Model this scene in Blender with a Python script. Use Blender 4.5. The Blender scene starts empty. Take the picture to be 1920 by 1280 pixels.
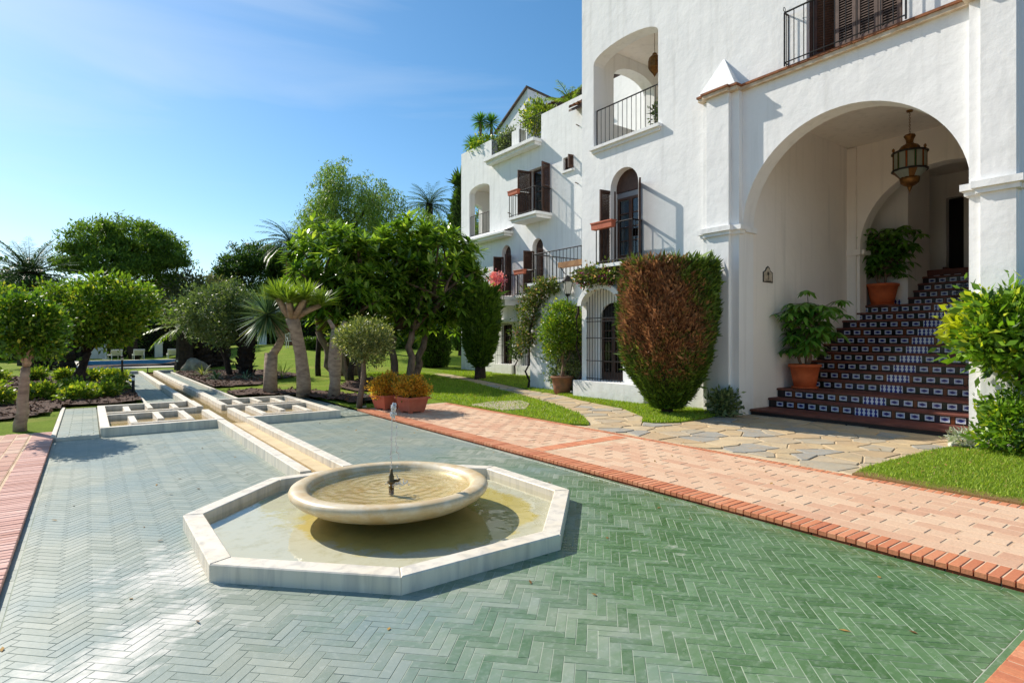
import bpy, bmesh, math, random
import numpy as np
from mathutils import Vector, Matrix
from mathutils.geometry import tessellate_polygon

R = math.radians
rng = np.random.default_rng(7)
random.seed(7)
sc = bpy.context.scene
COL = sc.collection

# ------------------------------------------------------------------ camera, sky, sun, exposure
YAW = 36.28
cam_d = bpy.data.cameras.new("camera")
cam_d.sensor_width = 36.0
cam_d.lens = 1083.0 / 1920.0 * 36.0
cam_d.shift_y = -0.003
cam_d.clip_start = 0.05
cam_d.clip_end = 2000
cam = bpy.data.objects.new("camera", cam_d)
COL.objects.link(cam)
cam.location = (0, 0, 1.5)
cam.rotation_euler = (R(90), 0, R(-YAW))
sc.camera = cam

SUN_AZ, SUN_EL = -70.0, 39.0          # direction the light travels (from +X, ccw) and elevation
travel = Vector((math.cos(R(SUN_AZ)) * math.cos(R(SUN_EL)), math.sin(R(SUN_AZ)) * math.cos(R(SUN_EL)), -math.sin(R(SUN_EL))))
w = bpy.data.worlds.new("World")
sc.world = w
w.use_nodes = True
wn, wl = w.node_tree.nodes, w.node_tree.links
bg = wn["Background"]
sky = wn.new("ShaderNodeTexSky")
sky.sky_type = 'NISHITA'
sky.sun_disc = False
sky.sun_elevation = R(SUN_EL)
sky.sun_rotation = math.atan2(-travel.x, -travel.y)
sky.altitude = 0
sky.air_density = 1.0
sky.dust_density = 0.4
sky.ozone_density = 3.0
# thin cirrus, laid over the whole sky by direction
tcw = wn.new("ShaderNodeTexCoord")
mpw = wn.new("ShaderNodeMapping")
mpw.inputs['Location'].default_value = (5.0, 1.0, 1.5)
mpw.inputs['Scale'].default_value = (1.0, 1.0, 5.5)
mpw.inputs['Rotation'].default_value = (0.10, 0.06, 0.4)
nzw = wn.new("ShaderNodeTexNoise")
nzw.inputs['Scale'].default_value = 1.3
nzw.inputs['Detail'].default_value = 7
nzw.inputs['Distortion'].default_value = 0.6
rpw = wn.new("ShaderNodeValToRGB")
rpw.color_ramp.elements[0].position = 0.47
rpw.color_ramp.elements[0].color = (0, 0, 0, 1)
rpw.color_ramp.elements[1].position = 0.80
rpw.color_ramp.elements[1].color = (0.5, 0.5, 0.5, 1)
mxw = wn.new("ShaderNodeMixRGB")
mxw.inputs['Color2'].default_value = (5.4, 6.0, 6.7, 1)
wl.new(tcw.outputs['Generated'], mpw.inputs['Vector'])
wl.new(mpw.outputs[0], nzw.inputs['Vector'])
wl.new(nzw.outputs['Fac'], rpw.inputs[0])
wl.new(rpw.outputs[0], mxw.inputs['Fac'])
hsw = wn.new("ShaderNodeHueSaturation")      # a clear, deep southern sky
hsw.inputs['Saturation'].default_value = 1.22
hsw.inputs['Hue'].default_value = 0.492
wl.new(sky.outputs[0], hsw.inputs['Color'])
wl.new(hsw.outputs[0], mxw.inputs['Color1'])
wl.new(mxw.outputs[0], bg.inputs['Color'])
bg.inputs['Strength'].default_value = 0.097

sd = bpy.data.lights.new("sun", 'SUN')
sd.energy = 4.0
sd.angle = R(0.53)
sd.color = (1.0, 0.93, 0.82)
sun = bpy.data.objects.new("sun", sd)
COL.objects.link(sun)
sun.rotation_euler = travel.to_track_quat('-Z', 'Y').to_euler()
sun.location = (-20, 20, 30)

sc.view_settings.view_transform = 'Standard'
sc.view_settings.look = 'None'
sc.view_settings.exposure = 0.66
sc.view_settings.gamma = 1.0
sc.view_settings.use_curve_mapping = False
sc.render.engine = 'CYCLES'
sc.cycles.max_bounces = 9
sc.cycles.diffuse_bounces = 6
sc.cycles.glossy_bounces = 3
sc.cycles.transparent_max_bounces = 12
sc.cycles.caustics_reflective = False
sc.cycles.caustics_refractive = False
try:
    sc.cycles.use_denoising = True
except Exception:
    pass

# ------------------------------------------------------------------ helpers
W = {}


def lin(r, g, b):
    f = lambda c: (c / 255 / 12.92) if c <= 10 else ((c / 255 + 0.055) / 1.055) ** 2.4
    return (f(r), f(g), f(b))


class NT:
    """small node-graph helper"""

    def __init__(s, name):
        s.m = bpy.data.materials.new(name)
        s.m.use_nodes = True
        s.n = s.m.node_tree.nodes
        s.l = s.m.node_tree.links
        s.b = s.n["Principled BSDF"]
        s.out = s.n["Material Output"]

    def new(s, t, **kw):
        n = s.n.new(t)
        for k, v in kw.items():
            setattr(n, k, v)
        return n

    def link(s, a, b):
        s.l.new(a, b)

    def coord(s, kind):
        if kind == 'pos':
            return s.new("ShaderNodeNewGeometry").outputs['Position']
        tc = s.new("ShaderNodeTexCoord")
        return tc.outputs['Object' if kind == 'obj' else 'Generated']

    def noise(s, vec, scale, detail=4, rough=0.55, stretch=None, dist=0.0):
        if stretch is not None:
            mp = s.new("ShaderNodeMapping")
            mp.inputs['Scale'].default_value = stretch
            s.link(vec, mp.inputs['Vector'])
            vec = mp.outputs[0]
        n = s.new("ShaderNodeTexNoise")
        n.inputs['Scale'].default_value = scale
        n.inputs['Detail'].default_value = detail
        n.inputs['Roughness'].default_value = rough
        n.inputs['Distortion'].default_value = dist
        s.link(vec, n.inputs['Vector'])
        return n.outputs['Fac']

    def ramp(s, fac, p0, p1, c0=(0, 0, 0), c1=(1, 1, 1)):
        r = s.new("ShaderNodeValToRGB")
        r.color_ramp.elements[0].position = p0
        r.color_ramp.elements[1].position = p1
        r.color_ramp.elements[0].color = (*c0, 1)
        r.color_ramp.elements[1].color = (*c1, 1)
        s.link(fac, r.inputs[0])
        return r.outputs[0]

    def mix(s, fac, a, b, mode='MIX'):
        n = s.new("ShaderNodeMixRGB", blend_type=mode)
        for v, i in ((fac, 'Fac'), (a, 'Color1'), (b, 'Color2')):
            if isinstance(v, (int, float)):
                n.inputs[i].default_value = v if i == 'Fac' else (v, v, v, 1)
            elif isinstance(v, tuple):
                n.inputs[i].default_value = (*v, 1)
            else:
                s.link(v, n.inputs[i])
        return n.outputs[0]

    def math(s, op, a, b=None):
        n = s.new("ShaderNodeMath", operation=op)
        for v, i in ((a, 0), (b, 1)):
            if v is None:
                continue
            if isinstance(v, (int, float)):
                n.inputs[i].default_value = v
            else:
                s.link(v, n.inputs[i])
        return n.outputs[0]

    def bump(s, h, strength, dist=0.01):
        b = s.new("ShaderNodeBump")
        b.inputs['Strength'].default_value = strength
        b.inputs['Distance'].default_value = dist
        s.link(h, b.inputs['Height'])
        s.link(b.outputs[0], s.b.inputs['Normal'])

    def col(s, c):
        if isinstance(c, tuple):
            s.b.inputs['Base Color'].default_value = (*c, 1)
        else:
            s.link(c, s.b.inputs['Base Color'])


def M(name, c1, c2=None, scale=5, rough=0.7, bump=0.0, bscale=30, kind='pos', rand=0.0, metal=0.0, spec=0.4, stretch=None, bdist=0.01):
    t = NT(name)
    vec = t.coord(kind)
    c = c1
    if c2 is not None:
        n = t.noise(vec, scale, stretch=stretch)
        c = t.mix(t.ramp(n, 0.35, 0.68), c1, c2)
    if rand:
        oi = t.new("ShaderNodeObjectInfo")
        h = t.new("ShaderNodeHueSaturation")
        v = t.math('MULTIPLY_ADD', oi.outputs['Random'], 2 * rand)
        v.node.inputs[2].default_value = 1 - rand
        t.link(v, h.inputs['Value'])
        if isinstance(c, tuple):
            h.inputs['Color'].default_value = (*c, 1)
        else:
            t.link(c, h.inputs['Color'])
        c = h.outputs[0]
    t.col(c)
    t.b.inputs['Roughness'].default_value = rough
    t.b.inputs['Metallic'].default_value = metal
    t.b.inputs['Specular IOR Level'].default_value = spec
    if bump:
        t.bump(t.noise(vec, bscale, 5), bump, bdist)
    return t.m


def leafM(name, dark, light, trans=0.35, rough=0.45, tip=None, spec=0.35):
    t = NT(name)
    g = t.new("ShaderNodeNewGeometry")
    c = t.mix(g.outputs['Random Per Island'], dark, light)
    if tip is not None:          # a share of leaves of another colour
        k = t.math('GREATER_THAN', t.math('FRACT', t.math('MULTIPLY', g.outputs['Random Per Island'], 37.7)), 1 - tip[1])
        c = t.mix(k, c, tip[0])
    t.col(c)
    t.b.inputs['Roughness'].default_value = rough
    t.b.inputs['Specular IOR Level'].default_value = spec
    tr = t.new("ShaderNodeBsdfTranslucent")
    ct = t.mix(1.0, c, (1.6, 1.75, 0.7), 'MULTIPLY')
    t.link(ct, tr.inputs['Color'])
    mx = t.new("ShaderNodeMixShader")
    mx.inputs[0].default_value = trans
    t.link(t.b.outputs[0], mx.inputs[1])
    t.link(tr.outputs[0], mx.inputs[2])
    t.link(mx.outputs[0], t.out.inputs['Surface'])
    return t.m


def link(o, parent, loc):
    COL.objects.link(o)
    loc = Vector(loc)
    if parent is not None:
        o.parent = parent
        o.location = loc - W[parent.name]
    else:
        o.location = loc
    W[o.name] = loc
    return o


def thing(name, label, cat, loc=(0, 0, 0), group=None):
    o = bpy.data.objects.new(name, None)
    o.empty_display_size = 0.1
    link(o, None, loc)
    return tag(o, label, cat, group)


def tag(o, label=None, cat=None, group=None, kind=None):
    if label:
        o["label"] = label
    if cat:
        o["category"] = cat
    if group:
        o["group"] = group
    if kind:
        o["kind"] = kind
    return o


def mesh_py(name, V, F, mat, smooth=False):
    me = bpy.data.meshes.new(name)
    me.from_pydata([tuple(v) for v in V], [], [tuple(f) for f in F])
    if mat:
        me.materials.append(mat)
    if smooth:
        me.polygons.foreach_set('use_smooth', [True] * len(me.polygons))
    me.update()
    return me


def mesh_np(name, V, F, mat, smooth=False):
    V = np.asarray(V, dtype=np.float32)
    F = np.asarray(F, dtype=np.int32)
    me = bpy.data.meshes.new(name)
    me.vertices.add(len(V))
    me.vertices.foreach_set('co', V.ravel())
    k = F.shape[1]
    me.loops.add(F.size)
    me.loops.foreach_set('vertex_index', F.ravel())
    me.polygons.add(len(F))
    me.polygons.foreach_set('loop_start', np.arange(0, F.size, k, dtype=np.int32))
    me.polygons.foreach_set('loop_total', np.full(len(F), k, dtype=np.int32))
    if smooth:
        me.polygons.foreach_set('use_smooth', np.ones(len(F), dtype=bool))
    if mat:
        me.materials.append(mat)
    me.update(calc_edges=True)
    me.validate()
    return me


def put(name, me, parent=None, loc=(0, 0, 0), rot=None, scale=None):
    o = bpy.data.objects.new(name, me)
    link(o, parent, loc)
    if rot is not None:
        o.rotation_euler = rot
    if scale is not None:
        o.scale = scale
    return o


class MB:
    """collects world-space geometry for ONE part"""

    def __init__(s):
        s.v = []
        s.f = []

    def add(s, V, F):
        b = len(s.v)
        s.v += [tuple(p) for p in V]
        s.f += [tuple(i + b for i in f) for f in F]
        return s

    def box(s, x0, x1, y0, y1, z0, z1):
        V = [(x0, y0, z0), (x1, y0, z0), (x1, y1, z0), (x0, y1, z0), (x0, y0, z1), (x1, y0, z1), (x1, y1, z1), (x0, y1, z1)]
        return s.add(V, [(0, 3, 2, 1), (4, 5, 6, 7), (0, 1, 5, 4), (1, 2, 6, 5), (2, 3, 7, 6), (3, 0, 4, 7)])

    def cbox(s, x0, x1, y0, y1, z0, z1, c=0.006):
        """box with chamfered top edges"""
        return s.prism([(x0, y0), (x1, y0), (x1, y1), (x0, y1)], z0, z1, c)

    def prism(s, poly, z0, z1, c=0.0):
        n = len(poly)
        P = [Vector(p) for p in poly]
        if c > 0:
            cen = sum(P, Vector((0, 0))) / n
            Q = []
            for i in range(n):
                a, b, d = P[i - 1], P[i], P[(i + 1) % n]
                e1 = (b - a).normalized()
                e2 = (d - b).normalized()
                n1 = Vector((-e1.y, e1.x))
                n2 = Vector((-e2.y, e2.x))
                if n1.dot(cen - b) < 0:
                    n1, n2 = -n1, -n2
                den = max(0.35, 1 + n1.dot(n2))
                Q.append(b + (n1 + n2) / den * c)
            V = [(p.x, p.y, z0) for p in P] + [(p.x, p.y, z1 - c) for p in P] + [(p.x, p.y, z1) for p in Q]
            F = [tuple(range(2 * n, 3 * n))]
            for i in range(n):
                j = (i + 1) % n
                F += [(i, j, n + j, n + i), (n + i, n + j, 2 * n + j, 2 * n + i)]
        else:
            V = [(p.x, p.y, z0) for p in P] + [(p.x, p.y, z1) for p in P]
            F = [tuple(range(n, 2 * n)), tuple(range(n - 1, -1, -1))]
            for i in range(n):
                j = (i + 1) % n
                F.append((i, j, n + j, n + i))
        return s.add(V, F)

    def face(s, poly, z):
        return s.add([(p[0], p[1], z) for p in poly], [tuple(range(len(poly)))])

    def tube(s, pts, r, n=8, cap=True):
        pts = [Vector(p) for p in pts]
        rr = r if isinstance(r, (list, tuple)) else [r] * len(pts)
        V, F = [], []
        prev = None
        for i, p in enumerate(pts):
            d = (pts[min(i + 1, len(pts) - 1)] - pts[max(i - 1, 0)]).normalized()
            if prev is None:
                a = d.orthogonal().normalized()
            else:
                a = (prev - d * prev.dot(d))
                a = a.normalized() if a.length > 1e-6 else d.orthogonal().normalized()
            prev = a
            b = d.cross(a)
            for k in range(n):
                t = 2 * math.pi * k / n
                V.append(p + (a * math.cos(t) + b * math.sin(t)) * rr[i])
        for i in range(len(pts) - 1):
            for k in range(n):
                k2 = (k + 1) % n
                F.append((i * n + k, i * n + k2, (i + 1) * n + k2, (i + 1) * n + k))
        if cap:
            F.append(tuple(range(n - 1, -1, -1)))
            F.append(tuple(range((len(pts) - 1) * n, len(pts) * n)))
        return s.add(V, F)

    def lathe(s, prof, n=32, c=(0, 0), ang0=0.0):
        V, F = [], []
        for r_, z in prof:
            for k in range(n):
                t = ang0 + 2 * math.pi * k / n
                V.append((c[0] + r_ * math.cos(t), c[1] + r_ * math.sin(t), z))
        for i in range(len(prof) - 1):
            for k in range(n):
                k2 = (k + 1) % n
                F.append((i * n + k, i * n + k2, (i + 1) * n + k2, (i + 1) * n + k))
        if prof[0][0] > 1e-6:
            F.append(tuple(range(n - 1, -1, -1)))
        if prof[-1][0] > 1e-6:
            F.append(tuple(range((len(prof) - 1) * n, len(prof) * n)))
        return s.add(V, F)

    def build(s, name, mat, parent=None, loc=None, smooth=False):
        base = Vector(loc) if loc is not None else (W[parent.name] if parent is not None else Vector((0, 0, 0)))
        V = [(v[0] - base.x, v[1] - base.y, v[2] - base.z) for v in s.v]
        me = mesh_py(name, V, s.f, mat, smooth)
        bm = bmesh.new()
        bm.from_mesh(me)
        bmesh.ops.recalc_face_normals(bm, faces=bm.faces)
        if name.endswith("water") and name != "falling_water":      # open water surfaces face the sky
            for f_ in bm.faces:
                if f_.normal.z < 0:
                    f_.normal_flip()
        bm.to_mesh(me)
        bm.free()
        o = put(name, me, parent, base)
        return o


def autosmooth(o, deg=35):
    """flat where the angle is sharp: mark edges sharp on a smooth mesh"""
    me = o.data
    bm = bmesh.new()
    bm.from_mesh(me)
    for f in bm.faces:
        f.smooth = True
    for e in bm.edges:
        e.smooth = not (len(e.link_faces) == 2 and e.calc_face_angle(0) > R(deg))
    bm.to_mesh(me)
    bm.free()
    return o


def arch_poly(y0, y1, z0, zs, rise, n=20):
    c, a = (y0 + y1) / 2, (y1 - y0) / 2
    P = [(y0, z0), (y1, z0)]
    for i in range(n + 1):
        t = math.pi * i / n
        P.append((c + a * math.cos(t), zs + rise * math.sin(t)))
    return P


def rect(y0, y1, z0, z1):
    return [(y0, z0), (y1, z0), (y1, z1), (y0, z1)]


def wall(name, at, thick, outline, holes, mat, parent, axis='x'):
    """wall with openings; 2D outline (a,z); axis 'x': plane X=at..at+thick over (y,z); axis 'y': plane Y=at over (x,z)"""
    loops = [outline] + holes
    flat = [p for lp in loops for p in lp]
    tris = tessellate_polygon([[Vector((p[0], p[1], 0)) for p in lp] for lp in loops])
    mb = MB()
    to = (lambda p, d: (at + d, p[0], p[1])) if axis == 'x' else (lambda p, d: (p[0], at + d, p[1]))
    n = len(flat)
    V = [to(p, 0) for p in flat] + [to(p, thick) for p in flat]
    F = [t for t in tris] + [(t[0] + n, t[2] + n, t[1] + n) for t in tris]
    b = 0
    for lp in loops:
        m = len(lp)
        for i in range(m):
            j = (i + 1) % m
            F.append((b + i, b + j, n + b + j, n + b + i))
        b += m
    mb.add(V, F)
    return mb.build(name, mat, parent)


def clip_poly(P, a, b, c):
    """keep a*x+b*y<=c"""
    out = []
    for i in range(len(P)):
        p, q = P[i], P[(i + 1) % len(P)]
        dp, dq = a * p[0] + b * p[1] - c, a * q[0] + b * q[1] - c
        if dp <= 0:
            out.append(p)
        if dp * dq < 0:
            t = dp / (dp - dq)
            out.append((p[0] + (q[0] - p[0]) * t, p[1] + (q[1] - p[1]) * t))
    return out


def area(P):
    return abs(sum(P[i][0] * P[(i + 1) % len(P)][1] - P[(i + 1) % len(P)][0] * P[i][1] for i in range(len(P)))) / 2


def inside(P, x, y):
    r = np.zeros(np.shape(x), dtype=bool)
    n = len(P)
    for i in range(n):
        x0, y0 = P[i]
        x1, y1 = P[(i + 1) % n]
        c = ((y0 > y) != (y1 > y)) & (x < (x1 - x0) * (y - y0) / ((y1 - y0) + 1e-12) + x0)
        r ^= c
    return r


def smooth01(t):
    t = np.clip(t, 0, 1)
    return t * t * (3 - 2 * t)


GZ = 0.06


def terr(x, y):
    return GZ - 0.01 + 0.95 * smooth01((y - 20) / 22) * smooth01((x - 3.5) / 7)

# ------------------------------------------------------------------ materials
def plaster(name, base=(0.83, 0.825, 0.81), dirt=0.05):
    t = NT(name)
    v = t.coord('pos')
    big = t.noise(v, 0.9, 5)
    fine = t.noise(v, 7, 6, 0.6)
    d = tuple(c * (1 - dirt) for c in base)
    c = t.mix(t.ramp(big, 0.35, 0.7), base, d)
    # rain streaks
    st = t.noise(v, 1.0, 4, stretch=(6, 6, 0.35))
    c = t.mix(t.math('MULTIPLY', t.ramp(st, 0.52, 0.76), 0.30), c, (0.46, 0.45, 0.42))
    sp = t.new("ShaderNodeSeparateXYZ")
    t.link(v, sp.inputs[0])
    low = t.math('SUBTRACT', 1.0, t.math('MULTIPLY', t.math('SUBTRACT', sp.outputs[2], 0.05), 2.2))
    low = t.math('MULTIPLY', t.math('MAXIMUM', low, 0.0), t.ramp(t.noise(v, 5, 5, 0.7), 0.35, 0.7))
    c = t.mix(t.math('MULTIPLY', low, 0.45), c, lin(176, 160, 132))
    t.col(c)
    t.b.inputs['Roughness'].default_value = 0.88
    t.b.inputs['Specular IOR Level'].default_value = 0.2
    h = t.mix(0.30, t.noise(v, 2.6, 4, 0.5), fine)
    t.bump(h, 0.42, 0.05)
    return t.m


def marble(name, base=lin(222, 212, 194), dark=lin(182, 176, 166), warm=lin(210, 190, 152)):
    t = NT(name)
    v = t.coord('pos')
    st = t.noise(v, 2.2, 5, stretch=(5, 5, 0.5), dist=0.6)
    c = t.mix(t.ramp(st, 0.45, 0.72), base, dark)
    wv = t.noise(v, 3.0, 4)
    c = t.mix(t.math('MULTIPLY', t.ramp(wv, 0.48, 0.75), 0.45), c, warm)
    t.col(c)
    t.b.inputs['Roughness'].default_value = 0.55
    t.bump(t.noise(v, 60, 4), 0.08, 0.004)
    return t.m


def green_tile(name, source):
    """worn green glaze: green where the glaze holds, chalky grey-blue where worn, white lime bloom by the basin"""
    t = NT(name)
    v = t.coord('pos')
    if source == 'object':
        rnd = t.new("ShaderNodeObjectInfo").outputs['Random']
    else:
        rnd = t.new("ShaderNodeAttribute", attribute_name='tint').outputs['Fac']
    glaze = t.mix(rnd, lin(66, 100, 54), lin(106, 138, 94))
    glaze = t.mix(t.math('MULTIPLY', t.ramp(t.noise(v, 9, 6, 0.7, (1, 2.2, 1)), 0.42, 0.72), 0.5), glaze, lin(128, 150, 122))
    glaze = t.mix(t.math('MULTIPLY', t.ramp(t.noise(v, 6, 5, 0.65), 0.55, 0.75), 0.5), glaze, lin(48, 80, 40))
    teal = t.mix(t.noise(v, 0.5, 3), lin(62, 104, 84), lin(84, 116, 58))
    glaze = t.mix(0.30, glaze, teal)
    worn = t.mix(rnd, lin(130, 138, 122), lin(158, 162, 146))
    worn = t.mix(t.ramp(t.noise(v, 1.1, 4), 0.4, 0.65), worn, lin(124, 140, 134))
    # wear grows away from the near right corner of the pool
    sep = t.new("ShaderNodeSeparateXYZ")
    t.link(v, sep.inputs[0])
    dx = t.math('SUBTRACT', sep.outputs[0], 3.7)
    dy = t.math('SUBTRACT', sep.outputs[1], 1.3)
    dx = t.math('MULTIPLY', dx, 1.15)
    dy = t.math('MULTIPLY', dy, 0.62)
    dist = t.math('SQRT', t.math('ADD', t.math('MULTIPLY', dx, dx), t.math('MULTIPLY', dy, dy)))
    wfac = t.math('ADD', t.math('MULTIPLY', dist, 0.30), t.math('MULTIPLY', t.math('SUBTRACT', t.noise(v, 1.6, 5, 0.6), 0.5), 0.9))
    wfac = t.math('ADD', wfac, t.math('MULTIPLY', t.math('SUBTRACT', rnd, 0.5), 0.22))
    strk = t.noise(v, 3.0, 6, 0.7, (1.2, 4.5, 1))
    wfac = t.math('ADD', wfac, t.math('MULTIPLY', t.math('SUBTRACT', strk, 0.5), 0.55))
    c = t.mix(t.ramp(wfac, 0.36, 1.0), glaze, worn)
    # lime bloom: a trail from the basin's left corner towards the near left, plus a small patch to the right
    tx = t.math('SUBTRACT', sep.outputs[0], 0.55)
    ty = t.math('SUBTRACT', sep.outputs[1], 3.75)
    along = t.math('ADD', t.math('MULTIPLY', tx, -0.66), t.math('MULTIPLY', ty, -0.75))
    across = t.math('ADD', t.math('MULTIPLY', tx, 0.75), t.math('MULTIPLY', ty, -0.66))
    across = t.math('ADD', across, t.math('MULTIPLY', t.math('SUBTRACT', t.noise(v, 2.0, 5, 0.65), 0.5), 0.9))
    band = t.math('SUBTRACT', 1.0, t.math('MULTIPLY', t.math('ABSOLUTE', across), 2.5))
    band = t.math('MULTIPLY', band, t.ramp(along, 0.0, 0.12))
    near = t.math('SUBTRACT', 1.0, t.math('MULTIPLY', t.math('SQRT', t.math('ADD', t.math('MULTIPLY', tx, tx), t.math('MULTIPLY', t.math('SUBTRACT', ty, 0.5), t.math('SUBTRACT', ty, 0.5)))), 1.1))
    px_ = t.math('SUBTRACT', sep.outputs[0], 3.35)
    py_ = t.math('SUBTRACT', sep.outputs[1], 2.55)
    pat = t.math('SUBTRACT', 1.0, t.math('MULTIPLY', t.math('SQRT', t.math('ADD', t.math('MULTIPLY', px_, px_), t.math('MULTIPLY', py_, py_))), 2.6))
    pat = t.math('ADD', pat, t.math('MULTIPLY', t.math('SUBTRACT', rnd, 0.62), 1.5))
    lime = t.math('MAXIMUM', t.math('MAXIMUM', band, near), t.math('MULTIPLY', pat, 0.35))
    lime = t.math('ADD', lime, t.math('MULTIPLY', t.math('SUBTRACT', t.noise(v, 5.5, 6, 0.7), 0.5), 1.7))
    lime = t.math('ADD', lime, t.math('MULTIPLY', t.math('SUBTRACT', strk, 0.5), 1.4))
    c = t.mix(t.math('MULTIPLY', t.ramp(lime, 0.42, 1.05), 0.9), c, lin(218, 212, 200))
    bl = t.noise(v, 26, 4)
    c = t.mix(t.math('MULTIPLY', t.ramp(bl, 0.52, 0.75), 0.25), c, lin(188, 192, 182))
    t.col(c)
    rr = t.math('ADD', 0.22, t.math('MULTIPLY', t.ramp(wfac, 0.2, 0.9), 0.22))
    t.link(rr, t.b.inputs['Roughness'])
    t.b.inputs['Specular IOR Level'].default_value = 0.5
    t.bump(t.noise(v, 22, 4), 0.10, 0.01)
    return t.m


def brickM(name, a, b, c, source='object', rough=0.85, spots=0.35):
    t = NT(name)
    v = t.coord('pos')
    if source == 'object':
        rnd = t.new("ShaderNodeObjectInfo").outputs['Random']
    else:
        rnd = t.new("ShaderNodeAttribute", attribute_name='tint').outputs['Fac']
    r = t.new("ShaderNodeValToRGB")
    r.color_ramp.elements[0].color = (*a, 1)
    r.color_ramp.elements[1].color = (*c, 1)
    e = r.color_ramp.elements.new(0.5)
    e.color = (*b, 1)
    t.link(rnd, r.inputs[0])
    n = t.noise(v, 9, 6, 0.65)
    col = t.mix(t.math('MULTIPLY', t.ramp(n, 0.40, 0.7), spots), r.outputs[0], a)
    n2 = t.noise(v, 55, 5, 0.7)
    col = t.mix(t.math('MULTIPLY', t.ramp(n2, 0.46, 0.78), 0.42), col, tuple(x * 0.45 for x in b))
    t.col(col)
    t.b.inputs['Roughness'].default_value = rough
    t.b.inputs['Specular IOR Level'].default_value = 0.25
    t.bump(t.noise(v, 45, 5), 0.35, 0.008)
    return t.m


m_plaster = plaster("white_plaster")
m_plaster_in = plaster("cream_plaster", (0.86, 0.81, 0.745), 0.05)
m_marble = marble("marble")
m_marble_y = marble("yellowed_marble", lin(212, 198, 168), lin(176, 158, 126), lin(206, 172, 112))
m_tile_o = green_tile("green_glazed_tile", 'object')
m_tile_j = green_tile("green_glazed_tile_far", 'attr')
m_grout = M("grout", lin(180, 186, 168), lin(140, 150, 132), 2.2, 0.9, 0.2, 60)
m_mortar = M("pale_mortar", lin(214, 190, 160), lin(190, 158, 128), 3, 0.95, 0.3, 40)
A3 = (lin(214, 182, 152), lin(206, 168, 138), lin(196, 150, 122))
m_brick_o = brickM("path_brick", *A3, 'object')
m_brick_j = brickM("path_brick_far", *A3, 'attr')
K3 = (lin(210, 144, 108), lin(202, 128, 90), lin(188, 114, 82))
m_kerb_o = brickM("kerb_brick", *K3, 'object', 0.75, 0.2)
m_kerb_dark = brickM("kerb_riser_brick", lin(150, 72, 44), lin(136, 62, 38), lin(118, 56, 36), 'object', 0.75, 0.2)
L3 = (lin(218, 178, 164), lin(204, 158, 144), lin(190, 140, 124))
m_lkerb_o = brickM("faded_kerb_brick", *L3, 'object', 0.8, 0.3)
m_lbrick_j = brickM("faded_path_brick", lin(206, 180, 158), lin(196, 152, 134), lin(178, 132, 116), 'attr')
m_flag = None
m_black_iron = M("black_iron", (0.018, 0.017, 0.018), (0.035, 0.03, 0.028), 20, 0.5, 0.1, 80, metal=0.4)
m_brown_wood = M("dark_brown_shutter_wood", lin(62, 40, 30), lin(82, 54, 40), 8, 0.6, 0.1, 60)
m_grey_wood = M("grey_brown_shutter_wood", lin(104, 84, 74), lin(84, 66, 58), 8, 0.65, 0.1, 60)
m_dark = M("dark_interior", (0.012, 0.010, 0.009), rough=0.9)
m_terra = M("terracotta", lin(198, 98, 52), lin(176, 82, 44), 6, 0.8, 0.15, 50)
m_terra_p = M("pink_terracotta", lin(196, 112, 84), lin(180, 98, 74), 6, 0.8, 0.15, 50)
m_terra_old = M("old_terracotta", lin(150, 104, 76), lin(110, 84, 66), 7, 0.9, 0.3, 30)
m_tread = M("dark_terracotta_tread", lin(112, 62, 48), lin(90, 48, 38), 5, 0.6, 0.1, 40)
m_soil = M("soil", lin(70, 50, 38), lin(48, 36, 28), 6, 0.95, 0.6, 25, bdist=0.03)
m_mulch = M("bark_mulch", lin(92, 64, 48), lin(52, 37, 29), 14, 0.95, 0.9, 30, bdist=0.04)
m_chip = M("bark_chip", lin(126, 90, 68), lin(78, 54, 40), 3, 0.9)
m_roof = M("roof_tile", lin(156, 112, 84), lin(110, 84, 70), 8, 0.9, 0.2, 40, rand=0.25)
m_trunk = M("grey_bark", lin(138, 116, 98), lin(92, 74, 62), 7, 0.9, 0.5, 26, stretch=(1, 1, 0.35), bdist=0.02)
m_trunk_d = M("dark_bark", lin(64, 50, 42), lin(36, 28, 24), 8, 0.95, 0.8, 18, bdist=0.04)
m_trunk_l = M("light_bark", lin(176, 152, 130), lin(132, 110, 94), 6, 0.9, 0.4, 22, stretch=(1, 1, 2.5), bdist=0.015)
m_white_paint = M("white_paint", (0.78, 0.77, 0.74), (0.70, 0.69, 0.66), 4, 0.5)
m_pool_tile = M("blue_pool_tile", lin(76, 150, 190), lin(98, 172, 206), 3, 0.3)
m_stone = M("pale_coping_stone", lin(222, 214, 198), lin(200, 190, 172), 3, 0.8, 0.1, 40)
m_gold = M("aged_brass", lin(132, 92, 46), lin(92, 62, 34), 18, 0.45, 0.2, 60, metal=0.75)


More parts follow.
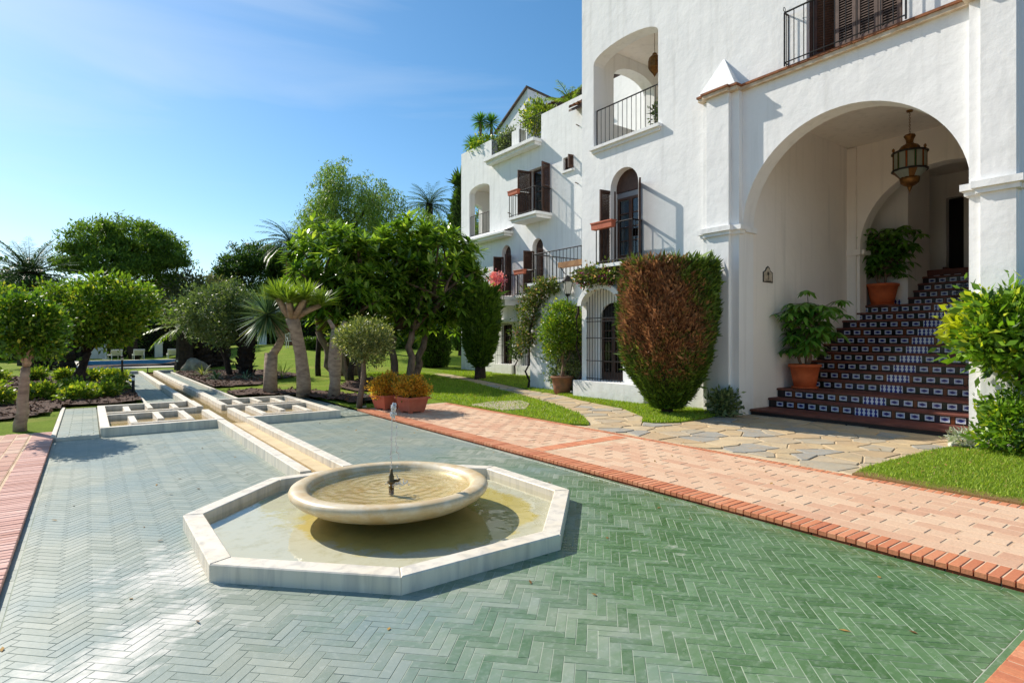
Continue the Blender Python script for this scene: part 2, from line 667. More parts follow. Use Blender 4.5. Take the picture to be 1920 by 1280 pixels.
def grassM(name, dry=0.0):
    t = NT(name)
    v = t.coord('pos')
    a = t.mix(t.noise(v, 1.3, 5), lin(100, 124, 30), lin(140, 160, 48))
    b = t.noise(v, 45, 4, 0.7)
    c = t.mix(t.math('MULTIPLY', t.ramp(b, 0.4, 0.75), 0.6), a, lin(54, 82, 20))
    d = t.noise(v, 0.7, 4)
    c = t.mix(t.math('MULTIPLY', t.ramp(d, 0.52, 0.75), dry), c, lin(176, 158, 88))
    sp = t.new("ShaderNodeSeparateXYZ")
    t.link(v, sp.inputs[0])
    wr = t.math('SUBTRACT', 1.0, t.math('MULTIPLY', t.math('SUBTRACT', sp.outputs[0], 6.5), 2.4))
    wr = t.math('ADD', wr, t.math('MULTIPLY', t.math('SUBTRACT', t.noise(v, 4, 5, .7), .5), 1.6))
    wr = t.math('MULTIPLY', t.ramp(wr, .25, .9), t.math('LESS_THAN', sp.outputs[1], 2.9))
    c = t.mix(wr, c, lin(150, 120, 78))
    t.col(c)
    t.b.inputs['Roughness'].default_value = 0.95
    t.b.inputs['Specular IOR Level'].default_value = 0.1
    t.bump(t.noise(v, 70, 5, 0.7), 0.9, 0.03)
    return t.m


m_grass = grassM("lawn_grass", 0.1)
m_grass_far = grassM("back_lawn_grass", 0.5)
m_blade = leafM("grass_blade", lin(106, 132, 30), lin(168, 186, 62), 0.3, 0.6, (lin(170, 150, 84), 0.06))


def waterM(name, tint, ior, bscale, bstr, stretch=None):
    """clear shallow water: sky reflection by Fresnel over a tinted see-through body"""
    t = NT(name)
    v = t.coord('pos')
    h = t.noise(v, bscale, 3, 0.5, stretch)
    b = t.new("ShaderNodeBump")
    b.inputs['Strength'].default_value = bstr
    b.inputs['Distance'].default_value = 0.02
    t.link(h, b.inputs['Height'])
    lw = t.new("ShaderNodeLayerWeight")          # Schlick reflectance, the same from both sides
    lw.inputs['Blend'].default_value = 0.5
    t.link(b.outputs[0], lw.inputs['Normal'])
    f0 = ((ior - 1) / (ior + 1)) ** 2
    fac = t.math('ADD', f0, t.math('MULTIPLY', t.math('POWER', lw.outputs['Facing'], 5.0), 1 - f0))
    gl = t.new("ShaderNodeBsdfGlossy")
    gl.inputs['Roughness'].default_value = 0.02
    t.link(b.outputs[0], gl.inputs['Normal'])
    tr = t.new("ShaderNodeBsdfTransparent")
    tr.inputs['Color'].default_value = (*tint, 1)
    mx = t.new("ShaderNodeMixShader")
    t.link(fac, mx.inputs[0])
    t.link(tr.outputs[0], mx.inputs[1])
    t.link(gl.outputs[0], mx.inputs[2])
    t.link(mx.outputs[0], t.out.inputs['Surface'])
    return t.m


m_water = waterM("basin_water", (0.96, 0.965, 0.90), 1.36, 4, 0.22)
m_water_r = waterM("rippled_water", (0.93, 0.90, 0.74), 1.33, 16, 0.55)
m_water_c = waterM("channel_water", (0.95, 0.92, 0.80), 1.33, 8, 0.12)
m_glass = waterM("window_glass", (0.55, 0.60, 0.62), 1.6, 2, 0.02)

# ------------------------------------------------------------------ ground, lawns, beds
def sheet(name, xs, ys, zf, mat, drop=None):
    X, Y = np.meshgrid(xs, ys)
    Z = zf(X, Y)
    V = np.stack([X, Y, Z], -1).reshape(-1, 3)
    nx, ny = len(xs), len(ys)
    i, j = np.meshgrid(np.arange(nx - 1), np.arange(ny - 1))
    a = (j * nx + i).ravel()
    F = np.stack([a, a + 1, a + nx + 1, a + nx], -1)
    if drop is not None:
        cx = (X[:-1, :-1] + X[1:, 1:]).ravel() / 2
        cy = (Y[:-1, :-1] + Y[1:, 1:]).ravel() / 2
        F = F[~drop(cx, cy)]
    return put(name, mesh_np(name, V, F, mat, True))


xs = np.array([-900, -300, -120, -60, -30, -15, -8, -4, 0, 4, 8, 12, 16, 20, 25, 32, 40, 60, 120, 300, 900.])
ys = np.array([-600, -200, -60, -20, -8, 0, 6, 12, 16, 20, 23, 26, 29, 32, 35, 38, 41, 45, 60, 120, 300, 1200.])
tag(sheet("ground", xs, ys, lambda x, y: terr(x, y) - 0.20, m_soil), kind='structure')

POOL = (-0.2, 5.6, 34.2, 44.5)


def lawn_drop(x, y):
    d = (x > 1.02) & (x < 2.88) & (y < 29.2)
    d |= (x > -0.45) & (x < 4.45) & (y < 15.05)
    d |= (x > POOL[0] - 0.7) & (x < POOL[1] + 0.7) & (y > POOL[2] - 1.2) & (y < POOL[3] + 0.7)
    d |= (y < 11.45) & (x < 6.4)
    return d


xs = np.unique(np.concatenate([[-400, -150, -60, -30, -16, -8, -5, -3, -2, -0.9, -0.45, 1.02, 2.88, 3.6, 4.45, 6.3, 6.4], np.arange(7, 24, 1.0), [28, 34, 45, 70, 150, 400]]))
ys = np.unique(np.concatenate([[11.45, 15.05, 29.2, 33.0, 45.2], np.arange(12, 48, 1.5), [52, 60, 80, 130, 250, 600]]))
tag(sheet("back_lawn", xs, ys, lambda x, y: terr(x, y), m_grass_far, lawn_drop), kind='structure')


def flat_poly(name, poly, z, mat, skirt=0.1, kind='structure'):
    tris = tessellate_polygon([[Vector((p[0], p[1], 0)) for p in poly]])
    n = len(poly)
    V = [(p[0], p[1], z) for p in poly] + [(p[0], p[1], z - skirt) for p in poly]
    F = [tuple(t) for t in tris] + [(i, (i + 1) % n, n + (i + 1) % n, n + i) for i in range(n)]
    mb = MB().add(V, F)
    o = mb.build(name, mat)
    return tag(o, kind=kind)


def blades(name, poly, n, z, h=(0.025, 0.05), mat=None, wd=0.006):
    P = np.array(poly)
    lo, hi = P.min(0), P.max(0)
    x = rng.uniform(lo[0], hi[0], n * 3)
    y = rng.uniform(lo[1], hi[1], n * 3)
    k = inside(poly, x, y)
    x, y = x[k][:n], y[k][:n]
    keep = ~((y < 2.9) & (x < 6.95) & (rng.uniform(0, 1, len(x)) > (x - 6.45) * 2))
    x, y = x[keep], y[keep]
    n = len(x)
    a = rng.uniform(0, 2 * np.pi, n)
    hh = rng.uniform(*h, n)
    lean = rng.normal(0, 0.5, (n, 2)) * hh[:, None]
    c, s = np.cos(a) * wd, np.sin(a) * wd
    zb = z if np.isscalar(z) else z(x, y)
    V = np.empty((n, 3, 3))
    V[:, 0] = np.stack([x - c, y - s, np.zeros(n) + zb], -1)
    V[:, 1] = np.stack([x + c, y + s, np.zeros(n) + zb], -1)
    V[:, 2] = np.stack([x + lean[:, 0], y + lean[:, 1], zb + hh], -1)
    F = np.arange(n * 3).reshape(-1, 3)
    o = put(name, mesh_np(name, V.reshape(-1, 3), F, mat or m_blade))
    return tag(o, kind='stuff')


def curve_pts(P, n=6):
    """Catmull-Rom through a closed polygon"""
    P = [Vector(p) for p in P]
    out = []
    m = len(P)
    for i in range(m):
        a, b, c, d = P[i - 1], P[i], P[(i + 1) % m], P[(i + 2) % m]
        for k in range(n):
            t = k / n
            q = 0.5 * ((2 * b) + (c - a) * t + (2 * a - 5 * b + 4 * c - d) * t * t + (3 * b - a - 3 * c + d) * t ** 3)
            out.append((q.x, q.y))
    return out


E_X = 6.52       # far edge of the brick path
lawn_tip = [(E_X, 10.4), (E_X, 9.0), (E_X + .02, 7.25), (6.72, 6.98), (7.0, 7.3), (7.55, 8.1), (8.2, 9.6), (9.05, 12.4), (10.2, 16.3), (11.1, 21.0), (11.2, 24), (9.0, 24), (8.0, 18), (6.6, 12.0)]
poly_tip = lawn_tip
poly_hedge = [(9.75, 11.3), (9.25, 9.9), (8.85, 8.2), (8.2, 7.1), (7.72, 6.72), (7.75, 6.5), (8.1, 6.3), (8.6, 6.28), (9.3, 6.38), (9.94, 6.45), (9.94, 8.5), (10.2, 10.8)]
poly_right = [(E_X, -3), (E_X, 2.80), (7.0, 2.86), (7.8, 2.83), (8.6, 2.80), (9.15, 2.74), (9.28, 2.62), (9.5, 2.1), (9.9, 1.2), (10.6, 0.4), (14, -3)]
poly_wing = [(10.2, 11.9), (9.75, 11.35), (9.9, 12.6), (10.95, 16.7), (11.8, 20.6), (12.2, 25), (14.2, 25), (13.8, 22), (13.75, 12.0)]
for nm, pl, nb in (("lawn_by_brick_path", poly_tip, 26000), ("lawn_under_hedge", poly_hedge, 15000), ("lawn_by_arch", poly_right, 60000), ("lawn_by_wing", poly_wing, 16000)):
    flat_poly(nm, pl, GZ + 0.012, m_grass)
    blades("grass", pl, nb, GZ + 0.01, (0.02, 0.045) if nb > 30000 else (0.03, 0.06), wd=0.005 if nb > 30000 else 0.009)

# mulch beds
def bed(name, poly, res, amp, seed):
    P = np.array(poly)
    lo, hi = P.min(0), P.max(0)
    xs = np.arange(lo[0], hi[0] + res, res)
    ys = np.arange(lo[1], hi[1] + res, res)
    r2 = np.random.default_rng(seed)
    H = r2.uniform(0, 1, (len(ys) + 2, len(xs) + 2))
    H = (H[1:-1, 1:-1] * 2 + H[:-2, 1:-1] + H[2:, 1:-1] + H[1:-1, :-2] + H[1:-1, 2:]) / 6
    mul = lambda x, y: terr(x, y) + 0.012 + amp * H[:len(ys), :len(xs)]
    o = sheet(name, xs, ys, mul, m_mulch, lambda x, y: ~inside(poly, x, y))
    tag(o, kind='structure')
    # loose bark
    n = int(area(poly) * 90)
    x = r2.uniform(lo[0], hi[0], n)
    y = r2.uniform(lo[1], hi[1], n)
    k = inside(poly, x, y)
    x, y = x[k], y[k]
    n = len(x)
    c = np.stack([x, y, terr(x, y) + 0.02 + amp * r2.uniform(0.3, 0.9, n)], -1)
    d1 = r2.normal(0, 1, (n, 3)) * [1, 1, 0.4]
    d1 /= np.linalg.norm(d1, axis=1)[:, None]
    d2 = np.cross(d1, r2.normal(0, 1, (n, 3)))
    d2 /= np.linalg.norm(d2, axis=1)[:, None]
    l = r2.uniform(0.015, 0.05, n)[:, None]
    V = np.stack([c - d1 * l - d2 * l * .4, c + d1 * l - d2 * l * .4, c + d1 * l + d2 * l * .4, c - d1 * l + d2 * l * .4], 1)
    tag(put("bark_chips", mesh_np("bark_chips", V.reshape(-1, 3), np.arange(n * 4).reshape(-1, 4), m_chip)), kind='stuff')


bed("mulch_bed_left", [(-0.50, 15.2), (0.3, 15.25), (0.98, 15.4), (0.98, 22.0), (0.9, 27.5), (-1.5, 28), (-6, 26), (-7, 18), (-5.5, 13.6), (-3, 13.2), (-1.2, 13.3), (-0.55, 13.9)], 0.16, 0.10, 1)
bed("mulch_bed_right", [(2.92, 15.3), (4.0, 15.2), (4.55, 13.2), (4.62, 12.3), (5.3, 12.2), (5.6, 13.5), (5.2, 15.0), (4.6, 16.6), (3.6, 17.2), (2.92, 17.0)], 0.14, 0.10, 2)
bed("mulch_bed_far", [(2.92, 18.6), (4.2, 18.8), (5.2, 21), (6.6, 22.5), (6.2, 26.0), (4.6, 28), (2.95, 28)], 0.18, 0.10, 3)
bed("mulch_bed_under_trees", [(5.9, 14.8), (7.2, 15.6), (8.6, 17.4), (9.0, 19.2), (8.2, 19.8), (6.8, 18.4), (5.8, 16.4)], 0.18, 0.08, 4)
bed("shrub_bed_by_arch", [(9.15, 2.7), (9.9, 2.62), (10.4, 1.8), (11.2, 0.6), (10.4, 0.6), (9.7, 1.9)], 0.1, 0.06, 5)

# ------------------------------------------------------------------ green tiled pool floor
PX0, PX1, PY0, PY1 = -0.42, 4.46, 0.785, 10.72
floor = tag(MB().box(PX0, PX1, PY0, 15.1, -0.12, -0.0016).build("pool_floor", m_grout), kind='structure')
TL, TW, JT = 0.211, 0.0548, 0.0034
s2 = math.sqrt(0.5)


def to_xy(u, v):
    return (1.37 + (u - v) * s2, 0.9 + (u + v) * s2)


def joined(name, polys, z1, z0, mat, parent, tints, c=0.003, dz=0.0):
    V, F, T = [], [], []
    for P, tn in zip(polys, tints):
        mb = MB()
        zz = z1 + random.uniform(-dz, dz)
        mb.prism(P, z0, zz, c)
        b = len(V)
        V += mb.v
        F += [tuple(i + b for i in f) for f in mb.f]
        T += [tn] * len(mb.f)
    base = W[parent.name] if parent else Vector((0, 0, 0))
    me = mesh_py(name, [(v[0] - base.x, v[1] - base.y, v[2] - base.z) for v in V], F, mat)
    at = me.attributes.new('tint', 'FLOAT', 'FACE')
    at.data.foreach_set('value', T)
    o = put(name, me, parent, base)
    return tag(o, kind='stuff')


tiles = []
for j in range(-14, 30):
    for i in range(-60, 240):
        u0, v0 = i * TW + j * TL, i * TW - j * TL
        for (a, b, cc, d, typ) in ((u0, u0 + TL, v0, v0 + TW, 0), (u0 + TL, u0 + TL + TW, v0 + TW - TL, v0 + TW, 1)):
            cx, cy = to_xy((a + b) / 2, (cc + d) / 2)
            if not (PX0 - .2 < cx < PX1 + .2 and PY0 - .2 < cy < PY1 + .2):
                continue
            h = JT / 2
            P = [to_xy(a + h, cc + h), to_xy(b - h, cc + h), to_xy(b - h, d - h), to_xy(a + h, d - h)]
            tiles.append((cx, cy, typ, P))
BR = 0.058   # border row width
full, cut = [], []
for cx, cy, typ, P in tiles:
    r = math.hypot(cx - 2.09, cy - 4.59)
    if r < 1.30 or (1.85 < cx < 2.2 and 6.1 < cy):
        continue
    Q = P
    for a, b, c in ((-1, 0, -(PX0 + BR)), (1, 0, PX1 - BR), (0, -1, -(PY0 + BR)), (0, 1, PY1)):
        Q = clip_poly(Q, a, b, c)
        if len(Q) < 3:
            break
    if len(Q) < 3 or area(Q) < 2e-4:
        continue
    if Q == P:
        full.append((cx, cy, typ, P))
    else:
        cut.append(Q)


def screen_size(cx, cy):
    d = cx * math.sin(R(YAW)) + cy * math.cos(R(YAW))
    if d < 0.6:
        return 0
    u = (cx * math.cos(R(YAW)) - cy * math.sin(R(YAW))) / d
    v = 1.5 / d
    if abs(u) > 0.9 or v > 0.62:
        return 0
    return 1 / d


full.sort(key=lambda t: -screen_size(t[0], t[1]))
near, rest = full[:300], full[300:]
cx0, cy0, _, P0 = next(t for t in near if t[2] == 0)
mbt = MB().prism([(p[0] - cx0, p[1] - cy0) for p in P0], -0.008, 0.0, 0.0011)
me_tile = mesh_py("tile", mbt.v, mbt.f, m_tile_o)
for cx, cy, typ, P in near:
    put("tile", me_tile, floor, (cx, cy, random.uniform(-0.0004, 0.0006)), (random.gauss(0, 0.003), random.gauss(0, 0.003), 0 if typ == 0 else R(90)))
# border rows of long tiles
by = []
x = PX0 + 0.002
while x < PX1 - 0.01:
    x1 = min(x + 0.215, PX1 - 0.002)
    by.append([(x, PY0 + .003), (x1 - .003, PY0 + .003), (x1 - .003, PY0 + BR - .004), (x, PY0 + BR - .004)])
    x = x1
for xa in (PX0, PX1 - BR):
    y = PY0 + BR
    while y < PY1:
        y1 = min(y + 0.215, PY1)
        by.append([(xa + .003, y), (xa + BR - .004, y), (xa + BR - .004, y1 - .003), (xa + .003, y1 - .003)])
        y = y1
allp = [t[3] for t in rest] + cut + by
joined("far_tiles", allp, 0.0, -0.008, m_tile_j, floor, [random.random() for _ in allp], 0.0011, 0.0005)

# raised side strips past the lattice and the strips along the far channel: long tiles
def strip(name, x0, x1, y0, y1, z, pitch=0.30, wd=0.15):
    s = tag(MB().box(x0, x1, y0, y1, -0.12, z - 0.006).build(name, m_grout), kind='structure')
    P = []
    y = y0
    row = 0
    while y < y1 - 0.02:
        x = x0 - (pitch / 2 if row % 2 else 0)
        while x < x1:
            a, b = max(x, x0), min(x + pitch, x1)
            if b - a > 0.03:
                P.append([(a + .004, y + .004), (b - .004, y + .004), (b - .004, min(y + wd, y1) - .004), (a + .004, min(y + wd, y1) - .004)])
            x += pitch
        y += wd
        row += 1
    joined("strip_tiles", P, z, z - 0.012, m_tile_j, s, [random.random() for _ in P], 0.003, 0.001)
    return s


strip("side_strip_left", -0.38, 0.14, 10.74, 15.05, 0.045)
strip("side_strip_right", 3.88, 4.44, 10.74, 15.05, 0.02)
strip("channel_strip_left", 1.07, 1.70, 15.0, 28.8, 0.01)
strip("channel_strip_right", 2.38, 2.85, 15.0, 28.8, 0.01)
eb = MB()
eb.cbox(-0.44, -0.38, 10.74, 15.1, -0.1, 0.075)
eb.cbox(-0.38, 0.14, 10.70, 10.74, -0.1, 0.052)
tag(eb.build("strip_edging_left", m_stone), kind='structure')
tag(MB().cbox(1.00, 1.068, 15.08, 28.9, -0.1, 0.07).build("strip_edging_far_left", m_stone), kind='structure')
tag(MB().cbox(2.852, 2.92, 15.08, 28.9, -0.1, 0.07).build("strip_edging_far_right", m_stone), kind='structure')

# ------------------------------------------------------------------ brick paths and kerbs
KZ = 0.056


def brick_mesh(lx, ly, h, mat, c=0.004):
    mb = MB().prism([(-lx / 2, -ly / 2), (lx / 2, -ly / 2), (lx / 2, ly / 2), (-lx / 2, ly / 2)], -h, 0, c)
    return mesh_py("brick", mb.v, mb.f, mat)


# right kerb: soldiers on top, stretchers on the face
kerb = thing("brick_kerb", "orange brick kerb with soldier bricks on top between green pool and path", "kerb", (4.58, 6.0, 0))
MB().box(4.475, 4.695, -1.6, 11.42, -0.12, KZ - 0.0045).build("mortar_bed", m_mortar, kerb)
meS = brick_mesh(0.243, 0.060, 0.035, m_kerb_o, 0.004)
y = PY0 + 0.04
while y < 11.4:
    put("soldier_brick", meS, kerb, (4.447 + 0.1215, y, KZ + random.uniform(-.0015, .0015)), (random.gauss(0, .006), random.gauss(0, .006), random.gauss(0, .008)))
    y += 0.0682
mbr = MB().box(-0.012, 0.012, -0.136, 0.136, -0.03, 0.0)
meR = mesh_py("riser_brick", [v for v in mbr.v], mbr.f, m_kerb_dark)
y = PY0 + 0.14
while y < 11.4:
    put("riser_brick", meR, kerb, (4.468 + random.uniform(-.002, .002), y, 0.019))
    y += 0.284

# left kerb
kl = thing("brick_kerb", "faded pink brick kerb along the left edge of the green pool", "kerb", (-0.55, 6.0, 0))
MB().box(-0.695, -0.435, -1.6, 11.45, -0.12, KZ - 0.0045).build("mortar_bed", m_mortar, kl)
meS2 = brick_mesh(0.262, 0.060, 0.035, m_lkerb_o, 0.004)
y = 2.6
while y < 11.45:
    put("soldier_brick", meS2, kl, (-0.41 - 0.131, y, KZ + random.uniform(-.0015, .0015)), (random.gauss(0, .006), random.gauss(0, .006), random.gauss(0, .008)))
    y += 0.0682
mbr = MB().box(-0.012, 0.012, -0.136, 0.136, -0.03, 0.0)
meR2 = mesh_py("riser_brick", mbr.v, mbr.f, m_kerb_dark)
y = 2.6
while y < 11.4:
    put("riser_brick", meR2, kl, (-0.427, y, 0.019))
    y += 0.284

# near kerb across the end of the pool
kn = thing("brick_kerb", "orange brick kerb across the near right corner of the green pool", "kerb", (2.0, 0.66, 0))
MB().box(-0.42, 4.45, 0.535, 0.775, -0.12, KZ - 0.0045).build("mortar_bed", m_mortar, kn)
x = 1.6
while x < 4.44:
    put("soldier_brick", meS, kn, (x, 0.783 - 0.1215, KZ + random.uniform(-.0015, .0015)), (0, 0, R(90) + random.gauss(0, .008)))
    x += 0.0682

# unseen brick court behind the camera, added to bounce sunlight into the arched passage
rear = tag(MB().box(-8, 6.53, -16, -1.6, -0.12, KZ - 0.0034).build("added_bounce_court", m_mortar), kind='structure')
tag(MB().box(-0.42, 4.45, -1.6, 0.53, -0.12, KZ - 0.0033).build("near_brick_court", m_mortar), kind='structure')
P = []
row = 0
x = -6.0
while x < 6.4:
    y = -8.0 + (0.15 if row % 2 else 0)
    while y < 0.2:
        if (y < -1.9) or (-0.40 < x < 4.28 and y < 0.2):
            P.append([(x, y), (x + .14, y), (x + .14, y + .285), (x, y + .285)])
        y += 0.299
    x += 0.152
    row += 1
joined("court_bricks", P, KZ, KZ - .03, m_brick_j, rear, [random.random() for _ in P], 0.004, 0.0015)
# path of running bricks
path = tag(MB().box(4.70, 6.53, -1.6, 11.4, -0.12, KZ - 0.0032).build("brick_path", m_mortar), kind='structure')
NR, RP = 11, (6.39 - 4.70) / 11
pb = []
for r in range(NR):
    xc = 4.70 + RP * (r + 0.5)
    y = -1.5 + (0.15 if r % 2 else 0) + random.uniform(-.01, .01)
    while y < 11.25:
        if not (5.60 < y < 6.10):
            pb.append((xc, y))
        y += 0.299
pb.sort(key=lambda t: -screen_size(*t))
meB = brick_mesh(RP - 0.014, 0.283, 0.03, m_brick_o, 0.004)
for xc, y in pb[:296]:
    put("brick", meB, path, (xc, y, KZ + random.uniform(-.0015, .002)), (random.gauss(0, .005), random.gauss(0, .005), random.gauss(0, .008)))
rest = [[(x - RP / 2 + .007, y - .141), (x + RP / 2 - .007, y - .141), (x + RP / 2 - .007, y + .141), (x - RP / 2 + .007, y + .141)] for x, y in pb[296:]]
joined("far_bricks", rest, KZ, KZ - 0.03, m_brick_j, path, [random.random() for _ in rest], 0.004, 0.0015)
meE = brick_mesh(0.118, 0.060, 0.035, m_kerb_o, 0.004)
y = 0.5
while y < 11.3:
    put("edge_brick", meE, path, (6.455, y, KZ + random.uniform(-.001, .0015)), (0, 0, random.gauss(0, .01)))
    y += 0.0682
x = 4.735
while x < 6.36:
    put("band_brick", meS, path, (x, 5.85 + .04 * (x - 4.7), KZ + random.uniform(-.001, .0015)), (0, 0, R(90) + random.gauss(0, .01)))
    x += 0.0682
# left terrace of faded bricks
lp = tag(MB().box(-7, -0.70, -1.6, 11.45, -0.12, KZ - 0.0035).build("left_brick_terrace", m_mortar), kind='structure')
P = []
row = 0
x = -0.705
while x > -5:
    y = 3.0 + (0.15 if row % 2 else 0)
    while y < 11.3:
        P.append([(x - .14, y), (x, y), (x, y + .285), (x - .14, y + .285)])
        y += 0.299
    x -= 0.152
    row += 1
vis = [p for p in P if p[0][0] > -1.6 and p[0][1] > 6.5]
oth = [p for p in P if not (p[0][0] > -1.6 and p[0][1] > 6.5)]
m_lb_o = brickM("faded_path_brick_near", lin(206, 180, 158), lin(196, 152, 134), lin(178, 132, 116), 'object')
meLB = brick_mesh(0.14, 0.285, 0.03, m_lb_o)
for p in vis[:200]:
    put("brick", meLB, lp, ((p[0][0] + p[1][0]) / 2, p[0][1] + .1425, KZ + random.uniform(-.0015, .0015)))
joined("far_bricks", oth + vis[200:], KZ, KZ - .03, m_lbrick_j, lp, [random.random() for _ in oth + vis[200:]], 0.004, 0.0015)

# ------------------------------------------------------------------ crazy paving of flagstones
t = NT("flagstone")
rnd = t.new("ShaderNodeObjectInfo").outputs['Random']
rp = t.new("ShaderNodeValToRGB")
cols = [lin(190, 166, 128), lin(198, 176, 140), lin(182, 156, 120), lin(172, 160, 138), lin(156, 152, 142), lin(192, 168, 130), lin(182, 164, 136)]
rp.color_ramp.interpolation = 'CONSTANT'
rp.color_ramp.elements[0].color = (*cols[0], 1)
rp.color_ramp.elements[1].position = 1 / 7
rp.color_ramp.elements[1].color = (*cols[1], 1)
for i in range(2, 7):
    e = rp.color_ramp.elements.new(i / 7)
    e.color = (*cols[i], 1)
t.link(rnd, rp.inputs[0])
v = t.coord('pos')
c = t.mix(t.math('MULTIPLY', t.ramp(t.noise(v, 3.5, 6, 0.65), 0.42, 0.68), 0.55), rp.outputs[0], lin(136, 130, 118))
c = t.mix(t.math('MULTIPLY', t.ramp(t.noise(v, 7, 5, 0.7), 0.5, 0.75), 0.5), c, lin(206, 166, 108))
t.col(c)
t.b.inputs['Roughness'].default_value = 0.8
t.bump(t.noise(v, 11, 6, 0.6), 0.35, 0.02)
m_flag = t.m

flagbase = tag(MB().prism([(6.53, -3), (16, -3), (16, 26), (10, 26), (6.6, 11.4), (6.53, 11.4)], -0.12, GZ - 0.016).build("flagstone_paving", M("paving_mortar", lin(204, 184, 150), lin(184, 162, 130), 5, 0.95, 0.3, 30)), kind='structure')


def voronoi(x0, x1, y0, y1, sp, keep, seed):
    r2 = random.Random(seed)
    pts = {}
    nx, ny = int((x1 - x0) / sp) + 1, int((y1 - y0) / sp) + 1
    for i in range(-1, nx + 1):
        for j in range(-1, ny + 1):
            pts[i, j] = (x0 + (i + .5 + r2.uniform(-.42, .42)) * sp, y0 + (j + .5 + r2.uniform(-.42, .42)) * sp)
    out = []
    for i in range(nx):
        for j in range(ny):
            p = pts[i, j]
            if not keep(*p):
                continue
            P = [(p[0] - sp * 1.5, p[1] - sp * 1.5), (p[0] + sp * 1.5, p[1] - sp * 1.5), (p[0] + sp * 1.5, p[1] + sp * 1.5), (p[0] - sp * 1.5, p[1] + sp * 1.5)]
            for di in range(-2, 3):
                for dj in range(-2, 3):
                    if (di or dj) and (i + di, j + dj) in pts:
                        q = pts[i + di, j + dj]
                        a, b = q[0] - p[0], q[1] - p[1]
                        L = math.hypot(a, b)
                        P = clip_poly(P, a / L, b / L, (a * (p[0] + q[0]) / 2 + b * (p[1] + q[1]) / 2) / L - 0.011)
                        if len(P) < 3:
                            break
            if len(P) >= 3 and area(P) > 0.012:
                out.append(P)
    return out


def flag_keep(x, y):
    a = (E_X + 0.12 < x < 10.6) and (2.5 < y < 6.9)
    b = (E_X + 0.12 < x < 9.4) and (6.8 < y < 8.4) and not inside(poly_tip, np.float64(x), np.float64(y))
    # the walk that winds back along the building
    yy = [6.5, 8.0, 9.7, 12.4, 16.4, 21.0, 25]
    xx = [7.4, 8.2, 8.75, 9.35, 10.6, 11.45, 11.7]
    xc = np.interp(y, yy, xx)
    cc = y >= 8.3 and abs(x - xc) < 0.62 and y < 24
    return bool(a or b or cc)


k = 0
for P in voronoi(6.2, 12.6, 2.2, 24.4, 0.40, flag_keep, 5):
    for a, b, c in ((-1, 0, -(E_X + .012)),):
        P = clip_poly(P, a, b, c)
    if len(P) < 3 or area(P) < 0.01:
        continue
    cx = sum(p[0] for p in P) / len(P)
    cy = sum(p[1] for p in P) / len(P)
    mb = MB().prism([(p[0] - cx, p[1] - cy) for p in P], -0.03, 0, 0.006)
    put("flagstone", mesh_py("flagstone", mb.v, mb.f, m_flag), flagbase, (cx, cy, GZ - 0.004 + random.uniform(-.004, .004)), (random.gauss(0, .006), random.gauss(0, .006), 0))
    k += 1
sl = MB().prism([(6.62, 10.5), (6.66, 9.35), (7.1, 9.2), (7.75, 9.9), (8.0, 10.55), (7.3, 10.75)], GZ - 0.02, GZ + 0.028, 0.01).build("stepping_slab", m_flag)
tag(sl, "flat grey stone slab set in the lawn beside the brick path", "stone slab")

# ------------------------------------------------------------------ octagonal fountain basin
OX, OY, OR, ZR = 2.09, 4.59, 1.61, 0.110
fount = thing("fountain", "octagonal marble basin with a round stone bowl and small water jet", "fountain", (OX, OY, 0))
ov = lambda k, r: (OX + r * math.cos(R(22.5 + 45 * k)), OY + r * math.sin(R(22.5 + 45 * k)))
RI = OR - 0.148
for k in range(8):
    P = [ov(k, OR), ov(k + 1, OR), ov(k + 1, RI), ov(k, RI)]
    # tiny mitre gap
    c = (sum(p[0] for p in P) / 4, sum(p[1] for p in P) / 4)
    P = [(c[0] + (p[0] - c[0]) * 0.9985, c[1] + (p[1] - c[1]) * 0.9985) for p in P]
    MB().prism(P, -0.05, ZR, 0.007).build("rim_slab", m_marble, fount)
t = NT("basin_bottom")
v = t.coord('pos')
sep = t.new("ShaderNodeSeparateXYZ")
t.link(v, sep.inputs[0])
dx = t.math('SUBTRACT', sep.outputs[0], OX + 0.22)
dy = t.math('SUBTRACT', sep.outputs[1], OY - 0.1)
dd = t.math('SQRT', t.math('ADD', t.math('MULTIPLY', dx, dx), t.math('MULTIPLY', dy, dy)))
f = t.math('ADD', dd, t.math('MULTIPLY', t.math('SUBTRACT', t.noise(v, 3.5, 6, 0.7), 0.5), 0.55))
c = t.mix(t.ramp(f, 0.93, 1.05), lin(190, 172, 98), lin(196, 192, 176))
c = t.mix(t.math('MULTIPLY', t.ramp(t.noise(v, 7, 5, 0.7), 0.5, 0.75), 0.5), c, lin(146, 134, 62))
t.col(c)
t.b.inputs['Roughness'].default_value = 0.8
MB().prism([ov(k, RI + 0.03) for k in range(8)], -0.06, 0.002).build("basin_floor", t.m, fount)
MB().face([ov(k, RI - 0.002) for k in range(8)], 0.048).build("basin_water", m_water, fount)
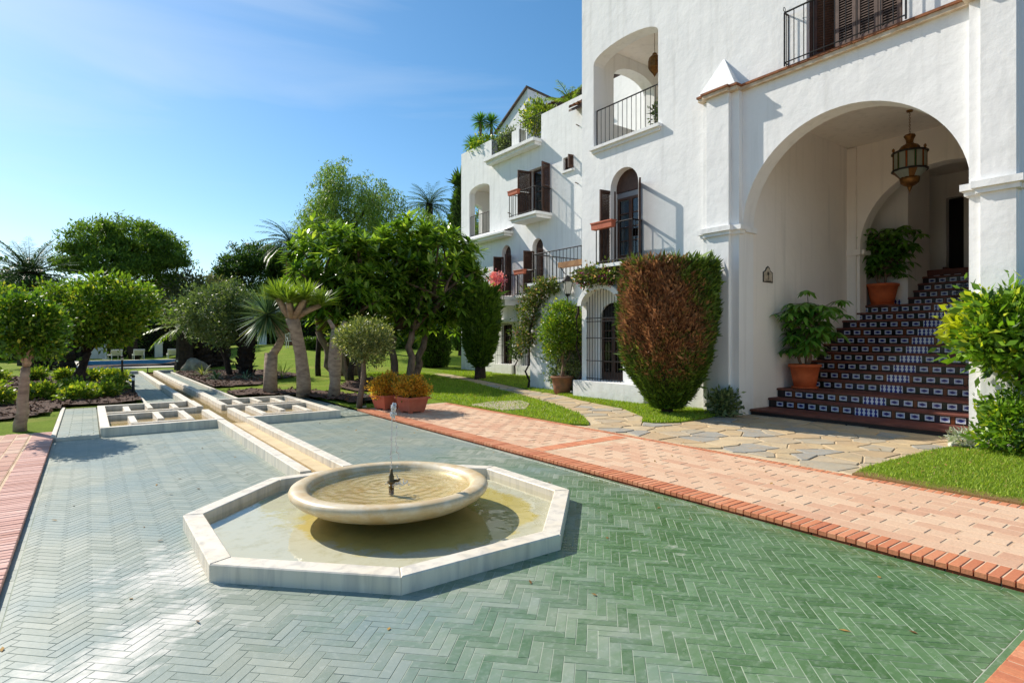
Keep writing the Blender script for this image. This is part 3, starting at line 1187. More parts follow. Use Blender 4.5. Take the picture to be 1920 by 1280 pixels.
# bowl
prof = [(0.0, 0.0), (0.26, 0.0), (0.30, 0.03), (0.42, 0.055), (0.56, 0.088), (0.69, 0.132), (0.775, 0.18), (0.818, 0.222), (0.826, 0.248), (0.815, 0.272), (0.79, 0.285), (0.755, 0.289), (0.715, 0.285), (0.688, 0.272), (0.672, 0.245), (0.655, 0.22), (0.56, 0.19), (0.3, 0.165), (0.0, 0.16)]
t = NT("bowl_stone")
v = t.coord('pos')
n = t.noise(v, 4, 6, 0.65)
sep = t.new("ShaderNodeSeparateXYZ")
t.link(v, sep.inputs[0])
band = t.noise(v, 2.0, 5, 0.6, (0.6, 0.6, 14))
c = t.mix(t.ramp(n, 0.38, 0.68), lin(214, 198, 166), lin(196, 164, 112))
c = t.mix(t.math('MULTIPLY', t.ramp(band, 0.5, 0.75), 0.5), c, lin(164, 136, 92))
c = t.mix(t.math('MULTIPLY', t.ramp(t.noise(v, 11, 5), 0.52, 0.72), 0.45), c, lin(222, 214, 198))
t.col(c)
t.b.inputs['Roughness'].default_value = 0.38
t.bump(t.noise(v, 30, 4), 0.12, 0.006)
MB().lathe(prof, 96, (OX, OY)).build("bowl", t.m, fount, smooth=True)
# rippled water surface, waves spreading from the jet
V, F = [(OX, OY, 0.242)], []
NRg, NS = 46, 96
for i in range(1, NRg + 1):
    r = 0.668 * i / NRg
    for k in range(NS):
        a = 2 * math.pi * k / NS
        z = 0.247 + 0.0035 * math.sin(r * 70 + 0.8 * math.sin(3 * a)) * math.exp(-r * 1.2) + 0.0016 * math.sin(9 * a + r * 40)
        V.append((OX + r * math.cos(a), OY + r * math.sin(a), z))
for k in range(NS):
    F.append((0, 1 + k, 1 + (k + 1) % NS))
for i in range(NRg - 1):
    for k in range(NS):
        a, b = 1 + i * NS + k, 1 + i * NS + (k + 1) % NS
        F.append((a, b, b + NS, a + NS))
MB().add(V, F).build("bowl_water", m_water_r, fount, smooth=True)
# brass nozzle with side tap
mb = MB().lathe([(0.022, 0.17), (0.022, 0.262), (0.034, 0.268), (0.034, 0.285), (0.022, 0.292), (0.024, 0.325), (0.016, 0.335), (0.011, 0.385), (0.0, 0.387)], 14, (OX, OY))
nz = mb.build("nozzle", M("dark_bronze", lin(112, 94, 58), lin(76, 64, 42), 30, 0.45, metal=0.5), fount, smooth=True)
MB().tube([(OX, OY, 0.285), (OX + 0.05, OY - 0.03, 0.283), (OX + 0.062, OY - 0.037, 0.30)], [0.012, 0.012, 0.009], 8).build("tap", nz.data.materials[0], nz)
# water jet: strands, crest and falling drops
t = NT("falling_water")
t.b.inputs['Base Color'].default_value = (0.92, 0.95, 0.97, 1)
t.b.inputs['Roughness'].default_value = 0.08
t.b.inputs['Transmission Weight'].default_value = 0.45
t.b.inputs['IOR'].default_value = 1.33
m_jet = t.m
mb = MB()
r3 = random.Random(3)


def drop(mb, c, r, sz=1.5):
    mb.lathe([(0, c[2] - r * sz), (r * 0.7, c[2] - r * 0.7 * sz), (r, c[2]), (r * 0.7, c[2] + r * 0.7 * sz), (0, c[2] + r * sz)], 6, (c[0], c[1]))


for k in range(34):
    z = 0.39 + 0.52 * k / 34
    mb.lathe([(0, z - .012), (0.0045 + .002 * r3.random(), z), (0, z + .012)], 6, (OX + r3.uniform(-.003, .003) + 0.012 * (k / 34) ** 2, OY + r3.uniform(-.003, .003)))
for k in range(60):
    a = r3.uniform(0, 6.28)
    rr = abs(r3.gauss(0, 0.014))
    drop(mb, (OX + 0.014 + rr * math.cos(a), OY + rr * math.sin(a), 0.89 + r3.gauss(0, 0.028)), r3.uniform(.006, .013))
for k in range(70):
    f = r3.random()
    s_ = r3.choice([(-.02, .01), (.035, -.02), (.05, -.035)])
    q = 1 - f * f
    drop(mb, (OX + 0.014 + s_[0] * f + r3.gauss(0, .003), OY + s_[1] * f + r3.gauss(0, .003), 0.27 + 0.62 * q), r3.uniform(.003, .0065), 2.2)
for k in range(110):
    a = r3.uniform(0, 6.28)
    rr = abs(r3.gauss(0.05, 0.035))
    drop(mb, (OX + 0.045 + rr * math.cos(a), OY - 0.03 + rr * math.sin(a), 0.252 + abs(r3.gauss(0, .012))), r3.uniform(.003, .008), 0.8)
tag(mb.build("water_jet", m_jet, fount, smooth=True), kind="stuff")

# ------------------------------------------------------------------ marble channel and lattice of rills
m_rill = M("sandy_channel_floor", lin(188, 162, 116), lin(164, 138, 96), 4, 0.6, 0.1, 30)
chan = thing("water_channel", "white marble water channel between fountain basin and lattice of rills", "water channel", (2.03, 8.4, 0))
yb = OY + OR * math.cos(R(22.5)) - 0.002
for (xa, xb, nm) in ((1.755, 1.875, "wall_slab"), (2.205, 2.325, "wall_slab")):
    y = yb
    k = 0
    while y < 10.78:
        y1 = min(y + 1.05, 10.795)
        MB().cbox(xa, xb, y + .0015, y1 - .0015, -0.03, 0.13 + (0.0007 * (k % 2)), 0.005).build(nm, m_marble, chan)
        y = y1
        k += 1
MB().box(1.872, 2.208, yb, 10.80, -0.03, 0.012).build("channel_floor", m_rill, chan)
MB().box(2.02, 2.203, yb + .01, 10.79, 0.012, 0.045).build("inner_ledge", M("pale_channel_ledge", lin(214, 192, 150), lin(196, 172, 128), 5, 0.6), chan)
MB().face([(1.876, yb + .01), (2.2035, yb + .01), (2.2035, 10.79), (1.876, 10.79)], 0.03).build("channel_water", m_water_c, chan)

lat = thing("rill_lattice", "square marble lattice of shallow water rills in the pool", "water feature", (2.0, 12.6, 0))
LX0, LX1, LY0, LY1, TH = 0.15, 3.88, 10.80, 14.42, 0.125
ZL = 0.135


def slab(x0, x1, y0, y1, z=ZL, nm="marble_bar", m=m_marble):
    return MB().cbox(x0, x1, y0, y1, -0.03, z, 0.005).build(nm, m, lat)


MB().box(LX0 + .01, LX1 - .01, LY0 + .01, LY1 - .01, -0.05, 0.02).build("rill_floor", m_rill, lat)
MB().face([(LX0 + .03, LY0 + .03), (LX1 - .03, LY0 + .03), (LX1 - .03, LY1 - .03), (LX0 + .03, LY1 - .03)], 0.05).build("rill_water", m_water_c, lat)
slab(LX0, LX0 + TH, LY0 + TH, LY1 - TH)
slab(LX1 - TH, LX1, LY0 + TH, LY1 - TH)
slab(LX0, 1.755, LY0, LY0 + TH)
slab(2.325, LX1, LY0, LY0 + TH)
slab(LX0, 1.72, LY1 - TH, LY1)
slab(2.36, LX1, LY1 - TH, LY1)
# centre channel walls inside the lattice
for (ya, yb2) in ((LY0 + .002, 12.45), (13.082, LY1)):
    slab(1.755, 1.875, ya, yb2, ZL + .003)
    slab(2.205, 2.325, ya, yb2, ZL + .003)
# cross rills: two long bars left to right and the short stepping bars
for mir in (0, 1):
    def bar(xa, xb, ya, yb3, dz):
        if mir:
            xa, xb = LX0 + LX1 - xb, LX0 + LX1 - xa
        slab(xa, xb, ya, yb3, ZL - dz)
    bar(LX0 + TH + .002, 1.40, 12.60, 12.70, .004)
    bar(LX0 + TH + .002, 1.753, 12.98, 13.08, .006)
    bar(.56, 1.47, 11.15, 11.25, .008)
    bar(.56, .66, 11.252, 12.20, .002)
    bar(.96, 1.06, 11.55, 12.598, .003)
    bar(1.37, 1.47, 11.252, 12.598, .002)
    bar(.56, .66, 13.082, 14.0, .002)
    bar(.95, 1.04, 13.40, LY1 - TH - .002, .003)
    bar(1.37, 1.46, 13.20, 14.0, .002)

ch2 = thing("water_channel", "long white marble channel running from rill lattice back to swimming pool", "water channel", (2.03, 21.6, 0))
for (xa, xb) in ((1.70, 1.85), (2.23, 2.38)):
    y = LY1 + .002
    while y < 28.7:
        y1 = min(y + 1.2, 28.75)
        MB().cbox(xa, xb, y + .002, y1 - .002, -0.03, 0.135, 0.006).build("wall_slab", m_marble, ch2)
        y = y1
MB().box(1.85, 2.23, LY1, 28.75, -0.03, 0.02).build("channel_floor", m_rill, ch2)
MB().face([(1.855, LY1 + .01), (2.225, LY1 + .01), (2.225, 28.74), (1.855, 28.74)], 0.045).build("channel_water", m_water_c, ch2)
MB().cbox(0.92, 1.69, 28.8, 29.15, -.03, 0.13, .006).build("end_block", M("grey_marble", lin(160, 160, 160), lin(130, 132, 134), 4, 0.6), ch2)
MB().cbox(2.39, 2.98, 28.8, 29.15, -.03, 0.13, .006).build("end_block", bpy.data.materials["grey_marble"], ch2)
MB().lathe([(0.02, 0.0), (0.02, 0.28), (0.0, 0.29)], 8, (2.04, 28.9)).build("spout", m_black_iron, ch2)

# ------------------------------------------------------------------ main building: tower with arched entrance
XT = 9.94
YL, YR = 10.59, 2.17
house = thing("apartment_building", "tall white plastered building with the big arched entrance", "building", (XT, 6.4, 0))
AY0, AY1, ASP = 2.70, 6.20, 3.55
loggia = arch_poly(8.20, 10.18, 6.12, 8.16, 0.27, 14)
door_h = arch_poly(8.76, 9.61, 3.26, 5.02, 0.41, 14)
gate_h = arch_poly(9.22, 10.42, 0.48, 2.30, 0.38, 14)
bdoor_h = rect(3.55, 5.00, 6.28, 8.7)
wall("front_wall", XT, 0.36, rect(YR, YL, -0.1, 11.6), [arch_poly(AY0, AY1, -0.05, ASP, 1.75, 36), loggia, door_h, gate_h, bdoor_h], m_plaster, house)
# other sides of the block
wall("side_wall", YL - 0.36, 0.36 - .002, rect(XT + .36, 18, -0.1, 11.6), [arch_poly(XT + .75, XT + 2.3, 6.9, 8.1, 0.35, 12)], m_plaster, house, 'y')
wall("side_wall", YR, 0.30, rect(XT + .362, 18, -0.1, 11.6), [], m_plaster, house, 'y')
MB().box(17.7, 18, YR + .3, YL - .36, -.1, 11.6).build("back_wall", m_plaster, house)
MB().box(XT - .05, 18.05, YR - .05, YL + .05, 11.602, 11.8).build("roof_slab", m_roof, house)

# loggia behind the upper arch
MB().box(XT + .36, 12.6, 7.6, YL - .362, 5.95, 6.12).build("loggia_floor", m_stone, house)
MB().box(XT + .362, 12.6, 7.6, YL - .362, 8.72, 8.85).build("loggia_ceiling", m_plaster_in, house)
MB().box(12.6, 12.75, 7.5, YL - .362, 5.95, 8.85).build("loggia_wall", m_plaster, house)
MB().box(XT + .362, 12.6, 7.48, 7.6, 5.95, 8.85).build("loggia_wall", m_plaster_in, house)
sl = MB()
sl.box(XT - .11, XT + .3, 8.10, 10.24, 6.05, 6.118)
sl.box(XT - .055, XT, 8.14, 10.20, 5.98, 6.05)
sl.build("loggia_sill", m_plaster, house)


def railing(parent, p0, p1, z0, z1, n, mat=m_black_iron, r=0.008, posts=True, name="balcony_railing"):
    """flat bar rails with round balusters between two plan points"""
    p0, p1 = Vector((*p0, 0)), Vector((*p1, 0))
    d = (p1 - p0)
    mb = MB()
    mb.tube([p0 + Vector((0, 0, z1)), p1 + Vector((0, 0, z1))], 0.016, 6)
    rl = mb.build(name, mat, parent)
    MB().tube([p0 + Vector((0, 0, z0 + .06)), p1 + Vector((0, 0, z0 + .06))], 0.011, 6).build("bottom_rail", mat, rl)
    mbb = MB().tube([(0, 0, z0), (0, 0, z1)], r, 6)
    me = mesh_py("baluster", mbb.v, mbb.f, mat)
    mbb = MB().tube([(0, 0, z0), (0, 0, z1)], r * 1.8, 6)
    me2 = mesh_py("post", mbb.v, mbb.f, mat)
    for i in range(n + 1):
        q = p0 + d * (i / n)
        end = posts and i in (0, n)
        put("post" if end else "baluster", me2 if end else me, rl, (q.x, q.y, 0))
    return rl


railing(house, (XT + .10, 8.22), (XT + .10, 10.16), 6.12, 7.05, 14)

# ---- louvred shutters
def shutter(parent, hinge, ang, wdt, z0, z1, mat, nslat=22, name="shutter", mid=True):
    """a leaf hinged at (x,y), leaf runs from the hinge in plan direction ang"""
    d = Vector((math.cos(ang), math.sin(ang)))
    nrm = Vector((-d.y, d.x))
    tk = 0.02

    def bar(mb, a, b, za, zb, th=tk):
        P = [Vector(hinge) + d * a + nrm * th, Vector(hinge) + d * b + nrm * th, Vector(hinge) + d * b - nrm * th, Vector(hinge) + d * a - nrm * th]
        mb.prism([(p.x, p.y) for p in P], za, zb)
    mb = MB()
    s = 0.055
    bar(mb, 0, s, z0, z1)
    bar(mb, wdt - s, wdt, z0, z1)
    bar(mb, s, wdt - s, z0, z0 + .09)
    bar(mb, s, wdt - s, z1 - .07, z1)
    zm = [z0 + .09, z1 - .07]
    if mid:
        m1 = z0 + (z1 - z0) * 0.52
        bar(mb, s, wdt - s, m1 - .03, m1 + .03)
    leaf = mb.build(name, mat, parent)
    # one tilted slat, shared
    c = Vector(hinge) + d * (wdt / 2)
    hw = wdt / 2 - s
    A = [(d * -hw + nrm * .016), (d * hw + nrm * .016), (d * hw - nrm * .016), (d * -hw - nrm * .016)]
    hh = 0.018
    V = [(A[0].x, A[0].y, -hh), (A[1].x, A[1].y, -hh), (A[2].x, A[2].y, hh), (A[3].x, A[3].y, hh)]
    V += [(v[0], v[1], v[2] + .008) for v in V]
    me = mesh_py("slat", V, [(0, 1, 2, 3), (4, 7, 6, 5), (0, 4, 5, 1), (1, 5, 6, 2), (2, 6, 7, 3), (3, 7, 4, 0)], mat)
    for i in range(nslat):
        z = zm[0] + (zm[1] - zm[0]) * (i + .5) / nslat
        if mid and abs(z - m1) < .035:
            continue
        put("slat", me, leaf, (c.x, c.y, z))
    return leaf


def glazed_door(parent, x, y0, y1, z0, z1, mat, rows=4, cols=2, glass=None, fw=0.06):
    """glazed double door in plane X=x"""
    mb = MB()
    mb.box(x - .025, x + .025, y0, y0 + fw, z0, z1)
    mb.box(x - .025, x + .025, y1 - fw, y1, z0, z1)
    ym = (y0 + y1) / 2
    mb.box(x - .027, x + .027, ym - fw * .8, ym + fw * .8, z0, z1)
    mb.box(x - .023, x + .023, y0 + fw, y1 - fw, z1 - fw, z1)
    mb.box(x - .023, x + .023, y0 + fw, y1 - fw, z0, z0 + .25 * (z1 - z0) / 2)
    zb = z0 + .25 * (z1 - z0) / 2
    for i in range(1, rows):
        z = zb + (z1 - fw - zb) * i / rows
        mb.box(x - .018, x + .018, y0 + fw, y1 - fw, z - .012, z + .012)
    f = mb.build("glazed_door", mat, parent)
    for i in range(rows):
        za, zc = zb + (z1 - fw - zb) * i / rows + .012, zb + (z1 - fw - zb) * (i + 1) / rows - .012
        for (ya, yc) in ((y0 + fw, ym - fw * .8), (ym + fw * .8, y1 - fw)):
            MB().box(x - .003, x + .003, ya, yc, za, zc).build("pane", glass or m_glass, f)
    return f


# first-floor door above the hedge
MB().box(XT + .80, XT + .84, 8.6, 9.8, 3.2, 5.6).build("room_back", m_dark, house)
MB().box(XT + .20, XT + .23, 8.76, 9.61, 4.93, 5.44).build("door_transom", m_brown_wood, house)
MB().box(XT + .22, XT + .26, 8.76, 9.61, 4.80, 4.92).build("blind_box", M("grey_blind", lin(120, 122, 128), rough=0.5), house)
glazed_door(house, XT + .24, 8.78, 9.59, 3.27, 4.80, m_brown_wood, 4)
MB().box(XT + .28, XT + .30, 9.2, 9.58, 3.3, 4.79).build("curtain", M("blue_grey_curtain", lin(214, 222, 230), lin(190, 204, 220), 3, 0.9), house)
shutter(house, (XT + .17, 9.625), R(180 - 6), 0.46, 3.27, 4.98, m_brown_wood, 44)
shutter(house, (XT + .02, 8.745), R(180 + 43), 0.46, 3.27, 4.98, m_brown_wood, 40)
MB().box(XT - .34, XT, 8.62, 9.80, 3.14, 3.22).build("balcony_slab", m_plaster, house)
rl = railing(house, (XT - .31, 8.65), (XT - .31, 9.77), 3.22, 4.12, 9)
railing(house, (XT - .31, 9.77), (XT - .01, 9.77), 3.22, 4.12, 3, posts=False)
railing(house, (XT - .31, 8.65), (XT - .01, 8.65), 3.22, 4.12, 3, posts=False)


def window_box(loc, ln, lab, mat=m_terra_p, along='y'):
    t = thing("window_box", lab, "planter", loc)
    x, y, z = loc
    P0 = [(-.075, -ln / 2), (.075, -ln / 2), (.075, ln / 2), (-.075, ln / 2)]
    V = [(x + a * .85, y + b * .97, z) for a, b in P0] + [(x + a, y + b, z + .16) for a, b in P0] + [(x + a * .8, y + b * .96, z + .16) for a, b in P0] + [(x + a * .75, y + b * .94, z + .12) for a, b in P0]
    F = [(0, 1, 2, 3), (8 + 4, 9 + 4, 10 + 4, 11 + 4)]
    for k in range(3):
        for i in range(4):
            j = (i + 1) % 4
            F.append((k * 4 + i, k * 4 + j, k * 4 + 4 + j, k * 4 + 4 + i))
    MB().add(V, F).build("trough", mat, t)
    MB().box(x - .088, x + .088, y - ln / 2 - .012, y + ln / 2 + .012, z + .135, z + .162).build("rim", mat, t)
    return t


window_box((XT - .40, 9.46, 4.02), 0.66, "terracotta window box on the balcony rail above the brown hedge")

# pilasters, imposts and cornice of the arched front
MB().box(XT - .12, XT, 6.20, 6.98, -.05, 6.14).build("pilaster", m_plaster, house)
MB().box(XT - .21, XT - .12, 6.36, 6.84, -.05, 6.14).build("pilaster_face", m_plaster, house)
MB().box(XT - .12, XT, YR, AY0, -.05, 6.14).build("pilaster", m_plaster, house)
MB().box(XT - .21, XT - .12, YR + .005, 2.55, -.05, 6.14).build("pilaster_face", m_plaster, house)


def impost(y0, y1, yi0, yi1, jam):
    mb = MB()
    for (e, z0, z1) in ((.045, 3.46, 3.53), (.085, 3.53, 3.62)):
        mb.box(XT - .12 - e, XT + .002 * (e > .05), y0 - e, y1 + e, z0, z1)
        mb.box(XT - .21 - e - .002, XT - .12 - e, yi0 - e, yi1 + e, z0 - .001, z1 + .001)
    # return into the passage
    a = jam
    sgn = -1 if jam > 4 else 1
    mb.box(XT + .004, XT + .38, min(a, a + sgn * .07), max(a, a + sgn * .07), 3.50, 3.60)
    return mb.build("impost", m_plaster, house)


impost(6.20, 6.98, 6.36, 6.84, 6.20)
impost(YR - .01, 2.70, YR, 2.55, 2.70)
mc = M("stained_cornice", lin(214, 200, 178), lin(186, 160, 128), 6, 0.85, 0.2, 30)
mct = M("rusty_cornice_edge", lin(150, 96, 62), lin(112, 72, 50), 9, 0.9, 0.2, 40)
cb, ct = MB(), MB()
for (x0, y0, y1) in ((XT - .08, 2.62, 6.28), (XT - .235, 6.18, 7.02), (XT - .30, 6.33, 6.88), (XT - .235, YR - .06, 2.74), (XT - .30, YR - .06, 2.58)):
    e = (x0 * 7.3) % 0.003
    cb.box(x0, XT + .001 + e, y0, y1, 6.14 + e, 6.205 + e)
    ct.box(x0 - .025, XT + .002 + e, y0 - .02, y1 + .02, 6.206 + e, 6.245 + e)
cb.build("cornice", mc, house)
ct.build("cornice_edge", mct, house)
MB().add([(XT - .26, 6.20, 6.25), (XT - .26, 7.00, 6.25), (XT + .01, 7.00, 6.25), (XT + .01, 6.20, 6.25), (XT + .01, 6.60, 6.93)],
         [(0, 1, 4), (1, 2, 4), (3, 0, 4), (0, 3, 2, 1), (2, 3, 4)]).build("pilaster_cap", m_plaster, house)

# second-floor balcony door with four louvred leaves
MB().box(XT + .7, XT + .74, 3.4, 5.2, 6.2, 8.8).build("room_back", m_dark, house)
mb = MB()
mb.box(XT + .10, XT + .16, 3.55, 3.60, 6.28, 8.7)
mb.box(XT + .10, XT + .16, 4.95, 5.00, 6.28, 8.7)
mb.build("door_frame", m_brown_wood, house)
for i in range(3):
    shutter(house, (XT + .13, 3.61 + .325 * i), R(90), 0.315, 6.30, 8.68, m_grey_wood, 52, mid=False)
shutter(house, (XT + .12, 4.94), R(90 + 205), 0.36, 6.30, 8.68, m_brown_wood, 52, mid=False)
MB().box(XT + .001, XT + .36, 3.552, 4.998, 6.245, 6.285).build("door_sill", m_terra, house)
railing(house, (XT - .13, 3.46), (XT - .13, 5.32), 6.25, 7.18, 11)
railing(house, (XT - .13, 5.32), (XT - .005, 5.32), 6.25, 7.18, 2, posts=False)
MB().tube([(XT - .13 + .035 * math.cos(a), 5.32, 7.24 + .035 * math.sin(a)) for a in np.linspace(0, 6.1, 12)], 0.006, 5).build("rail_scroll", m_black_iron, house)

# ---- arched passage
PXe = 14.25
MB().box(XT + .361, PXe, AY1, AY1 + .2, -.1, 6.1).build("passage_wall", m_plaster_in, house)
MB().box(XT + .361, 17.6, AY0 - .25, AY0 - .05, -.1, 6.1).build("passage_wall", m_plaster_in, house)
MB().box(XT + .361, PXe, AY0 - .05, AY1, 5.9, 6.1).build("passage_ceiling", m_plaster_in, house)
IY0, IY1, ISP = 2.64, 5.95, 3.55
wall("inner_arch_wall", PXe, 0.34, rect(AY0 - .05, AY1 + .001, 0, 5.9), [arch_poly(IY0 + .08, IY1, 0.01, ISP, 1.62, 28)], m_plaster_in, house)
MB().box(PXe - .07, PXe, IY1 + .06, AY1 - .001, 0.2, 5.88).build("inner_pilaster", m_plaster_in, house)
mb = MB()
mb.box(PXe - .11, PXe - .001, IY1 - .05, AY1 - .002, 3.40, 3.53)
mb.box(PXe, PXe + .35, IY1 - .09, IY1 - .001, 3.42, 3.52)
mb.build("inner_impost", m_plaster_in, house)
# stair hall beyond
mh = plaster("hall_plaster", (0.78, 0.735, 0.68), 0.05)
MB().box(15.14, 15.30, 5.30, 6.6, 2.26, 5.9).build("hall_wall", mh, house)
MB().box(PXe + .34, 15.14, AY1 + .2, AY1 + .35, 1.5, 5.9).build("hall_wall", mh, house)
MB().box(15.30, 16.45, 5.30, 5.45, 2.26, 5.9).build("hall_wall", mh, house)
MB().box(PXe + .341, 17.6, AY0 - .05, 6.6, 5.6, 5.8).build("hall_ceiling", mh, house)
wall("hall_end_wall", 17.3, 0.2, rect(AY0 - .05, 6.0, 3.0, 5.6), [rect(4.86, 5.22, 3.14, 5.0), arch_poly(3.3, 4.4, 3.14, 4.3, .45, 12)], mh, house)
MB().box(17.55, 17.6, 2.7, 6.0, 3.0, 5.6).build("hall_back", m_dark, house)
MB().box(16.3, 17.5, AY0 - .05, 6.0, 3.0, 3.13).build("hall_floor", m_tread, house)
MB().prism([(16.46, 5.0), (17.29, 5.0), (17.29, 5.04), (16.46, 5.04)], 3.13, 3.2).build("skirting", m_tread, house)

# gate recess at ground level
MB().box(XT + 1.1, XT + 1.2, 9.1, YL - .37, 0.3, 2.9).build("recess_wall", m_plaster, house)
wall("recess_wall", XT + .235, 0.05, rect(9.215, 10.425, 0.47, 2.69), [arch_poly(9.38, 10.18, 0.482, 2.0, .36, 12)], m_plaster, house)
MB().box(XT + .36, XT + 1.1, 9.1, 9.2, 0.3, 2.9).build("recess_wall", m_plaster, house)
MB().box(XT + .36, XT + 1.0, 9.2, YL - .37, 2.74, 2.85).build("recess_ceiling", m_brown_wood, house)
MB().box(XT + .33, XT + .345, 9.37, 10.19, .49, 2.37).build("recess_door_panel", m_dark, house)
glazed_door(house, XT + .30, 9.40, 10.16, 0.49, 2.0, m_brown_wood, 5)
MB().box(XT - .30, XT + .36, 8.35, YL, -.05, 0.475).build("plinth", m_plaster, house)
# hood moulding over the gate
hv, hf = [], []
c, a = 9.82, 0.60
for i in range(25):
    tt = math.pi * i / 24
    for (x, rr) in ((XT - .20, 0), (XT - .20, .13), (XT, .13), (XT, 0)):
        hv.append((x, c + (a + rr) * math.cos(tt), 2.30 + (.38 + rr) * math.sin(tt)))
for i in range(24):
    for k in range(4):
        k2 = (k + 1) % 4
        hf.append((i * 4 + k, i * 4 + k2, i * 4 + 4 + k2, i * 4 + 4 + k))
hf += [(0, 1, 2, 3), (96, 97, 98, 99)]
MB().add(hv, hf).build("hood_moulding", m_plaster, house)
grille = MB().box(XT - .02, XT + .0, 9.2, 10.44, 1.98, 2.0).build("iron_grille", m_black_iron, house)
for z in (0.52, 0.95, 1.5, 1.9):
    MB().box(XT - .02, XT, 9.22, 10.42, z, z + .018).build("grille_rail", m_black_iron, grille)
for i in range(13):
    y = 9.28 + i * 0.093
    zt = 2.30 + .38 * math.sqrt(max(0, 1 - ((y - c) / a) ** 2)) - .005
    MB().tube([(XT - .012, y, .48), (XT - .012, y, zt)], .008, 6).build("grille_bar", m_black_iron, grille)

# tile plaque on the passage wall
pl = thing("wall_plaque", "small ceramic wall plaque with stepped top in the arched passage", "plaque", (10.8, AY1 - .02, 2.75))
t = NT("plaque_tile")
v = t.coord('pos')
t.col(t.mix(t.ramp(t.noise(v, 18, 4), .45, .6), lin(196, 184, 164), lin(168, 156, 138)))
t.b.inputs['Roughness'].default_value = 0.3


def xz_prism(pts, y0, y1, name, mat, parent):
    n = len(pts)
    V = [(p[0], y0, p[1]) for p in pts] + [(p[0], y1, p[1]) for p in pts]
    F = [tuple(range(n)), tuple(range(2 * n - 1, n - 1, -1))] + [(i, (i + 1) % n, n + (i + 1) % n, n + i) for i in range(n)]
    return MB().add(V, F).build(name, mat, parent)


px, pz = 10.80, 2.60


def plq(s, w=.175, h=.20):
    P = [(-w, 0), (w, 0), (w, h), (w * .72, h + .02), (w * .5, h + .04), (w * .36, h + .09), (0, h + .125), (-w * .36, h + .09), (-w * .5, h + .04), (-w * .72, h + .02), (-w, h)]
    cz = .14
    return [(px + p[0] * s, pz + cz + (p[1] - cz) * s) for p in P]


m_pd = M("plaque_border", lin(58, 54, 52), rough=0.4)
xz_prism(plq(1.0), AY1 - .012, AY1 - .001, "plaque_border", m_pd, pl)
xz_prism(plq(0.84), AY1 - .016, AY1 - .0125, "plaque_face", t.m, pl)
xz_prism([(px + r_ * math.sin(a), pz + .17 + r_ * math.cos(a)) for a, r_ in [(2 * math.pi * i / 16, .055 if i % 2 == 0 else .028) for i in range(16)]], AY1 - .019, AY1 - .0165, "plaque_emblem", m_pd, pl)
xz_prism([(px - .008, pz + .05), (px + .008, pz + .05), (px + .008, pz + .12), (px - .008, pz + .12)], AY1 - .019, AY1 - .0165, "plaque_emblem", m_pd, pl)
xz_prism([(px - .1, pz + .03), (px + .1, pz + .03), (px + .1, pz + .038), (px - .1, pz + .038)], AY1 - .019, AY1 - .0165, "plaque_line", m_pd, pl)

# ------------------------------------------------------------------ tiled staircase
stair = thing("tiled_staircase", "wide staircase with patterned blue and white tile risers under the arch", "staircase", (12.4, 4.45, 0.06))
RH = 0.175
xr = {1: 10.83, 2: 11.15}
for k in range(3, 13):
    xr[k] = 11.86 + 0.299 * (k - 3)
zt = lambda k: 0.16 + RH * k
SY0, SY1 = AY0 - .045, AY1 - .005
m_core = M("riser_backing", lin(40, 30, 28), rough=0.6)


def tread(x0, x1, y0, y1, z, nm="tread"):
    mb = MB().cbox(x0 - .025, x1, y0, y1, z - .04, z, 0.012)
    return mb.build(nm, m_tread, stair)


tread(10.19, 10.86, SY0, SY1, 0.16, "base_step")
MB().box(10.20, 10.85, SY0 + .01, SY1 - .01, -.05, 0.12).build("step_core", m_core, stair)
for k in range(1, 13):
    xe = xr[k + 1] if k < 12 else 15.14
    MB().box(xr[k] + .012, xe + .02, SY0 + .003, SY1 - .003 if k < 11 else 6.39, zt(k) - RH - .02, zt(k) - .0405).build("step_core", m_core, stair)
    tread(xr[k], xe + .01, SY0, SY1 if k < 11 else (IY1 + .24 if k == 11 else 6.39), zt(k))
xu = {13: 15.14, 14: 15.45, 15: 15.72, 16: 16.0, 17: 16.3}
for k in range(13, 18):
    z = 2.26 + RH * (k - 12)
    xe = xu.get(k + 1, 16.6)
    MB().box(xu[k] + .012, xe + .02, SY0 + .003, 5.295, z - RH - .02, z - .0405).build("step_core", m_core, stair)
    tread(xu[k], xe + .01, SY0, 5.297, z)

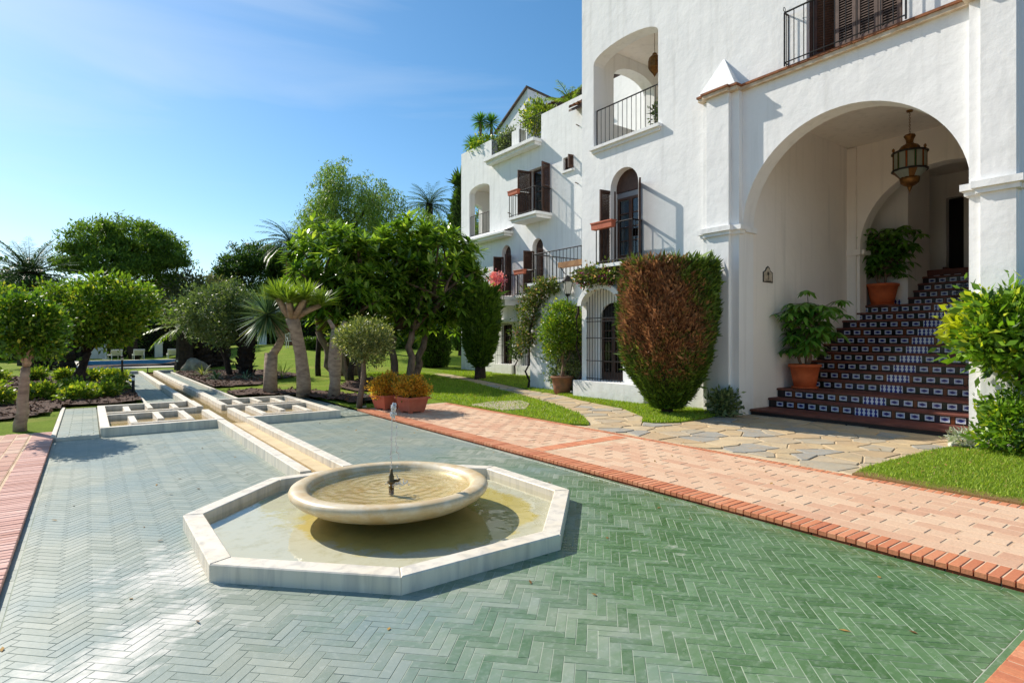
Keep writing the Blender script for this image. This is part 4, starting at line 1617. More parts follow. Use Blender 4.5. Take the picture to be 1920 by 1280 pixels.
# riser tiles: white-bordered motif tiles, plain coloured tiles, and a striped centre panel (print in the glaze)
def print_mat(name, kind):
    t = NT(name)
    g = t.coord('gen')
    sep = t.new("ShaderNodeSeparateXYZ")
    t.link(g, sep.inputs[0])
    a, b = sep.outputs[1], sep.outputs[2]
    da = t.math('ABSOLUTE', t.math('SUBTRACT', a, .5))
    db = t.math('ABSOLUTE', t.math('SUBTRACT', b, .5))
    if kind == 'motif':
        navy, white, blk = lin(28, 36, 104), lin(206, 208, 214), lin(20, 18, 26)
        rim = t.math('MAXIMUM', t.math('GREATER_THAN', da, .44), t.math('GREATER_THAN', db, .33))
        ring = t.math('MAXIMUM', t.math('GREATER_THAN', da, .36), t.math('GREATER_THAN', db, .21))
        loz = t.math('LESS_THAN', t.math('ADD', da, t.math('MULTIPLY', db, 1.5)), .34)
        c = t.mix(ring, t.mix(loz, lin(150, 160, 196), navy), white)
        c = t.mix(rim, c, blk)
    else:
        navy, white = lin(26, 40, 122), lin(208, 214, 226)
        wv = t.math('FRACT', t.math('MULTIPLY', a, 5))
        wob = t.math('MULTIPLY', t.math('SINE', t.math('MULTIPLY', b, 12.6)), .10)
        st = t.math('LESS_THAN', t.math('ABSOLUTE', t.math('SUBTRACT', wv, .5)), t.math('ADD', .24, wob))
        c = t.mix(st, white, navy)
    t.col(c)
    t.b.inputs['Roughness'].default_value = 0.22
    return t.m


PT, MTW, SEP = 0.205, 0.150, 0.055


def yz_plate(wd, h, mat, nm):
    mb = MB().box(-.006, .006, -wd / 2, wd / 2, 0, h)
    return mesh_py(nm, mb.v, mb.f, mat)


HT = RH - .045
me_m = yz_plate(MTW - .004, HT, print_mat("motif_tile", 'motif'), "motif_tile")
me_c = yz_plate(0.37, HT, print_mat("striped_panel", 'stripe'), "striped_panel")
plain = [yz_plate(SEP - .004, HT, M("plain_tile_" + n, c, rough=0.25), "plain_tile") for n, c in (("brown", lin(98, 52, 26)), ("navy", lin(20, 22, 44)), ("green", lin(18, 34, 26)), ("black", lin(14, 12, 14)))]
YC = 4.42
for k in range(1, 18):
    x = (xr[k] if k < 13 else xu[k]) + .008
    z = (zt(k) if k < 13 else 2.26 + RH * (k - 12)) - RH + .004
    y1 = SY1 if k < 11 else ((IY1 + .2) if k < 13 else 5.29)
    if k < 13:
        put("striped_panel", me_c, stair, (x, YC, z))
    for sgn in (1, -1):
        y = YC + sgn * (0.185 if k < 13 else -.06)
        j = 0
        while True:
            ys_ = y + sgn * SEP / 2
            ym_ = y + sgn * (SEP + MTW / 2)
            lim = (ym_ + MTW / 2 < y1) if sgn > 0 else (ym_ - MTW / 2 > SY0)
            if not lim:
                break
            if k < 13 or sgn > 0 or ym_ > 3.2:
                put("plain_tile", plain[(j * 3 + k) % 4], stair, (x, ys_, z))
                put("motif_tile", me_m, stair, (x, ym_, z))
            y += sgn * PT
            j += 1
put("striped_panel", me_c, stair, (15.135, 5.62, 2.265))

# ------------------------------------------------------------------ hanging lantern in the arch
LXc, LYc = 12.8, 4.45
lan = thing("hanging_lantern", "large brass and coloured glass lantern hanging in the arched entrance", "lantern", (LXc, LYc, 5.9))
mb = MB()
for i in range(14):
    z = 5.9 - .034 * i
    ax = (.016, .006) if i % 2 else (.006, .016)
    mb.tube([(LXc + ax[0] * math.cos(a), LYc + ax[1] * math.cos(a), z - .02 + .026 * math.sin(a)) for a in np.linspace(0, 2 * math.pi, 9)], .004, 5)
mb.build("chain", m_gold, lan)
MB().lathe([(.06, 5.9), (.05, 5.87), (.0, 5.86)], 12, (LXc, LYc)).build("ceiling_rose", m_gold, lan)
crown = MB().lathe([(.0, 5.42), (.085, 5.43), (.10, 5.40), (.065, 5.33), (.06, 5.28), (.075, 5.25), (.14, 5.22), (.175, 5.17), (.18, 5.13), (.20, 5.10), (.20, 5.08), (.0, 5.08)], 12, (LXc, LYc)).build("crown", m_gold, lan)
NG = 12
RG = .285
hx = lambda r, z, k: (LXc + r * math.cos(2 * math.pi * (k + .5) / NG), LYc + r * math.sin(2 * math.pi * (k + .5) / NG), z)
for z in (5.08, 4.74):
    MB().lathe([(RG - .03, z - .015), (RG + .02, z - .015), (RG + .02, z + .018), (RG - .03, z + .018), (RG - .03, z - .015)], NG, (LXc, LYc), math.pi / NG).build("frame_ring", m_black_iron, lan)
MB().lathe([(.20, 5.09), (RG, 5.075)], NG, (LXc, LYc), math.pi / NG).build("shoulder", m_gold, lan)


def glassM(name, c, al=0.35):
    t = NT(name)
    t.col(c)
    t.b.inputs['Roughness'].default_value = 0.25
    tr = t.new("ShaderNodeBsdfTranslucent")
    tr.inputs['Color'].default_value = (*c, 1)
    mx = t.new("ShaderNodeMixShader")
    mx.inputs[0].default_value = al
    t.link(t.b.outputs[0], mx.inputs[1])
    t.link(tr.outputs[0], mx.inputs[2])
    t.link(mx.outputs[0], t.out.inputs['Surface'])
    return t.m


g_col = [glassM("milky_glass", lin(196, 202, 188), .6), glassM("green_glass", lin(40, 104, 62)), glassM("milky_glass_b", lin(190, 196, 184), .6), glassM("milky_glass_c", lin(184, 192, 180), .6), glassM("amber_glass", lin(168, 84, 36)), glassM("milky_glass_d", lin(192, 198, 186), .6)]
ang = [0.0]
for k in range(NG // 2):
    ang += [ang[-1] + R(24), ang[-1] + R(30), ang[-1] + R(54), ang[-1] + R(60)]
ang = ang[:25]
pc_ = lambda r_, z, a: (LXc + r_ * math.cos(a), LYc + r_ * math.sin(a), z)
for k in range(24):
    a, b = ang[k] + .2, ang[k + 1] + .2
    gm = g_col[0] if k % 2 == 0 else (g_col[1] if k % 4 == 1 else g_col[4])
    rr = (RG - .012)
    MB().add([pc_(rr, 4.75, a), pc_(rr, 4.75, b), pc_(rr, 5.065, b), pc_(rr, 5.065, a)], [(0, 1, 2, 3)]).build("glass_panel", gm, lan)
    MB().tube([pc_(RG - .008, 4.745, a), pc_(RG - .008, 5.075, a)], .005, 5).build("glazing_bar", m_gold, lan)
for k in range(NG):
    if k % 2 == 0:
        q = hx(RG + .005, 0, k)
        MB().lathe([(.0, 5.18), (.02, 5.16), (.028, 5.13), (.015, 5.10), (.015, 5.08)], 6, (q[0], q[1])).build("finial", m_gold, lan)
    MB().add([hx(.17, 4.60, k), hx(.17, 4.60, k + 1), hx(RG, 4.73, k + 1), hx(RG, 4.73, k)], [(0, 1, 2, 3)]).build("lower_panel", g_col[0] if k % 3 else m_gold, lan)
MB().lathe([(.17, 4.605), (.165, 4.56), (.15, 4.50), (.10, 4.455), (.045, 4.43), (.03, 4.38), (.012, 4.34), (.0, 4.27)], 14, (LXc, LYc)).build("pendant", m_gold, lan, smooth=True)

# ------------------------------------------------------------------ wing set back on the left
XW = 13.8
wing = thing("apartment_building", "white three-storey wing with balconies and roof terrace, left of the arched building", "building", (XW, 18, 0))
w_log = arch_poly(20.41, 22.04, 6.03, 7.95, .27, 12)
w_dA = rect(16.43, 17.68, 6.15, 8.0)
w_sq = rect(15.14, 15.68, 7.5, 7.98)
w_a1 = arch_poly(18.87, 19.51, 3.25, 4.98, .33, 12)
w_a2 = arch_poly(16.83, 17.48, 3.25, 4.98, .33, 12)
w_g1 = rect(18.80, 19.55, 0.46, 2.06)
w_g2 = rect(17.12, 17.92, 0.46, 2.02)
out = [(11.5, -.1), (22.73, -.1), (22.73, 9.93), (20.27, 9.93), (20.27, 9.0), (16.93, 9.0), (16.93, 9.95), (11.5, 9.95)]
wall("front_wall", XW, 0.30, out, [w_log, w_dA, w_sq, w_a1, w_a2, w_g1, w_g2], m_plaster, wing)
wall("side_wall", 22.43, 0.298, rect(XW + .302, 20, -.1, 9.9), [arch_poly(XW + .42, XW + .95, 6.03, 7.5, .18, 10)], m_plaster, wing, 'y')
MB().box(XW + .30, 20, 11.5, 22.43, 8.75, 8.99).build("terrace_floor", m_stone, wing)
MB().box(19.7, 20, 11.5, 22.43, -.1, 8.75).build("back_wall", m_plaster, wing)
# loggia room
MB().box(XW + .30, XW + 2.0, 20.2, 22.43, 5.9, 6.03).build("loggia_floor", m_stone, wing)
MB().box(XW + .30, XW + 2.0, 20.2, 22.43, 8.3, 8.45).build("loggia_ceiling", m_plaster_in, wing)
MB().box(XW + 2.0, XW + 2.1, 20.2, 22.43, 5.9, 8.4).build("loggia_wall", m_plaster, wing)
MB().box(XW + .30, XW + 2.0, 20.1, 20.2, 5.9, 8.4).build("loggia_wall", m_plaster_in, wing)
railing(wing, (XW + .08, 20.42), (XW + .08, 22.03), 6.03, 6.95, 14, r=.009)
# ledge under the loggia and slab under the terrace rail
mb = MB()
mb.box(XW - .50, XW, 18.70, 22.70, 5.72, 5.80)
mb.box(XW - .40, XW, 18.80, 22.66, 5.62, 5.72)
mb.add([(XW - .5, 18.70, 5.801), (XW - .5, 22.70, 5.801), (XW, 22.70, 6.0), (XW, 18.70, 6.0)], [(0, 1, 2, 3)])
mb.build("ledge", m_plaster, wing)
mb = MB()
mb.box(XW - .42, XW + .28, 16.90, 20.30, 8.90, 9.02)
mb.box(XW - .30, XW, 16.96, 20.24, 8.78, 8.90)
mb.build("terrace_slab", m_plaster, wing)
MB().box(XW - .01, XW + .33, 18.33, 18.80, 9.02, 9.82).build("terrace_pillar", m_plaster, wing)
railing(wing, (XW + .05, 18.82), (XW + .05, 20.25), 9.02, 9.85, 12, r=.009)
railing(wing, (XW + .05, 16.95), (XW + .05, 18.31), 9.02, 10.05, 12, r=.009)
for k in range(1):
    MB().box(XW + .9, XW + .95, 16.2, 17.9, 6.1, 8.1).build("room_back", m_dark, wing)
# door with balcony
glazed_door(wing, XW + .18, 16.50, 17.60, 6.16, 7.96, m_brown_wood, 4)
shutter(wing, (XW + .10, 17.66), R(180 - 10), .60, 6.17, 7.97, m_brown_wood, 46)
shutter(wing, (XW + .02, 16.45), R(180 + 12), .48, 6.17, 7.97, m_brown_wood, 46)
mb = MB()
mb.box(XW - .78, XW, 16.30, 18.0, 6.02, 6.12)
mb.box(XW - .68, XW, 16.38, 17.92, 5.92, 6.02)
mb.build("balcony_slab", m_plaster, wing)
railing(wing, (XW - .74, 16.34), (XW - .74, 17.96), 6.12, 7.02, 12, r=.009)
railing(wing, (XW - .74, 16.34), (XW - .01, 16.34), 6.12, 7.02, 5, r=.009, posts=False)
railing(wing, (XW - .74, 17.96), (XW - .01, 17.96), 6.12, 7.02, 5, r=.009, posts=False)
window_box((XW - .84, 17.55, 6.92), .6, "terracotta window box on the highest balcony rail of the set-back wing")
# little square window
MB().box(XW + .16, XW + .2, 15.1, 15.72, 7.45, 8.02).build("small_window", m_dark, wing)
mb = MB()
mb.box(XW + .10, XW + .14, 15.14, 15.19, 7.5, 7.98)
mb.box(XW + .10, XW + .14, 15.63, 15.68, 7.5, 7.98)
mb.box(XW + .101, XW + .139, 15.38, 15.43, 7.5, 7.98)
mb.build("window_frame", m_brown_wood, wing)
shutter(wing, (XW + .05, 15.15), R(180 - 8), .26, 7.5, 7.97, m_brown_wood, 8, mid=False)
MB().box(XW - .08, XW + .05, 15.08, 15.72, 7.42, 7.49).build("window_sill", m_plaster, wing)
# arched doors of the first floor
for (a, b, nm) in ((18.87, 19.51, 1), (16.83, 17.48, 2)):
    MB().box(XW + .75, XW + .8, a - .2, b + .2, 3.1, 5.5).build("room_back", m_dark, wing)
    MB().box(XW + .2, XW + .23, a, b, 4.86, 5.31).build("door_transom", m_brown_wood, wing)
    glazed_door(wing, XW + .22, a + .02, b - .02, 3.26, 4.86, m_brown_wood, 4)
    shutter(wing, (XW + .08, b - .005), R(180 - 12), .45, 3.28, 4.86, m_brown_wood, 42)
    shutter(wing, (XW + .02, a + .01), R(180 + 20), .42, 3.28, 4.86, m_brown_wood, 42)
mb = MB()
mb.box(XW - .72, XW, 18.35, 20.1, 3.02, 3.14)
mb.box(XW - .62, XW, 18.43, 20.0, 2.80, 3.02)
mb.build("balcony_slab", m_plaster, wing)
railing(wing, (XW - .68, 18.40), (XW - .68, 20.05), 3.14, 4.0, 14, r=.009)
railing(wing, (XW - .68, 18.40), (XW - .01, 18.40), 3.14, 4.0, 5, r=.009, posts=False)
mb = MB()
mb.box(XW - .62, XW, 16.5, 17.85, 3.04, 3.14)
mb.box(XW - .50, XW, 16.6, 17.75, 2.92, 3.04)
mb.build("balcony_slab", m_plaster, wing)
railing(wing, (XW - .58, 16.54), (XW - .58, 17.81), 3.14, 4.02, 10, r=.009)
railing(wing, (XW - .58, 17.81), (XW - .01, 17.81), 3.14, 4.02, 5, r=.009, posts=False)
window_box((XW - .66, 17.40, 3.92), .62, "terracotta window box on the rail of the arched door beside the porch terrace")
# ground-floor windows with grilles and plinths
for (a, b) in ((18.80, 19.55), (17.12, 17.92)):
    MB().box(XW + .22, XW + .25, a - .05, b + .05, .4, 2.1).build("window", m_dark, wing)
    mb = MB()
    mb.box(XW + .14, XW + .2, a, a + .06, .46, 2.03)
    mb.box(XW + .14, XW + .2, b - .06, b, .46, 2.03)
    mb.box(XW + .141, XW + .199, (a + b) / 2 - .04, (a + b) / 2 + .04, .46, 2.03)
    mb.build("window_frame", m_brown_wood, wing)
    MB().box(XW - .28, XW, a - .35, b + .25, -.05, .45).build("plinth", m_plaster, wing)
    MB().box(XW - .34, XW, a - .35, b + .3, 2.16, 2.26).build("window_hood", m_plaster, wing)
    g = MB().box(XW - .22, XW - .2, a - .1, b + .1, 2.08, 2.1).build("window_grille", m_black_iron, wing)
    for i in range(9):
        y = a - .1 + (b - a + .2) * i / 8
        MB().tube([(XW - .21, y, .45), (XW - .21, y, 2.1)], .007, 5).build("grille_bar", m_black_iron, g)
    for z in (.8, 1.2, 1.6):
        MB().box(XW - .217, XW - .203, a - .1, b + .1, z, z + .015).build("grille_rail", m_black_iron, g)
# wall brackets
for (y, z) in ((18.9, 6.55), (14.9, 6.9), (14.85, 8.9), (19.9, 5.95)):
    MB().tube([(XW, y, z), (XW - .14, y, z + .02)], .02, 6).build("wall_bracket", M("bracket_iron", lin(120, 110, 100), rough=.6), wing)

# upper pavilion on the roof terrace
pav = MB()
X2 = 16.2
k2 = X2 / 13.8
ya, yb_ = 17.78 * k2, 19.9 * k2
za, zb_ = 1.5 + 9.75 * k2, 1.5 + 8.55 * k2
pav.add([(X2, ya, 8.9), (X2, yb_, 8.9), (X2, yb_, zb_), (X2, ya, za), (X2 + 3.5, ya, 8.9), (X2 + 3.5, yb_, 8.9), (X2 + 3.5, yb_, zb_), (X2 + 3.5, ya, za - .4)],
        [(0, 1, 2, 3), (4, 7, 6, 5), (0, 3, 7, 4), (1, 5, 6, 2), (3, 2, 6, 7)])
pav.build("roof_pavilion", m_plaster, wing)
mb = MB()
mb.add([(X2 - .12, ya - .06, za + .005), (X2 - .12, yb_ + .1, zb_ + .005), (X2 + 3.6, yb_ + .1, zb_ + .005), (X2 + 3.6, ya - .06, za - .395)], [(0, 1, 2, 3)])
mb.add([(X2 - .12, ya - .06, za + .07), (X2 - .12, yb_ + .1, zb_ + .07), (X2 + 3.6, yb_ + .1, zb_ + .07), (X2 + 3.6, ya - .06, za - .33)], [(0, 1, 2, 3)])
for (i, j) in ((0, 1), (1, 2), (2, 3), (3, 0)):
    pass
mb.add([(X2 - .12, ya - .06, za + .005), (X2 - .12, yb_ + .1, zb_ + .005), (X2 - .12, yb_ + .1, zb_ + .07), (X2 - .12, ya - .06, za + .07)], [(0, 1, 2, 3)])
mb.add([(X2 - .12, ya - .06, za + .005), (X2 + 3.6, ya - .06, za - .395), (X2 + 3.6, ya - .06, za - .33), (X2 - .12, ya - .06, za + .07)], [(0, 1, 2, 3)])
mb.build("pavilion_coping", M("grey_coping", lin(104, 92, 84), lin(80, 70, 66), 5, .9), wing)


def half_tile(L, r=.085, n=7):
    V, F = [], []
    for i in (0, 1):
        rr = r * (1 - .12 * i)
        for k in range(n + 1):
            a = math.pi * k / n
            V.append((L * i, rr * math.cos(a), rr * math.sin(a) + .012 * i))
    for k in range(n):
        F.append((k, k + 1, n + 2 + k, n + 1 + k))
    V += [(v[0], v[1] * .84, v[2] * .84 - .003) for v in V[:2 * (n + 1)]]
    m = 2 * (n + 1)
    for k in range(n):
        F.append((m + k, m + n + 1 + k, m + n + 2 + k, m + k + 1))
        F.append((k, m + k, m + k + 1, k + 1))
    return mesh_py("roof_tile", V, F, m_roof)


me_rt = half_tile(.42)


def eave(parent, x, y0, y1, z, rows=3, slope=.35, depth=1.6):
    """tiled roof edge facing -X; tiles run up the slope"""
    mb = MB().add([(x, y0, z - .10), (x, y1, z - .10), (x + depth, y1, z + slope * depth - .10), (x + depth, y0, z + slope * depth - .10),
                   (x, y0, z - .02), (x, y1, z - .02), (x + depth, y1, z + slope * depth - .02), (x + depth, y0, z + slope * depth - .02)],
                  [(0, 1, 2, 3), (4, 7, 6, 5), (0, 4, 5, 1), (1, 5, 6, 2), (2, 6, 7, 3), (3, 7, 4, 0)])
    e = mb.build("roof_edge", m_brown_wood, parent)
    n = int((y1 - y0) / .2)
    for r_ in range(rows):
        for i in range(n):
            put("roof_tile", me_rt, e, (x - .05 + r_ * .36, y0 + .1 + i * .2, z + .0 + slope * r_ * .36), (0, -math.atan(slope), random.gauss(0, .02)))
    return e


eave(wing, 15.2, 13.0, 18.6, 11.0, 3)
MB().box(15.6, 19, 13.2, 18.4, 8.99, 10.95).build("upper_wall", m_plaster, wing)
eave(wing, XW - .35, 14.15, 15.0, 9.45, 2, .5, .5)
eave(wing, 14.6, 11.2, 13.2, 9.9, 3)
MB().box(15.0, 18, 10.8, 13.1, 8.99, 9.85).build("upper_wall", m_plaster, wing)
eave(house, XT - .35, YL + .01, YL + .36, 10.9, 2, .4, .6)

# porch block in front of the wing, with roof terrace
porch = thing("entrance_porch", "low white porch with railed roof terrace between the two buildings", "porch", (11.5, 11.8, 0))
wall("front_wall", 10.42, .25, rect(10.62, 13.3, -.1, 3.02), [arch_poly(11.0, 12.0, .08, 1.9, .5, 12)], m_plaster, porch)
wall("side_wall", 13.05, .249, rect(10.672, 13.79, -.1, 3.02), [], m_plaster, porch, 'y')
MB().box(10.672, 13.79, 10.62, 13.05, 2.85, 3.0).build("terrace_floor", m_stone, porch)
MB().box(11.6, 11.7, 10.62, 13.05, 0, 2.84).build("inner_wall", m_plaster, porch)
MB().box(10.36, 10.72, 10.62, 13.36, 3.021, 3.10).build("coping", m_plaster, porch)
railing(porch, (10.52, 10.66), (10.52, 13.25), 3.10, 3.95, 18, r=.010)
railing(porch, (10.52, 13.25), (13.7, 13.25), 3.10, 3.95, 18, r=.010)
pln = thing("wooden_planter", "weathered wooden planter shelf on the porch terrace rail", "planter", (10.40, 11.4, 3.42))
MB().box(10.32, 10.50, 10.95, 11.95, 3.42, 3.56).build("trough", M("weathered_wood", lin(168, 126, 84), lin(130, 92, 60), 8, .8), pln)
for y in (11.05, 11.85):
    MB().tube([(10.34, y, 3.42), (10.50, y, 3.25)], .012, 5).build("bracket", m_black_iron, pln)

# wrought-iron lantern on a pole
lp_ = thing("lamp_post", "black iron post lantern with frosted glass beside the bougainvillea", "lamp", (10.26, 11.48, 0))
lx, ly = 10.26, 11.48
MB().tube([(lx, ly, 0), (lx, ly, 2.62)], .022, 8).build("pole", m_black_iron, lp_)
MB().lathe([(.0, 2.62), (.05, 2.62), (.075, 2.66), (.08, 2.68), (0, 2.68)], 6, (lx, ly)).build("base_plate", m_black_iron, lp_)
MB().lathe([(.085, 2.68), (.14, 3.0)], 4, (lx, ly), R(20)).build("glass", glassM("frosted_glass", lin(200, 200, 190), .4), lp_)
for k in range(4):
    a = R(20) + k * math.pi / 2
    MB().tube([(lx + .088 * math.cos(a), ly + .088 * math.sin(a), 2.68), (lx + .145 * math.cos(a), ly + .145 * math.sin(a), 3.0)], .009, 5).build("frame_bar", m_black_iron, lp_)
MB().lathe([(.19, 3.0), (.20, 3.02), (.10, 3.10), (.06, 3.11), (.06, 3.15), (.0, 3.18)], 4, (lx, ly), R(20)).build("cap", m_black_iron, lp_)

MB().box(XT + .36, XT + .978, 9.2, YL - .37, .40, .474).build("gate_threshold", m_stone, house)

# ------------------------------------------------------------------ plants: geometry helpers
def unit(a):
    return a / (np.linalg.norm(a, axis=-1, keepdims=True) + 1e-9)


def rnd_dir(n, r=rng):
    return unit(r.normal(0, 1, (n, 3)))


def leaf_quads(c, d, L, Wd, r=rng, nrm=None):
    """diamond leaves: base at c, axis d, length L, width Wd"""
    n = len(c)
    L = np.broadcast_to(L, (n,))[:, None]
    Wd = np.broadcast_to(Wd, (n,))[:, None]
    s = np.cross(d, rnd_dir(n, r) if nrm is None else nrm)
    s = unit(s)
    up = np.cross(s, d)
    m = c + d * L * 0.45 + up * L * 0.04
    V = np.stack([c, m - s * Wd / 2, c + d * L, m + s * Wd / 2], 1)
    return V.reshape(-1, 3), np.arange(n * 4).reshape(-1, 4)


def leaf_blades(c, d, L, Wd, bend=0.25, r=rng, nrm=None):
    """long leaves of two quads with droop, 6 vertices"""
    n = len(c)
    L = np.broadcast_to(L, (n,))[:, None]
    Wd = np.broadcast_to(Wd, (n,))[:, None]
    s = unit(np.cross(d, np.array([0, 0, 1.0]) + 0.15 * rnd_dir(n, r)) if nrm is None else np.cross(d, nrm))
    dn = np.array([0, 0, -1.0])
    m = c + d * L * 0.5 + dn * L * bend * 0.22
    t = c + d * L * 0.97 + dn * L * bend
    V = np.stack([c - s * Wd * .18, c + s * Wd * .18, m + s * Wd * .5, m - s * Wd * .5, t + s * Wd * .06, t - s * Wd * .06], 1)
    b = np.arange(n)[:, None] * 6
    F = np.concatenate([b + [0, 1, 2, 3], b + [3, 2, 4, 5]], 0)
    return V.reshape(-1, 3), F


def nput(name, V, F, mat, parent=None, smooth=False):
    base = np.array(W[parent.name]) if parent is not None else np.zeros(3)
    return put(name, mesh_np(name, V - base, F, mat, smooth), parent, tuple(base))


def clumps(n, centre, rad, shell=0.55, flat=1.0, r=rng, zmin=None):
    """points through an ellipsoid, more of them near its skin"""
    d = rnd_dir(n, r)
    q = shell + (1 - shell) * r.uniform(0, 1, n) ** 0.6
    ph = r.uniform(0, 6.28, 4)
    lump = 1 + .15 * np.sin(3.1 * d[:, 0] + 2.3 * d[:, 2] + ph[0]) + .13 * np.sin(4.7 * d[:, 1] - 3.1 * d[:, 0] + ph[1]) + .10 * np.sin(7.3 * d[:, 2] + 5.1 * d[:, 1] + ph[2]) + .08 * np.sin(11 * d[:, 0] - 8 * d[:, 1] + ph[3])
    p = np.array(centre) + d * np.array(rad) * (q * lump)[:, None]
    if zmin is not None:
        p[:, 2] = np.maximum(p[:, 2], zmin + r.uniform(0, .1, n))
    return p, d


def crown(centre, rad, ncl, per, csize, L, Wd, r=rng, shell=0.5, up=0.25, zmin=None):
    """leaf clumps: returns quads"""
    pc, pd = clumps(ncl, centre, rad, shell, r=r, zmin=zmin)
    sz = csize * r.uniform(0.6, 1.35, ncl)
    c = np.repeat(pc, per, 0) + r.normal(0, 1, (ncl * per, 3)) * np.repeat(sz, per)[:, None] * np.array([1, 1, .75])
    out = unit(c - np.repeat(pc, per, 0) + np.repeat(pd, per, 0) * np.repeat(sz, per)[:, None] * .8)
    d = unit(out + rnd_dir(ncl * per, r) * .8 + np.array([0, 0, up]))
    l = L * r.uniform(.5, 1.35, ncl * per) * np.repeat(r.uniform(.8, 1.2, ncl), per)
    return leaf_quads(c, d, l, l * Wd, r), pc


def limb(mb, a, b, r0, r1, wob=0.1, n=5, r=random):
    a, b = Vector(a), Vector(b)
    pts, rs = [], []
    L = (b - a).length
    for i in range(n + 1):
        t = i / n
        o = Vector((r.gauss(0, 1), r.gauss(0, 1), r.gauss(0, .4))) * wob * L * .35 * math.sin(math.pi * t)
        pts.append(a.lerp(b, t) + o)
        rs.append(r0 + (r1 - r0) * t)
    mb.tube(pts, rs, 7)
    return pts


def leafy_tree(name, label, base, th, centre, rad, mats, ncl, per, csize, L, Wd, tr=0.08, cat="tree", group=None, bark=None, seed=1, shell=.5, stems=1, limbs=7, up=.25, zmin=None):
    r = np.random.default_rng(seed)
    pr = random.Random(seed)
    bx, by = base
    bz = float(terr(np.float64(bx), np.float64(by)))
    t = thing(name, label, cat, (bx, by, bz), group)
    (V, F), pc = crown(centre, rad, ncl, per, csize, L, Wd, r, shell, up, zmin)
    nput("crown", V, F, mats, t)
    mb = MB()
    for s in range(stems):
        o = Vector((pr.uniform(-.15, .15), pr.uniform(-.15, .15), 0)) * (stems > 1)
        top = Vector((bx * .5 + centre[0] * .5 + pr.uniform(-.1, .1) * rad[0], by * .5 + centre[1] * .5 + pr.uniform(-.1, .1) * rad[1], bz + th))
        limb(mb, Vector((bx, by, bz - .05)) + o, top, tr * 1.25, tr * .8, .05 if stems == 1 else .12, 6, pr)
        for i in range(limbs):
            e = Vector(pc[pr.randrange(len(pc))])
            limb(mb, top, top.lerp(e, .85), tr * .5, tr * .12, .2, 4, pr)
    mb.build("trunk", bark or m_trunk, t, smooth=True)
    return t


# leaf colours
lf_orange = leafM("citrus_leaf", lin(42, 70, 20), lin(104, 138, 38), .32, .38, (lin(168, 176, 60), .08))
lf_orange2 = leafM("citrus_leaf_b", lin(56, 84, 24), lin(132, 158, 50), .35, .40, (lin(176, 172, 60), .10))
lf_plum = leafM("frangipani_leaf", lin(46, 78, 24), lin(136, 164, 62), .40, .26, (lin(170, 184, 84), .10))
lf_pine = leafM("pine_needle", lin(62, 88, 30), lin(124, 148, 56), .38, .6)
lf_dark = leafM("dark_evergreen", lin(40, 64, 26), lin(88, 114, 46), .28, .5)
lf_pepper = leafM("pepper_tree_leaf", lin(70, 98, 38), lin(142, 164, 76), .35, .55)
lf_palm = leafM("palm_leaf", lin(44, 72, 38), lin(96, 120, 70), .22, .45)
lf_yucca = leafM("grey_green_yucca", lin(66, 96, 74), lin(128, 150, 116), .22, .4, (lin(176, 178, 140), .08))
lf_dragon = leafM("dragon_tree_leaf", lin(86, 112, 40), lin(150, 168, 66), .32, .4)
lf_olive = leafM("grey_bush_leaf", lin(62, 82, 48), lin(128, 140, 92), .28, .45)
lf_topi = leafM("variegated_leaf", lin(58, 78, 38), lin(146, 150, 88), .25, .4, (lin(196, 190, 130), .12))
lf_golden = leafM("golden_shrub_leaf", lin(186, 124, 34), lin(220, 176, 70), .42, .45, (lin(96, 104, 40), .18))
lf_sheff = leafM("schefflera_leaf", lin(58, 106, 36), lin(120, 162, 64), .28, .28)
lf_shrub = leafM("glossy_shrub_leaf", lin(48, 80, 24), lin(128, 164, 50), .32, .32, (lin(190, 196, 60), .10))
lf_yellow = leafM("yellow_new_leaf", lin(150, 160, 30), lin(206, 206, 62), .4, .4)
lf_cyp = leafM("cypress_spray", lin(46, 72, 18), lin(104, 132, 38), .22, .6)
lf_vine = leafM("bougainvillea_leaf", lin(50, 70, 26), lin(116, 126, 56), .3, .5, (lin(190, 150, 120), .08))
fl_pink = leafM("pink_flower", lin(206, 96, 136), lin(236, 160, 184), .35, .6)
fl_mauve = leafM("mauve_flower", lin(156, 54, 120), lin(200, 110, 160), .35, .6)
lf_ground = leafM("ground_shrub_leaf", lin(70, 96, 28), lin(150, 168, 60), .32, .4, (lin(200, 190, 70), .12))

